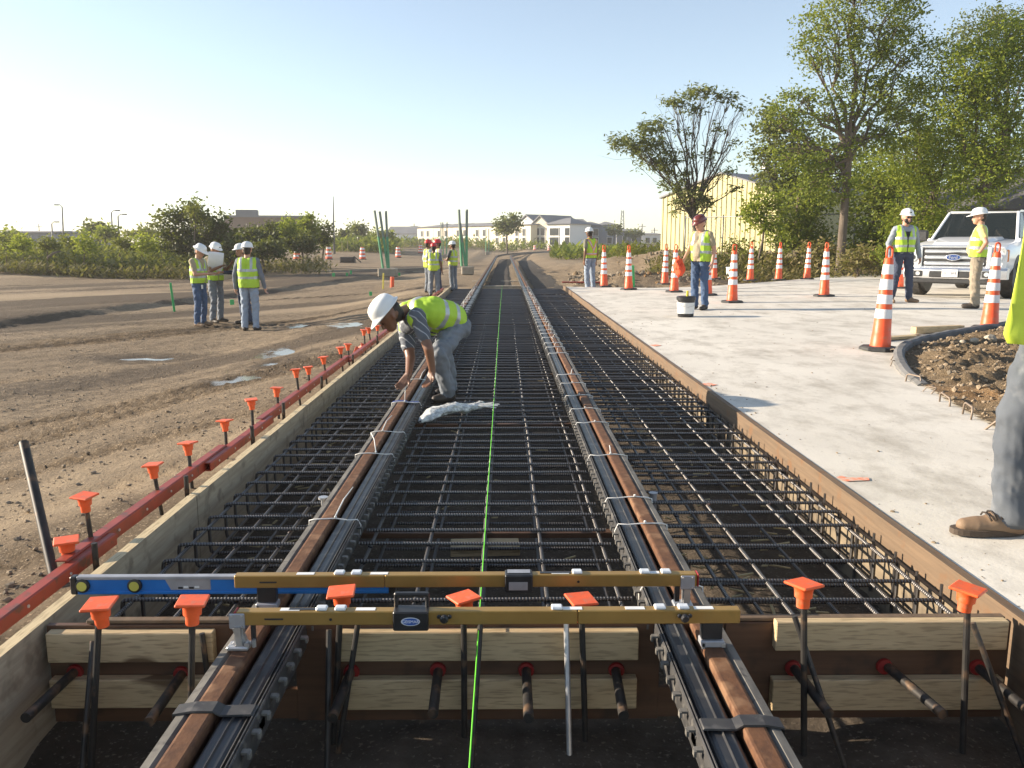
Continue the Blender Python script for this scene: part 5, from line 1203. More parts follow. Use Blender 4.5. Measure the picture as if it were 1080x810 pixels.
# stitched details of the boot that shows
mb = MB(); ol = []
for a in np.linspace(0, 2 * math.pi, 29)[:-1]:
    yy = -.19 - .158 * math.cos(a); ww = .052 * abs(math.sin(a)) ** .7 * (1.06 if yy < -.2 else .9); ol.append((-.117 + math.copysign(ww, math.sin(a)) if abs(math.sin(a)) > 1e-6 else -.117, yy))
n = len(ol); mb.add([(x, y, .001) for x, y in ol] + [(x, y, .026) for x, y in ol], [tuple(range(n))[::-1], tuple(range(n, 2 * n))] + [(k, (k + 1) % n, n + (k + 1) % n, n + k) for k in range(n)], SOLE); so_ = mb.build('boot_sole', EDGE)
for k, y in enumerate((-.155, -.178, -.20)): mb = MB(); mb.tube([(-.16, y, .080 - .004 * k), (-.14, y - .005, .103 - .007 * k), (-.115, y - .007, .110 - .007 * k), (-.09, y - .005, .103 - .007 * k), (-.07, y, .08 - .004 * k)], .0042, BOOTD, 6); mb.build('boot_lace', EDGE, smooth=True)
mb = MB(); fl = []; Yf = Yp - .12
for i, (ua, va, ub, vb) in enumerate(((1083, 215, 1100, 215), (1079, 250, 1100, 252), (1073, 285, 1100, 288), (1066, 320, 1100, 324), (1058, 352, 1100, 356), (1062, 362, 1100, 366))):
    for f_ in np.linspace(0, 1, 7):
        q = A(ua + (ub - ua) * f_, va + (vb - va) * f_, Yf + .03 * math.sin(f_ * 5 + i * .4) + .16 * f_ * f_); fl.append(q)
fs_ = [(i * 7 + k, i * 7 + k + 1, i * 7 + k + 8, i * 7 + k + 7) for i in range(5) for k in range(6)]
mb.add(fl, fs_, YLIM); o = mb.build('vest_flap', smooth=True); md = o.modifiers.new('t', 'SOLIDIFY'); md.thickness = .006; o.parent = EDGE; o.matrix_parent_inverse = (Matrix.Translation(EDGE.location) @ Matrix.Rotation(EDGE.rotation_euler.z, 4, 'Z') @ Matrix.Diagonal((*EDGE.scale, 1))).inverted()
# bending worker
W = {}
def Z_(u, v, zc_): return CL + ray(u, v) * zc_
def bent():
    J = {}
    J['ankL'] = Z_(472, 413, 7.12); J['toeL'] = Z_(459, 421, 7.06) ; J['kneeL'] = Z_(463, 372, 6.86); J['hipL'] = Z_(482, 345, 7.16)
    J['ankR'] = Z_(475, 407, 7.5); J['toeR'] = Z_(462, 414, 7.42); J['kneeR'] = Z_(468, 368, 7.22); J['hipR'] = Z_(476, 338, 7.42)
    hip = (J['hipL'] + J['hipR']) / 2
    J['neck'] = Z_(428, 327, 6.93); J['chest'] = Z_(450, 330, 7.0) + Vector((0, 0, .0))
    J['shL'] = Z_(440, 334, 6.78); J['shR'] = Z_(427, 345, 7.10)
    J['elL'] = Z_(452, 368, 6.72); J['wrL'] = Z_(456, 391, 6.78); J['elR'] = Z_(433, 378, 6.95); J['wrR'] = Z_(431, 395, 6.80)
    J['head'] = Z_(411, 333, 6.76); J['hf'] = Vector((-.62, -.25, -.72)); J['hu'] = Vector((-.72, -.25, .62))
    J['hdR'] = Vector((-.35, -.15, -.5)); J['hdL'] = Vector((-.2, -.1, -.6))
    return J
J = bent(); root = Vector((J['ankL'].x, J['ankL'].y, -.075)); J = {k: (v if k in ('hf', 'hu', 'hdL', 'hdR') else v - root) for k, v in J.items()}
print({k: tuple(round(x, 2) for x in v) for k, v in J.items()})
person('worker bending down to tie the rail, white hat, striped shirt and lime vest', root, 0, J, dict(skin=SK2, shirt=STRIPE, trousers=JEANG, boot=BOOTD, hat=HATW, vest='lime', hem=.02, legw=1.06, seed=61, fold=1.7), 1.0, .0075)
# ------------------------------------------------------------------ white pickup
CARW = M('white_car_paint', (0.80, 0.80, 0.80), (0.77, 0.77, 0.775), 3, .28, coat=.6); CHROME = M('chrome', (0.92, 0.92, 0.93), (0.86, 0.86, 0.88), 6, .34, metal=1.0); TRIM = M('dark_trim', (0.025, 0.025, 0.027), (0.04, 0.04, 0.04), 14, .5); TYRE = M('tyre_rubber', (0.025, 0.024, 0.023), (0.05, 0.045, 0.04), 14, .85, bs=.3); SEATM = M('seat_fabric', (0.42, 0.36, 0.28), None, 20, .9); AMBER = M('amber_lens', (0.75, 0.22, 0.03), None, 9, .2); LENS = M('headlight_lens', (0.75, 0.77, 0.78), (0.45, 0.46, 0.48), 20, .08, metal=.3)
m, t, b = nodes('car_glass'); b.inputs['Base Color'].default_value = (.015, .02, .02, 1); b.inputs['Roughness'].default_value = .02; b.inputs['Transmission Weight'].default_value = 0; b.inputs['Alpha'].default_value = .72; GLASS = m
PLATE = M('plate_white', (0.78, 0.78, 0.76), None, 9, .5); PLTX = M('plate_ink', (0.05, 0.06, 0.12), None, 9, .5)
ZC = 17.6; q = CL + ray(1004, 300) * ZC
tk = thing('pickup_truck', 'white pickup truck with chrome grille parked beyond the cones', 'pickup truck', (q.x, q.y, conc_z(q.x)), 0)
tk.rotation_euler = (0, 0, R(-42)); tk.scale = (1.0,) * 3
# local frame: x across (its own front centre at the origin), +y towards the tail, z up; at rz = 0 the nose faces the camera
def loft(secs, m_, name, par, cap=True, smooth='auto'):
    mb = MB(); n = len(secs[0]); vs = [v for s in secs for v in s]; fs = []
    for i in range(len(secs) - 1):
        for k in range(n): fs.append((i * n + k, i * n + (k + 1) % n, (i + 1) * n + (k + 1) % n, (i + 1) * n + k))
    if cap: fs += [tuple(range(n))[::-1], tuple((len(secs) - 1) * n + k for k in range(n))]
    mb.add(vs, fs, m_); return mb.build(name, par, smooth=smooth)
def sec(y, hw, z0, zt, crown=.03, tuck=.05, sh=.12):
    pts = [(-hw + tuck, z0), (-hw, z0 + .12), (-hw, zt - sh), (-hw + .05, zt - .035), (-hw + .16, zt), (-hw * .45, zt + crown * .8), (0, zt + crown)]
    return [(x, y, z) for x, z in pts] + [(-x, y, z) for x, z in pts[-2::-1]]
loft([sec(.02, .90, .60, 1.02), sec(.08, .965, .58, 1.10), sec(.35, .99, .55, 1.155), sec(.9, 1.0, .52, 1.20, .045), sec(1.42, 1.0, .50, 1.235, .05), sec(1.6, 1.0, .5, 1.235, .02), sec(4.0, 1.0, .5, 1.25, .0), sec(5.75, .99, .52, 1.26, .0), sec(5.85, .96, .56, 1.24, 0)], CARW, 'body', tk)
# hood bulge
loft([[(-.55, .18, 1.10), (-.45, .18, 1.17), (.45, .18, 1.17), (.55, .18, 1.10)], [(-.62, .7, 1.18), (-.52, .7, 1.265), (.52, .7, 1.265), (.62, .7, 1.18)], [(-.66, 1.38, 1.22), (-.58, 1.38, 1.30), (.58, 1.38, 1.30), (.66, 1.38, 1.22)]], CARW, 'hood', tk)
# cab: glass house with pillars and roof
def cs(y, hw, z): return (hw, y, z)
roof = [(-.70, 2.12, 1.85), (.70, 2.12, 1.85), (.72, 2.3, 1.90), (.72, 3.5, 1.91), (.68, 3.75, 1.87), (-.68, 3.75, 1.87), (-.72, 3.5, 1.91), (-.72, 2.3, 1.90)]
mb = MB(); vs = roof + [(x, y, z - .05) for x, y, z in roof]; n = 8; mb.add(vs, [tuple(range(8)), tuple(range(15, 7, -1))] + [(k, (k + 1) % 8, 8 + (k + 1) % 8, 8 + k) for k in range(8)], CARW); mb.build('roof', tk)
mb = MB()
for s in (-1, 1):
    for a, c, r in (((.86, 1.42, 1.22), (.70, 2.14, 1.845), .032), ((.90, 2.62, 1.2), (.73, 2.72, 1.87), .045), ((.90, 3.85, 1.2), (.70, 3.66, 1.86), .075)): mb.tube([(s * a[0], a[1], a[2]), (s * c[0], c[1], c[2])], r, CARW, 8)
    mb.tube([(s * .9, 1.4, 1.23), (s * .9, 3.9, 1.24)], .04, CARW, 6)
mb.build('pillars', tk, smooth='auto')
mb = MB(); wv = [(-.82, 1.45, 1.25), (.82, 1.45, 1.25), (.67, 2.12, 1.84), (-.67, 2.12, 1.84)]; mb.add(wv + [(x, y + .012, z - .006) for x, y, z in wv], [(0, 1, 2, 3), (7, 6, 5, 4), (0, 1, 5, 4), (1, 2, 6, 5), (2, 3, 7, 6), (3, 0, 4, 7)], GLASS); mb.build('windshield', tk)
for s in (-1, 1):
    for y0_, y1_, t0_, t1_ in ((1.55, 2.6, 2.2, 2.68), (2.68, 3.8, 2.75, 3.62)):
        mb = MB(); w4 = [(s * .885, y0_, 1.26), (s * .885, y1_, 1.26), (s * .73, t1_, 1.83), (s * .73, t0_, 1.83)]; mb.add(w4 + [(x - s * .01, y, z) for x, y, z in w4], [(0, 1, 2, 3), (7, 6, 5, 4), (0, 1, 5, 4), (1, 2, 6, 5), (2, 3, 7, 6), (3, 0, 4, 7)], GLASS); mb.build('side_window', tk)
    mb = MB(); mb.box((s * 1.13, 1.72, 1.33), (.24, .10, .26), CARW if s > 0 else TRIM, .04); mb.box((s * .97, 1.72, 1.26), (.16, .05, .06), TRIM, .01); mb.build('mirror', tk)
mb = MB(); w4 = [(-.66, 3.78, 1.28), (.66, 3.78, 1.28), (.62, 3.72, 1.83), (-.62, 3.72, 1.83)]; mb.add(w4 + [(x, y + .01, z) for x, y, z in w4], [(0, 1, 2, 3), (7, 6, 5, 4), (0, 1, 5, 4), (1, 2, 6, 5), (2, 3, 7, 6), (3, 0, 4, 7)], GLASS); mb.build('rear_window', tk)
for x in (-.40, .40):
    mb = MB(); mb.box((x, 2.75, 1.22), (.5, .16, .62), SEATM, .06); mb.box((x, 2.74, 1.62), (.28, .12, .20), SEATM, .05); mb.build('seat', tk, smooth='auto')
mb = MB(); mb.box((0, 1.68, 1.23), (1.5, .45, .08), TRIM, .03); mb.tube([(.40 + .19 * math.cos(a), 2.0 + .05 * math.sin(a), 1.32 + .18 * math.sin(a)) for a in np.linspace(0, 6.283, 20)[:-1]], .016, TRIM, 6, closed=True); mb.box((0, 3.72, 1.22), (1.6, .03, .5), TRIM); mb.box((0, 2.7, .8), (1.75, 2.2, .5), TRIM); mb.build('dashboard', tk)
# nose: chrome grille with three bars, oval badge
mb = MB(); mb.box((0, -.005, .87), (1.30, .06, .43), TRIM, .02); g_ = mb.build('grille', tk)
mb = MB()
for x in (-.66, .66): mb.box((x, -.03, .87), (.085, .07, .47), CHROME, .02)
mb.box((0, -.03, 1.09), (1.30, .07, .055), CHROME, .02); mb.box((0, -.03, .655), (1.30, .06, .05), CHROME, .02); mb.build('grille_frame', g_)
for z in (.74, .865, .99): mb = MB(); mb.box((0, -.045, z), (1.16, .05, .070), CHROME, .02); mb.build('grille_bar', g_)
mb = MB(); mb.lathe([(.15, 0), (.15, .015), (.14, .02)], CHROME, (0, -.068, .865), 28, Matrix.Rotation(R(90), 3, 'X'), 1, .45); mb.lathe([(.132, .02), (.132, .023)], M('badge_blue', (.03, .07, .25), None, 5, .3), (0, -.068, .865), 28, Matrix.Rotation(R(90), 3, 'X'), 1, .40); bd = mb.build('oval_badge', g_)
tx = text_mesh('Ford', .09, CHROME); tx.parent = bd; tx.location = (0, -.0935, .862); tx.rotation_euler = (R(90), 0, 0)
for s in (-1, 1):
    mb = MB(); pr = [(.70, .70), (.90, .70), (.93, .80), (.95, 1.02), (.90, 1.06), (.72, 1.05)]
    vs = [(s * x, .0 + .10 * (x - .70) * 2, z) for x, z in pr] + [(s * x, .16 + .05 * (x > .85), z) for x, z in pr]; n = 6; mb.add(vs, [tuple(range(n))[::-1], tuple(range(n, 2 * n))] + [(k, (k + 1) % n, n + (k + 1) % n, n + k) for k in range(n)], LENS); h = mb.build('headlight', tk)
    mb = MB(); mb.box((s * .955, .16, .90), (.05, .12, .26), AMBER, .02); mb.build('side_lamp', h); mb = MB(); mb.lathe([(.09, 0), (.085, .02), (.03, .02)], CHROME, (s * .81, -.0, .86), 16, Matrix.Rotation(R(90), 3, 'X')); mb.lathe([(.05, .021), (.05, .03)], TRIM, (s * .81, -.0, .86), 16, Matrix.Rotation(R(90), 3, 'X')); mb.build('lamp_bowl', h)
# bumper
secs = []
for x in np.linspace(-1, 1, 13): y = -.13 + .17 * abs(x) ** 3; secs.append([(x * 1.0, y, .42), (x * 1.0, y - .02, .46), (x * 1.0, y - .02, .60), (x * 1.0, y + .02, .645), (x * 1.0, y + .2, .645), (x * 1.0, y + .2, .42)])
bp = loft(secs, CHROME, 'bumper', tk)
mb = MB(); mb.box((0, -.135, .51), (.86, .06, .13), TRIM, .015)
for s in (-1, 1): mb.box((s * .66, -.105, .52), (.20, .05, .13), TRIM, .02)
mb.build('air_intake', bp); mb = MB(); mb.box((0, -.02, .37), (1.7, .2, .12), TRIM, .03); mb.build('air_dam', bp)
for s in (-1, 1): mb = MB(); mb.lathe([(.05, 0), (.045, .02)], LENS, (s * .66, -.12, .52), 14, Matrix.Rotation(R(90), 3, 'X')); mb.build('fog_lamp', bp)
mb = MB(); mb.box((-.02, -.175, .535), (.31, .012, .155), PLATE, .004); lp_ = mb.build('licence_plate', bp)
tx = text_mesh('2LC 8F8', .075, PLTX); tx.parent = lp_; tx.location = (-.02, -.1825, .53); tx.rotation_euler = (R(90), 0, 0)
# wheels and arches
for s in (-1, 1):
    for y in (1.0, 4.75):
        mb = MB(); mb.lathe([(.42, -.13), (.42, .134)], TRIM, (s * .87, y, .50), 24, Matrix.Rotation(R(90), 3, 'Y')); mb.build('wheel_arch', tk)
        rotw = Matrix.Rotation(R(90), 3, 'Y')
        if y < 2: rotw = Matrix.Rotation(R(-8), 3, 'Z') @ rotw
        e = thing('wheel', None, None, (s * .905, y, .385)); e.parent = tk
        mb = MB(); mb.lathe([(.25, -.12), (.35, -.135), (.378, -.11), (.385, -.06), (.385, .06), (.378, .11), (.35, .135), (.25, .12)], TYRE, (0, 0, 0), 36, rotw)
        for k in range(36):
            a = k * math.pi / 18; mb.box(rotw @ Vector((.384 * math.cos(a), .384 * math.sin(a), .05 * (-1) ** k)), (.10, .014, .014), TYRE, rot=rotw @ Matrix.Rotation(a, 3, 'Z') @ Matrix.Rotation(R(90), 3, 'Y'))
        mb.build('tyre', e, smooth='auto')
        mb = MB(); mb.lathe([(.25, .06), (.245, .12), (.21, .09), (.07, .10), (.05, .13), (.01, .13)] if s > 0 else [(.25, -.06), (.245, -.12), (.21, -.09), (.07, -.10), (.05, -.13), (.01, -.13)], ALU, (0, 0, 0), 24, rotw); mb.build('rim', e, smooth='auto')

# ------------------------------------------------------------------ buildings
SIDING = M('yellow_siding', (0.56, 0.505, 0.25), (0.51, 0.46, 0.22), .8, .6, bs=.05); ROOFG = M('grey_roof', (0.20, 0.20, 0.205), (0.15, 0.15, 0.155), .8, .6)
def wall_pt(u, Y, z): q_ = A(u, 250, Y); return Vector((q_.x, Y, z))
a0 = wall_pt(697, 46, -.2); a1 = wall_pt(823, 40, -.2); wv_ = (a1 - a0); Lw = wv_.length; ux = wv_.normalized(); uy = Vector((ux.y, -ux.x, 0)) * -1
if uy.y < 0: uy = -uy
ez, pz = 3.75, 4.75
sh = thing('metal_shed', 'pale yellow metal shed with ribbed siding and a low gable behind the trees', 'shed', a0, math.atan2(ux.y, ux.x))
mb = MB(); dpt = 14.0; n = int(Lw / .15); vs = []; fs = []
def gab(x): return ez + (pz - ez) * (1 - abs(x - Lw * .52) / (Lw * .52)) if x <= Lw * .52 else ez + (pz - ez) * (1 - (x - Lw * .52) / (Lw * .48))
xs = []
for i in range(int(Lw / .30)): xs += [(i * .30, 0), (i * .30 + .04, -.034), (i * .30 + .11, -.034), (i * .30 + .15, 0)]
xs.append((Lw, 0))
for x, y in xs: vs += [(x, y, 0), (x, y, gab(x) + .2)]
for i in range(len(xs) - 1): fs.append((2 * i, 2 * i + 2, 2 * i + 3, 2 * i + 1))
mb.add(vs, fs, SIDING); mb.box((Lw - .02, dpt / 2 + .05, (ez + .2) / 2), (.04, dpt, ez + .2), SIDING); mb.box((.02, dpt / 2 + .05, (ez + .2) / 2), (.04, dpt, ez + .2), SIDING); mb.build('wall', sh, fix=False)
mb = MB(); r3 = [(-.1, ez + .17), (Lw * .52, pz + .24), (Lw + .1, ez + .17), (Lw + .1, ez + .09), (Lw * .52, pz + .16), (-.1, ez + .09)]; mb.prism(r3, -.12, dpt, ROOFG); rf = mb.build('roof', sh)
for y in (4, 9): mb = MB(); mb.lathe([(.35, 0), (.35, .5), (.5, .5), (.5, .62), (.42, .8), (.1, .85)], ALU, (Lw * .52, y, pz + .1), 14); mb.build('roof_vent', rf)
mb = MB(); mb.box((Lw / 2, -.055, .12), (Lw, .02, .22), M('shed_base', (.4, .36, .26), None, 4, .8)); mb.build('base_trim', sh)
# chain link fence before the shed
FNC = M('galvanised', (0.30, 0.30, 0.29), (0.22, 0.22, 0.21), 14, .5, metal=.5)
f0, f1 = A(722, 262, 38.5), A(900, 262, 33); f0.z = gz(f0.x, f0.y) ; f1.z = f0.z; fd = f1 - f0
fe = thing('chain_link_fence', 'chain link fence with a thin top rail in front of the yellow shed', 'fence', f0)
mb = MB(); mb.tube([(0, 0, 1.75), fd + Vector((0, 0, 1.75))], .028, FNC, 8); mb.build('top_rail', fe, smooth=True)
for k in range(5): mb = MB(); mb.tube([fd * (k / 4), fd * (k / 4) + Vector((0, 0, 1.85))], .035, FNC, 8); mb.build('post', fe, smooth=True)
mb = MB(); Lf = fd.length; un = fd.normalized(); k = -1.75
while k < Lf:
    for s in (0, 1):
        a = max(k, 0); c = min(k + 1.75, Lf)
        if c > a: za, zb_ = (a - k), (c - k); za, zb_ = (za, zb_) if s == 0 else (1.75 - za, 1.75 - zb_); mb.tube([un * a + Vector((0, 0, za)), un * c + Vector((0, 0, zb_))], .003, FNC, 3, cap=False)
    k += .16
mb.build('wire_mesh', fe, fix=False)
# weathered grey house behind the pickup
GRYW = M('weathered_siding', (0.25, 0.22, 0.18), (0.18, 0.155, 0.125), 2, .85, stretch=(.3, .3, 6)); DKW = M('window_dark', (0.03, 0.035, 0.04), None, 4, .15); RFD = M('dark_shingle', (0.10, 0.095, 0.09), (.075, .07, .068), 3, .9)
q = A(1050, 250, 33); q.z = -.1; hs = thing('wooden_house', 'weathered grey wooden house half hidden by the trees behind the pickup', 'house', q, .2)
mb = MB(); mb.box((3.2, 3, 1.4), (6, 6, 2.8), GRYW)
for k in range(14): mb.box((3.2, -.012, .2 + k * .19), (6.02, .02, .15), GRYW)
w_ = mb.build('wall', hs); mb = MB(); mb.box((.95, -.045, 1.65), (.8, .05, 1.1), LUMX); fr = mb.build('window', hs); mb = MB(); mb.box((.95, -.075, 1.65), (.66, .02, .96), DKW); mb.build('pane', fr)
mb = MB(); mb.prism([(-.3, 2.75), (3.2, 4.3), (6.7, 2.75), (6.7, 2.65), (-.3, 2.65)], -.4, 6.4, RFD); mb.build('roof', hs)
# far row of cream townhouses
CRE = M('cream_stucco', (0.62, 0.56, 0.44), (0.58, 0.52, 0.41), .2, .9); CRW = M('white_siding', (0.70, 0.68, 0.64), (0.66, 0.64, 0.6), .2, .9); GRB = M('grey_and_shaded_siding', (0.22, 0.24, 0.28), (.2, .215, .25), .2, .9); SHN = M('far_shingle', (0.20, 0.20, 0.21), (.165, .165, .175), .3, .9)  # GRB paints shade on the far houses; plain grey on the low building
def house(u0, u1, Y, v_eave, v_ridge, kind, wm, lab, nwin=2, dy=12.0, z0=.3):
    Ya, Yb = Y if isinstance(Y, tuple) else (Y, Y); p0 = A(u0, v_eave, Ya); p1 = A(u1, v_eave, Yb); dd = Vector((p1.x - p0.x, Yb - Ya)); W_ = dd.length; ze = p0.z; zr = A(u0, v_ridge, Ya).z; Y = Ya
    t_ = thing('townhouse', lab, 'house', (p0.x, Y, z0), math.atan2(dd.y, dd.x), 'townhouses along the horizon'); ze -= z0; zr -= z0
    mb = MB()
    if kind == 'gable':
        mb.prism([(0, -.5), (W_, -.5), (W_, ze), (W_ / 2, zr), (0, ze)], 0, dy, wm); mb.build('wall', t_)
        mb = MB(); mb.prism([(-.4, ze - .2), (W_ / 2, zr + .15), (W_ + .4, ze - .2), (W_ + .4, ze), (W_ / 2, zr + .4), (-.4, ze)], -.3, dy + .3, SHN); mb.build('roof', t_)
    else:
        mb.box((W_ / 2, dy / 2, ze / 2 - .25), (W_, dy, ze + .5), wm); mb.build('wall', t_)
        o_ = .5; h_ = min(W_, dy) * .42; vs = [(-o_, -o_, ze), (W_ + o_, -o_, ze), (W_ + o_, dy + o_, ze), (-o_, dy + o_, ze)]
        if kind == 'hip': vs += [(min(h_, W_ * .45), dy / 2, zr), (W_ - min(h_, W_ * .45), dy / 2, zr)]
        else: vs += [(.2, dy / 2, zr), (W_ - .2, dy / 2, zr)]
        mb = MB(); mb.add(vs, [(0, 1, 5, 4), (1, 2, 5), (2, 3, 4, 5), (3, 0, 4), (3, 2, 1, 0)], SHN); mb.build('roof', t_)
    for row in ((.68, .3) if ze > 4 else (.5,)):
        for k in range(nwin):
            mb = MB(); xw = W_ * (k + .5) / nwin + W_ * .07 * (-1) ** k; mb.box((xw, -.06, ze * row), (1.2, .12, 1.5), CRW); f_ = mb.build('window', t_); mb = MB(); mb.box((xw, -.13, ze * row), (1.0, .03, 1.3), DKW); mb.build('pane', f_)
    return t_
YH = 172
us = [440, 457, 477, 497, 518, 539, 560]
for k in range(6): house(us[k], us[k + 1] - .2, (200 - 7 * k, 193.4 - 7 * k), 240.3 - .5 * k, 236.2 - .55 * k, 'hip' if k in (0,) else 'ridge', CRE, ['cream townhouse at the end of the long row, with a hipped roof', 'second cream townhouse of the long row', 'cream townhouse of the long row behind the red helmets', 'cream townhouse of the long row behind the tall green posts', 'fifth cream townhouse of the long row, near the dusty tree', 'cream townhouse of the long row, hidden by the dusty tree'][k], 2)
house(548, 563, (164, 161), 234, 228.5, 'gable', CRW, 'white gabled townhouse behind the dusty tree', 1, 8); house(562, 578, (160, 157.5), 236.5, 229, 'gable', CRE, 'cream gabled house beside the dusty tree', 2, 9)
house(577, 601, (156, 152.5), 236.5, 229.5, 'hip', CRW, 'white hip roofed house facing the track, largest of the far houses', 3, 6.5); house(610, 619, 164, 236, 230, 'ridge', GRB, 'house in painted blue grey shade adjoining the white hip roofed house', 2); house(616.5, 634, 168, 237.5, 233, 'hip', GRB, 'house in painted blue grey shade behind the worker with orange trimmed vest', 2); house(634, 650, 182, 237, 233, 'hip', GRB, 'house in painted blue grey shade beside the lattice tower', 1)  # blue grey walls: the shaded sides of white houses, put into the colour
house(650.5, 677, 200, 243.5, 241, 'ridge', SHN, 'low grey house beyond the lattice tower', 2); house(677, 697, 220, 247, 245.5, 'ridge', CRW, 'low white house near the corner of the yellow shed', 2)
WHT = M('white_roof', (0.72, 0.73, 0.74), None, .2, .6)
house(408, 442, 230, 246.5, 238.5, 'ridge', WHT, 'distant low white roofed building at the end of the cream row', 2).children[1].data.materials[0] = WHT
# long brown building on the left and a low grey one beyond the weeds
BRN = M('brown_block', (0.20, 0.135, 0.10), (0.17, 0.115, 0.085), .4, .9)
p0 = A(236, 229, 130); p1 = A(294, 229, 142); t = thing('brown_building', 'long flat roofed brown building above the hedge', 'building', (p0.x, p0.y, 0)); d = p1 - p0; mb = MB(); mb.box((d.length / 2, 5, p0.z / 2), (d.length, 10, p0.z), BRN); mb.build('wall', t); mb = MB(); mb.box((d.length / 2, 5, p0.z + .15), (d.length + .3, 10.3, .3), SHN); mb.build('parapet', t); mb = MB(); mb.box((3.2, 3, p0.z + .75), (3.2, 3, .9), SHN); mb.build('roof_unit', t); t.rotation_euler = (0, 0, .2)
t_ = house(-12, 52, 120, 245, 242.8, 'ridge', GRB, 'long low grey building beyond the weed bank', 5); t_['group'] = ''; del t_['group']; t_.name = 'grey_building'; t_['category'] = 'building'
t_ = house(62, 92, 140, 247, 244.5, 'ridge', SHN, 'small dark roofed building behind the weed bank, among the lamp posts', 3); del t_['group']; t_.name = 'grey_building'; t_['category'] = 'building'
# ------------------------------------------------------------------ lamp posts, poles, tower
POLE = M('pole_grey', (0.16, 0.16, 0.16), (.12, .12, .12), 2, .6)
def lamp(u, vt, vb, arm, lab):
    Y = 95; b_ = A(u, vb, Y); e = A(u - .5, vt, Y); t_ = thing('street_lamp', lab, 'street lamp', (b_.x, Y, 0), 0, 'street lamps on the horizon'); mb = MB(); h_ = e.z; mb.tube([(0, 0, 0), (e.x - b_.x, 0, h_)], [.12, .07], POLE, 8); mb.build('pole', t_, smooth=True)
    mb = MB(); mb.tube([(e.x - b_.x, 0, h_), (e.x - b_.x + arm * .5, 0, h_ + .22), (e.x - b_.x + arm, 0, h_ + .22)], .045, POLE, 6); a_ = mb.build('arm', t_, smooth=True); mb = MB(); mb.box((e.x - b_.x + arm * 1.2, 0, h_ + .2), (.55, .25, .14), POLE, .04); mb.build('lamp_head', a_)
lamp(66, 218, 250, -.5, 'tallest lamp post above the weed bank'); lamp(55, 236, 250, .5, 'short lamp post beside the tallest one'); lamp(88.5, 233, 250, .6, 'lamp post between the tallest one and the close pair'); lamp(118, 224, 250, .6, 'taller lamp post of the close pair'); lamp(125, 228, 250, .6, 'shorter lamp post of the close pair')
b_ = A(352.5, 262, 90); e = A(352, 212, 90); mb = MB(); mb.tube([(0, 0, -.5), (0, 0, (e.z + .5) * .5), (e.x - b_.x, 0, e.z + .5)], [.14, .10, .03], POLE, 8); o = mb.build('utility_pole', smooth=True); o.location = (b_.x, 90, 0); tag(o, 'thin tall pole standing behind the hedge end', 'pole')
for u, vt, lab in ((656, 222, 'lattice tower on the horizon beside the houses in painted blue grey shade'),):
    b_ = A(u, 250, 300); e = A(u, vt, 300); H_ = e.z; t_ = thing('lattice_tower', lab, 'tower', (b_.x, 300, 0)); mb = MB()
    for sx, sy in ((-1, -1), (1, -1), (-1, 1), (1, 1)): mb.tube([(sx * .9, sy * .9, 0), (sx * .35, sy * .35, H_)], .11, POLE, 4)
    for k in range(9): z0_, z1_ = H_ * k / 9, H_ * (k + 1) / 9; r0, r1 = .9 - .55 * k / 9, .9 - .55 * (k + 1) / 9; [mb.tube([(-s * r0, -r0, z0_), (s * r1, -r1, z1_)], .07, POLE, 4) for s in (-1, 1)]
    mb.build('frame', t_)
for u, vt in ((677, 236), (690, 240), (687.5, 244), (42, 236), (437, 236)):
    b_ = A(u, 250, 260); e = A(u, vt, 260); mb = MB(); mb.tube([(0, 0, 0), (0, 0, e.z)], [.2, .14], POLE, 6); mb.box((0, 0, e.z - .8), (2.2, .15, .15), POLE); o = mb.build('utility_pole', smooth='auto'); o.location = (b_.x, 260, 0); tag(o, {677: 'taller utility pole beyond the low grey house', 690: 'utility pole closest to the yellow shed corner', 687.5: 'short utility pole between its two taller neighbours', 42: 'distant utility pole above the long grey building', 437: 'distant utility pole beside the white roofed building'}[u], 'pole', 'utility poles on the horizon')
# ------------------------------------------------------------------ trees and weeds
BARK = M('bark', (0.16, 0.125, 0.095), (0.10, 0.078, 0.06), 3, .95, stretch=(4, 4, .7), bs=.6, bscale=16, bd=.03); BARKD = M('twig_bark', (0.115, 0.09, 0.075), (.08, .064, .052), 4, .95)
LF_OLIVE = leafmat('leaf_olive', [(0.085, 0.13, 0.022), (0.165, 0.215, 0.034), (0.26, 0.285, 0.06)], .5); LF_BRIGHT = leafmat('leaf_bright', [(0.115, 0.175, 0.02), (0.21, 0.27, 0.03), (0.32, 0.335, 0.055)], .5); LF_DARK = leafmat('leaf_dark', [(0.03, 0.045, 0.014), (0.05, 0.07, 0.02), (0.085, 0.10, 0.03)], .3); LF_GREY = leafmat('leaf_grey_green', [(0.075, 0.10, 0.035), (0.125, 0.15, 0.05), (0.18, 0.19, 0.07)], .35)
LF_WEED = leafmat('leaf_weed', [(0.08, 0.105, 0.025), (0.14, 0.16, 0.035), (0.21, 0.20, 0.06)], .4); LF_DRY = leafmat('leaf_dry', [(0.20, 0.15, 0.07), (0.14, 0.13, 0.04), (0.30, 0.24, 0.12)], .3)
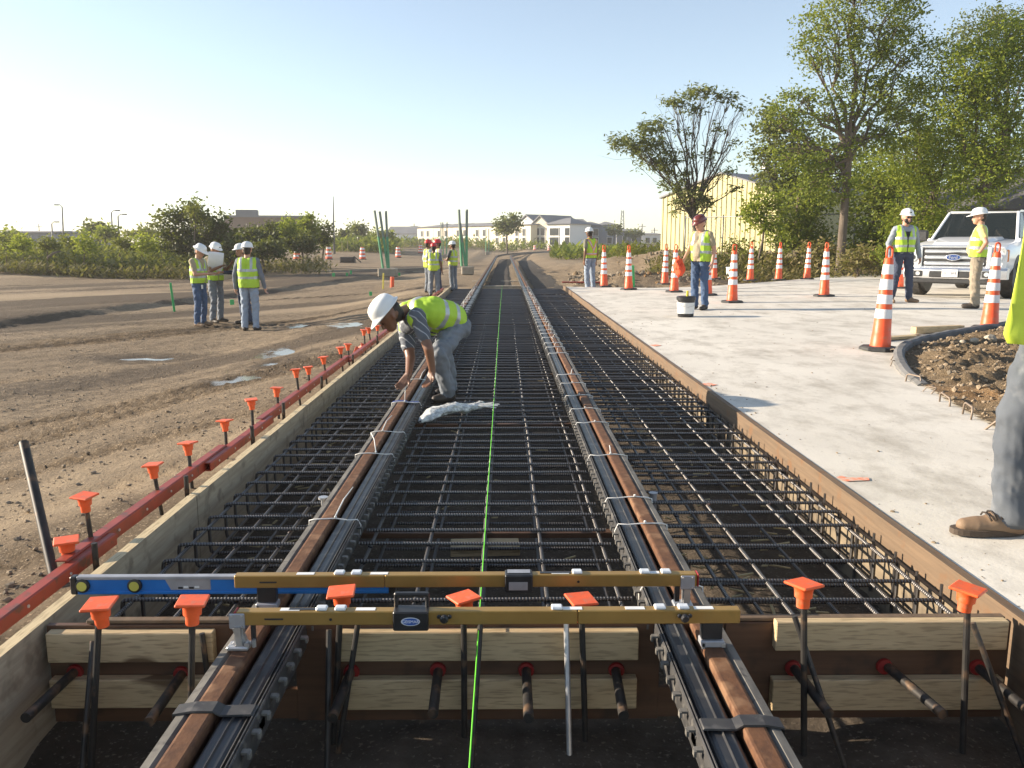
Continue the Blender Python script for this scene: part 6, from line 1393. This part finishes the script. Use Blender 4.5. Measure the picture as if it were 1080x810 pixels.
def leaf_quads(pts, size, rng, droop=0.0, asp=.55):
    """one small folded blade per point"""
    n = len(pts); vs = np.zeros((n, 4, 3)); d = rng.normal(size=(n, 3)); d[:, 2] = d[:, 2] * .6 - droop; d /= np.linalg.norm(d, axis=1)[:, None]
    r = rng.normal(size=(n, 3)); s = np.cross(d, r); s /= np.linalg.norm(s, axis=1)[:, None]; L = size * rng.uniform(.6, 1.35, (n, 1)); W_ = L * asp * rng.uniform(.7, 1.2, (n, 1))
    vs[:, 0] = pts; vs[:, 1] = pts + d * L * .5 + s * W_ * .5; vs[:, 2] = pts + d * L; vs[:, 3] = pts + d * L * .5 - s * W_ * .5
    return vs.reshape(-1, 3)
def quads_obj(name, vs, m_, parent):
    n = len(vs) // 4; me = bpy.data.meshes.new(name); me.vertices.add(len(vs)); me.vertices.foreach_set('co', vs.ravel()); me.loops.add(4 * n); me.loops.foreach_set('vertex_index', np.arange(4 * n)); me.polygons.add(n); me.polygons.foreach_set('loop_start', np.arange(0, 4 * n, 4)); me.update(calc_edges=True); me.materials.append(m_)
    o = bpy.data.objects.new(name, me); COL.objects.link(o); o.parent = parent; return o
def clump_points(c, rad, n, rng, nclump, cr, shell=.55):
    """leaf positions gathered in small clumps filling an ellipsoid, more towards its skin"""
    u = rng.normal(size=(nclump, 3)); u /= np.linalg.norm(u, axis=1)[:, None]; r = rng.uniform(shell ** 2, 1.0, (nclump, 1)) ** .5; r *= rng.uniform(.75, 1.12, (nclump, 1)); cc = np.array(c) + u * r * np.array(rad)
    k = rng.integers(0, nclump, n); w_ = rng.uniform(.4, 1.3, (nclump, 1)); return cc[k] + rng.normal(size=(n, 3)) * cr * w_[k] * np.array([1, 1, .75]), cc
def limb(mb, a, b_, r0, r1, rng, m_, wob=.12, n=6):
    a = Vector(a); b_ = Vector(b_); L = (b_ - a).length; pts = []; rs = []
    for k in range(n + 1):
        t = k / n; q = a.lerp(b_, t); q += Vector(rng.normal(size=3)) * wob * L * .25 * math.sin(math.pi * t); q.z += .10 * L * math.sin(math.pi * t) * .5; pts.append(q); rs.append(r0 + (r1 - r0) * t)
    mb.tube(pts, rs, m_, 7, cap=False); return pts
def tree(name, label, cat, base, fork, blobs, lm, leaf, nleaf, trunk_r, seed, group=None, twigs=6, droop=.0, clump=(.28, 26), mid=None, bark=None, bare=0, asp=.55, lean=None):
    """trunk from base to fork, a limb to every crown mass, twigs to the leaf clumps; coordinates in the world"""
    rng = np.random.default_rng(seed); base = Vector(base); t = thing(name, label, cat, base, 0, group); bk = bark or BARK
    mb = MB(); F_ = Vector(fork) - base; mb.tube([(0, 0, -.3), (0, 0, .12), F_ * .3 + Vector(rng.normal(size=3)) * .06, F_ * .65 + Vector(rng.normal(size=3)) * .06, F_], [trunk_r * 1.5, trunk_r * 1.1, trunk_r * .95, trunk_r * .85, trunk_r * .7], bk, 12, cap=False); mb.build('trunk', t, smooth=True, fix=False)
    tot = sum(b_[1][0] * b_[1][1] + b_[1][0] * b_[1][2] for b_ in blobs); V = []; mb = MB(); tips = []
    for (c, rad, *dn_) in blobs:
        c = Vector(c) - base; n = max(30, int((dn_[0] if dn_ else 1.0) * nleaf * (rad[0] * rad[1] + rad[0] * rad[2]) / tot)); nc = max(6, int(n / clump[1])); P_, cc = clump_points(c, rad, n, rng, nc, clump[0]); V.append(leaf_quads(P_, leaf, rng, droop, asp))
        st = F_ * rng.uniform(.72, 1.0); lp = limb(mb, st, c - Vector((0, 0, rad[2] * .3)), trunk_r * .5, trunk_r * .13, rng, bk)
        for k in range(min(len(cc), twigs)): limb(mb, lp[rng.integers(3, len(lp))], cc[k], trunk_r * .16, trunk_r * .035, rng, bk, .2, 4)
        for k in range(bare): e = c + Vector(rng.normal(size=3) * np.array(rad)) * .8; e.z = abs(e.z); limb(mb, lp[rng.integers(2, len(lp))], e, trunk_r * .12, trunk_r * .02, rng, bk, .25, 4)
    mb.build('limbs', t, smooth=True, fix=False)
    quads_obj('crown', np.vstack(V), lm, t); return t
def B(u, v, Y, ru, rv, rd=None, dn=None):
    """crown mass given by where it stands in the view, turned into a place and metres"""
    s = Y * 1.005 / F; c = A(u, v, Y); return ((c.x, c.y, c.z), (ru * s, rd if rd else ru * s * .9, rv * s), *((dn,) if dn else ()))
# small spreading tree with bare twigs
Y = 36.0; bp = A(735, 262, Y); bp.z = gz(bp.x, Y)
tree('spreading_tree', 'small vase shaped tree with bare twigs in front of the yellow shed', 'tree', bp, A(731, 222, Y), [B(664, 150, Y, 20, 8), B(685, 135, Y, 15, 8), B(698, 130, Y, 8, 5), B(684, 160, Y, 22, 14), B(700, 170, Y, 18, 12), B(712, 190, Y, 18, 12, None, .7), B(728, 205, Y, 20, 14, None, .8), B(748, 214, Y, 14, 6, None, .6), B(712, 218, Y, 10, 8, None, .6), B(708, 106, Y, 12, 3.5), B(716, 112, Y, 8, 3), B(738, 97, Y, 17, 3.6), B(757, 100, Y, 8, 3), B(768, 102, Y, 10, 3), B(781, 115, Y, 5, 5), B(758, 135, Y, 9, 5, None, .5), B(733, 117, Y, 12, 3.5, None, .7), B(722, 140, Y, 9, 5, None, .5), B(752, 166, Y, 10, 8, None, .5), B(773, 150, Y, 8, 3, None, .5), B(778, 197, Y, 8, 2.5, None, .7), B(762, 182, Y, 10, 6, None, .5), B(730, 160, Y, 10, 10, None, .35)], LF_GREY, .20, 6600, .095, 3, None, 9, .25, (.17, 24), bark=BARKD, bare=7, asp=.34)
# tall tree by the slab
Y = 30.0; bp = A(886, 284, Y); bp.z = gz(bp.x, Y)
tree('tall_tree', 'tall slender tree with an airy olive crown beside the orange cones', 'tree', bp, A(897, 140, Y), [B(880, 22, Y, 40, 26), B(930, 18, Y, 46, 28), B(858, 55, Y, 24, 18), B(905, 62, Y, 40, 26), B(955, 50, Y, 34, 26), B(842, 110, Y, 22, 16), B(868, 118, Y, 28, 24), B(905, 105, Y, 30, 22), B(940, 95, Y, 34, 24), B(822, 128, Y, 18, 18), B(835, 160, Y, 24, 22), B(866, 165, Y, 28, 22), B(915, 150, Y, 30, 22), B(950, 135, Y, 28, 22), B(900, -25, Y, 50, 26), B(880, 195, Y, 30, 18), B(845, 195, Y, 22, 16)], LF_OLIVE, .115, 25000, .155, 5, None, 12, .15, (.20, 34))
# dark shrubby trees left of it and behind
Y = 38.0
bp = A(822, 268, Y); bp.z = gz(bp.x, Y); tree('round_tree', 'dark grey green tree rising behind the yellow shed corner', 'tree', bp, A(822, 215, Y), [B(812, 128, Y, 20, 20), B(830, 150, Y, 26, 24), B(805, 165, Y, 16, 14), B(850, 175, Y, 28, 24), B(822, 192, Y, 28, 14), B(845, 205, Y, 26, 18)], LF_GREY, .17, 9000, .15, 8, None, 6, .1, (.26, 34))
Y = 33.0
bp = A(801, 262, Y); bp.z = gz(bp.x, Y); tree('leafy_shrub', 'bright yellow green shrub overhanging the shed\'s corner', 'shrub', bp, A(806, 238, Y), [B(798, 222, Y, 17, 12), B(812, 212, Y, 12, 10), B(806, 236, Y, 14, 9)], LF_BRIGHT, .16, 1500, .05, 9, None, 5, .3, (.22, 26))
# thicket behind the men and pickup: separate trees
TH = [(840, 24, 'brown olive tree between the shed and the tall tree', 34, [B(838, 232, 34, 24, 26), B(856, 215, 34, 22, 24), B(830, 255, 34, 18, 16), B(858, 252, 34, 22, 20)], LF_OLIVE, 5200),
      (930, 30, 'leafy tree directly behind the worker facing the camera', 33, [B(925, 190, 33, 36, 30), B(920, 230, 33, 34, 28), B(955, 215, 33, 34, 30), B(935, 255, 33, 32, 20), B(905, 262, 33, 24, 16)], LF_OLIVE, 9000),
      (985, 30, 'broad bright green tree behind the pickup hood', 31, [B(960, 165, 31, 40, 32), B(1000, 150, 31, 40, 36), B(985, 205, 31, 40, 34), B(965, 240, 31, 34, 26), B(1005, 245, 31, 34, 26), B(960, 110, 31, 30, 24)], LF_BRIGHT, 19000),
      (1040, 30, 'large drooping tree over the pickup cab', 29, [B(1020, 75, 29, 46, 34), B(1065, 95, 29, 46, 40), B(1040, 140, 29, 44, 36), B(1075, 165, 29, 38, 34), B(1035, 190, 29, 38, 28), B(1010, 110, 29, 34, 30), B(1060, 40, 29, 34, 22), B(1100, 60, 29, 40, 40)], LF_BRIGHT, 32000),
      (1060, 30, 'tall greyish tree rearing above the drooping tree', 36, [B(1035, 28, 36, 26, 20), B(1066, 22, 36, 28, 18), B(1010, 50, 36, 24, 20), B(1090, 30, 36, 30, 24)], LF_GREY, 4200)]
for k, (u, _, lab, Y, bl, lm, n) in enumerate(TH):
    bp = A(u, 280, Y); bp.z = gz(bp.x, Y); tree('thicket_tree', lab, 'tree', bp, A(u + 3, (205 if k < 2 else 190) if k < 4 else 120, Y), bl, lm, (.15 if k < 2 else .125), n, .14, 20 + k, 'trees of the thicket', 8, .35 if k in (2, 3) else .15, (.28, 32), asp=.42 if k in (2, 3) else .55)
# trees seen beyond, closing the thicket
for k, (u, Y, r) in enumerate(((875, 47, 30), (925, 49, 32), (975, 50, 34), (1025, 47, 34), (1080, 50, 36))):
    bp = A(u, 262, Y); bp.z = gz(bp.x, Y); tree('backing_tree', ['dark tree deep in the thicket behind the tall trunk', 'dark tree deep in the thicket behind the sunglasses worker', 'dark tree deep in the thicket behind the pickup\'s hood', 'dark tree deep in the thicket above the pickup\'s windshield', 'dark tree deep in the thicket at the picture\'s edge'][k], 'tree', bp, A(u, 225, Y), [B(u, 170 + 8 * (k % 2), Y, r, 34), B(u - 18, 215, Y, r, 30), B(u + 16, 235, Y, r, 28), B(u, 258, Y, r, 18)], LF_DARK, .24, 5200, .16, 60 + k, 'trees of the thicket', 4, .1, (.36, 36))
# ------- low brush along the back of the slab
k = 0
for (u, v, Y, ru, rv, lm, n, lab) in ((862, 268, 31, 20, 12, LF_DRY, 1300, 'dry brown brush below the brown olive tree'), (905, 272, 29, 22, 10, LF_DRY, 1200, 'dry brush at the foot of the tall tree'), (940, 270, 28, 16, 12, LF_OLIVE, 900, 'green brush behind the sunglasses worker\'s arm'), (978, 262, 27, 24, 16, LF_OLIVE, 1700, 'green brush behind the pickup fender'), (790, 268, 34, 14, 10, LF_WEED, 700, 'weedy bush in front of the yellow shed wall'), (752, 274, 33, 12, 7, LF_WEED, 480, 'low weedy bush between two cones near the shed'), (773, 262, 36, 9, 9, LF_WEED, 420, 'small bush against the shed wall'), (822, 275, 32, 16, 8, LF_DRY, 700, 'dry weeds in front of the shed corner')):
    bp = A(u, v + rv, Y); bp.z = gz(bp.x, Y); tree('brush', lab, 'bush', bp, A(u, v, Y), [B(u, v, Y, ru, rv), B(u + ru * .6, v + rv * .3, Y, ru * .6, rv * .7)], lm, .14, n, .035, 80 + k, 'brush behind the slab', 4, .0, (.2, 22)); k += 1
# ------- left: hedge trees and scrub
bp = A(203, 268, 44); bp.z = gz(bp.x, 44)
tree('scrub_tree', 'dark bushy tree with a ragged pointed top, tallest on the dirt side', 'tree', bp, A(204, 250, 44), [B(180, 233, 44, 15, 11), B(200, 226, 44, 18, 12), B(222, 240, 44, 20, 15), B(235, 252, 44, 18, 14), B(190, 250, 44, 22, 14), B(210, 258, 44, 26, 12)], LF_DARK, .2, 6800, .12, 101, None, 6, .0, (.26, 34))
bp = A(206, 262, 43); bp.z = gz(bp.x, 43)
tree('scrub_tree', 'pale feathery sapling growing up through the dark bushy tree', 'tree', bp, A(206, 236, 43), [B(203, 216, 43, 6, 11), B(209, 226, 43, 8, 10), B(198, 226, 43, 6, 8), B(216, 234, 43, 8, 11), B(211, 244, 43, 8, 9)], LF_WEED, .17, 900, .05, 102, None, 6, -.6, (.16, 20), asp=.3)
hedge = [(262, 252, 50, 16, 12, LF_DARK, 2800, 'dark shrub beside the ragged tree'), (282, 248, 52, 14, 11, LF_DARK, 2400, 'dark shrub below the brown building'), (300, 244, 54, 14, 13, LF_BRIGHT, 2400, 'bright green bush in the hedge'), (322, 240, 56, 14, 12, LF_OLIVE, 2200, 'olive bush near the hedge end'), (340, 246, 58, 10, 12, LF_DARK, 1500, 'dark bush at the hedge end by the thin pole'), (318, 256, 53, 18, 9, LF_DARK, 1900, 'low dark bush under the olive bush'), (278, 262, 46, 22, 8, LF_DARK, 2200, 'low dark bush over the bank'), (248, 264, 43, 18, 9, LF_DARK, 2000, 'low dark bush behind the vest turned away')]
for k, (u, v, Y, ru, rv, lm, n, lab) in enumerate(hedge):
    bp = A(u, v + rv + 2, Y); bp.z = gz(bp.x, Y); tree('hedge_bush', lab, 'bush', bp, A(u, v + rv * .4, Y), [B(u - ru * .4, v, Y, ru * .6, rv * .8), B(u + ru * .3, v - rv * .25, Y, ru * .6, rv * .9), B(u, v + rv * .5, Y, ru, rv * .6)], lm, .2, n, .07, 110 + k, 'hedge bushes on the dirt side', 4, .0, (.24, 30))
far = [(103, 243, 75, 9, 6, LF_GREY, 900, 'round distant tree above the weed bank'), (112, 246, 72, 10, 5, LF_OLIVE, 700, 'low tree beside the round one above the weed bank'), (378, 243, 110, 8, 6, LF_GREY, 900, 'dark distant tree left of the green posts'), (363, 248, 115, 10, 5, LF_DARK, 800, 'low dark distant trees beyond the thin pole'), (404, 248, 112, 11, 5, LF_OLIVE, 900, 'distant olive tree behind the leaning green posts'), (390, 251, 120, 10, 4, LF_OLIVE, 700, 'distant bush beneath the dark distant tree'), (535, 236, 120, 14, 11, LF_GREY, 1700, 'dusty pale tree in front of the far houses'), (648, 243, 165, 8, 5, LF_GREY, 600, 'distant tree beside the lattice tower'), (668, 247, 170, 10, 4, LF_GREY, 600, 'low distant trees left of the yellow shed'), (150, 247, 80, 22, 4, LF_WEED, 900, 'long low scrub on the skyline behind the weeds'), (10, 250, 80, 14, 5, LF_OLIVE, 700, 'scrub in front of the long grey building')]
for k, (u, v, Y, ru, rv, lm, n, lab) in enumerate(far):
    bp = A(u, v + rv + 6, Y); bp.z = gz(bp.x, Y); tree('distant_tree', lab, 'tree', bp, A(u, v + rv * .5, Y), [B(u - ru * .4, v, Y, ru * .6, rv * .8), B(u + ru * .35, v - rv * .2, Y, ru * .6, rv * .85), B(u, v + rv * .3, Y, ru * .9, rv * .6)], lm, .3 + Y * .0012, n, .14, 140 + k, 'distant trees', 4, .0, (.4, 30))
# weed bank: tall weeds as one ground cover, with a few taller plants that can be told apart
rng = np.random.default_rng(5)
def weeds(regions, name, lab, m_, size, lean=.35):
    V = []
    for (u0, u1, Y0, Y1, n, h0, h1) in regions:
        x0, x1 = A(u0, 260, Y0).x, A(u1, 260, Y0).x; k0, k1 = A(u0, 260, Y1).x, A(u1, 260, Y1).x
        f_ = rng.uniform(0, 1, n); g_ = rng.uniform(0, 1, n)
        for a_, b2 in zip(f_, g_):
            y = Y0 + (Y1 - Y0) * b2; xa = x0 + (k0 - x0) * b2; xb = x1 + (k1 - x1) * b2; x = xa + (xb - xa) * a_; dn = noise.noise((x * .35, y * .35, 2))
            if dn < -.12 and rng.random() < .85: continue
            h = (h0 + (h1 - h0) * rng.random()) * (1 + .7 * dn); z = gz(x, y) - .05; nb = 5
            for q in range(nb):
                zz = z + h * (q + rng.random()) / nb; r = .22 * (1 - .5 * q / nb); dx, dy = rng.normal(0, r, 2); L = size * rng.uniform(.6, 1.4); a = rng.uniform(0, 6.28); tx, ty = math.cos(a), math.sin(a); up = rng.uniform(.1, 1.1)
                p0 = np.array((x + dx, y + dy, zz)); d = np.array((tx, ty, up)); d /= np.linalg.norm(d); s = np.array((-ty, tx, 0)) * L * .16
                V += [p0, p0 + d * L * .5 + s, p0 + d * L, p0 + d * L * .5 - s]
    o = quads_obj(name, np.array(V), m_, None); tag(o, lab, kind='stuff'); return o
weeds([(-60, 175, 40, 62, 4300, .35, 1.05), (140, 260, 42, 55, 1600, .35, 1.0), (-120, -60, 38, 62, 500, .5, 1.2)], 'weeds', 'tall green weeds covering the bank on the dirt side', LF_WEED, .36)
weeds([(255, 345, 45, 56, 900, .3, .8), (-60, 200, 38.5, 41, 900, .2, .6), (360, 520, 146, 150, 900, .9, 1.6)], 'dry_weeds', 'dry brown weeds along the foot of the bank', LF_DRY, .28)
weeds([(655, 705, 46, 62, 650, .3, .8), (620, 660, 50, 66, 200, .2, .5)], 'weeds', 'weeds growing over the dirt bank near the yellow shed', LF_WEED, .34)
weeds([(585, 660, 70, 120, 700, .3, .9), (400, 585, 150, 170, 900, .8, 1.6), (345, 420, 100, 120, 600, .8, 1.5)], 'weeds', 'scrub in front of the far houses', LF_OLIVE, .9)
weeds([(690, 960, 28, 36, 2400, .1, .5), (960, 1120, 25, 30, 700, .1, .4)], 'dry_grass', 'dry grass and litter behind the concrete', LF_DRY, .22)
for k, (u, Y, h) in enumerate(((20, 41, 12), (48, 42, 9), (88, 41, 13), (128, 43, 11), (150, 42, 14), (5, 43, 14), (168, 44, 12), (70, 44, 12))):
    v = 262; bp = A(u, v, Y); bp.z = gz(bp.x, Y); tree('tall_weed', f'{ORD[k]} leafy tall weed clump on the weed bank, numbered as found along the ridge' if 0 else ['leafy weed clump beside the picture edge on the bank', 'small weed clump on the bank before the dark hollow', 'weed clump on the bank below the low trees', 'weed clump on the bank under the close pair of lamp posts', 'tall weed clump on the bank close to the ragged tree', 'tallest weed clump at the very edge of the picture', 'weed clump touching the ragged dark tree', 'weed clump on the bank under the tallest lamp post'][k], 'weed', bp, A(u, v - 4, Y), [B(u, v - h * .4, Y, 9, h * .7), B(u + 7, v - 2, Y, 8, h * .5)], LF_WEED if k % 2 else LF_BRIGHT, .2, 700, .03, 170 + k, 'weed clumps on the bank', 5, -.3, (.2, 20), asp=.3)
# fallen branch on the bank
mb = MB(); a, c = A(50, 272, 39), A(64, 265, 39.5); mb.tube([a, a.lerp(c, .5) + Vector((0, 0, .08)), c], [.06, .05, .03], BARK, 7); tag(mb.build('fallen_branch', smooth=True), 'pale dead branch lying on the weed bank', 'branch')
# ------------------------------------------------------------------ morning haze
hm = bpy.data.materials.new('haze_air'); hm.use_nodes = True; t = hm.node_tree; t.nodes.remove(t.nodes['Principled BSDF'])
pv = t.nodes.new('ShaderNodeVolumePrincipled'); pv.inputs['Color'].default_value = (1, .97, .93, 1); pv.inputs['Density'].default_value = HAZE; pv.inputs['Anisotropy'].default_value = .25
t.links.new(pv.outputs[0], t.nodes['Material Output'].inputs['Volume'])
mb = MB(); mb.box((0, 312, 6.5), (860, 640, 17), hm); o = mb.build('haze'); tag(o, 'pale morning haze over the whole site', kind='stuff')
SC.cycles.volume_bounces = 0
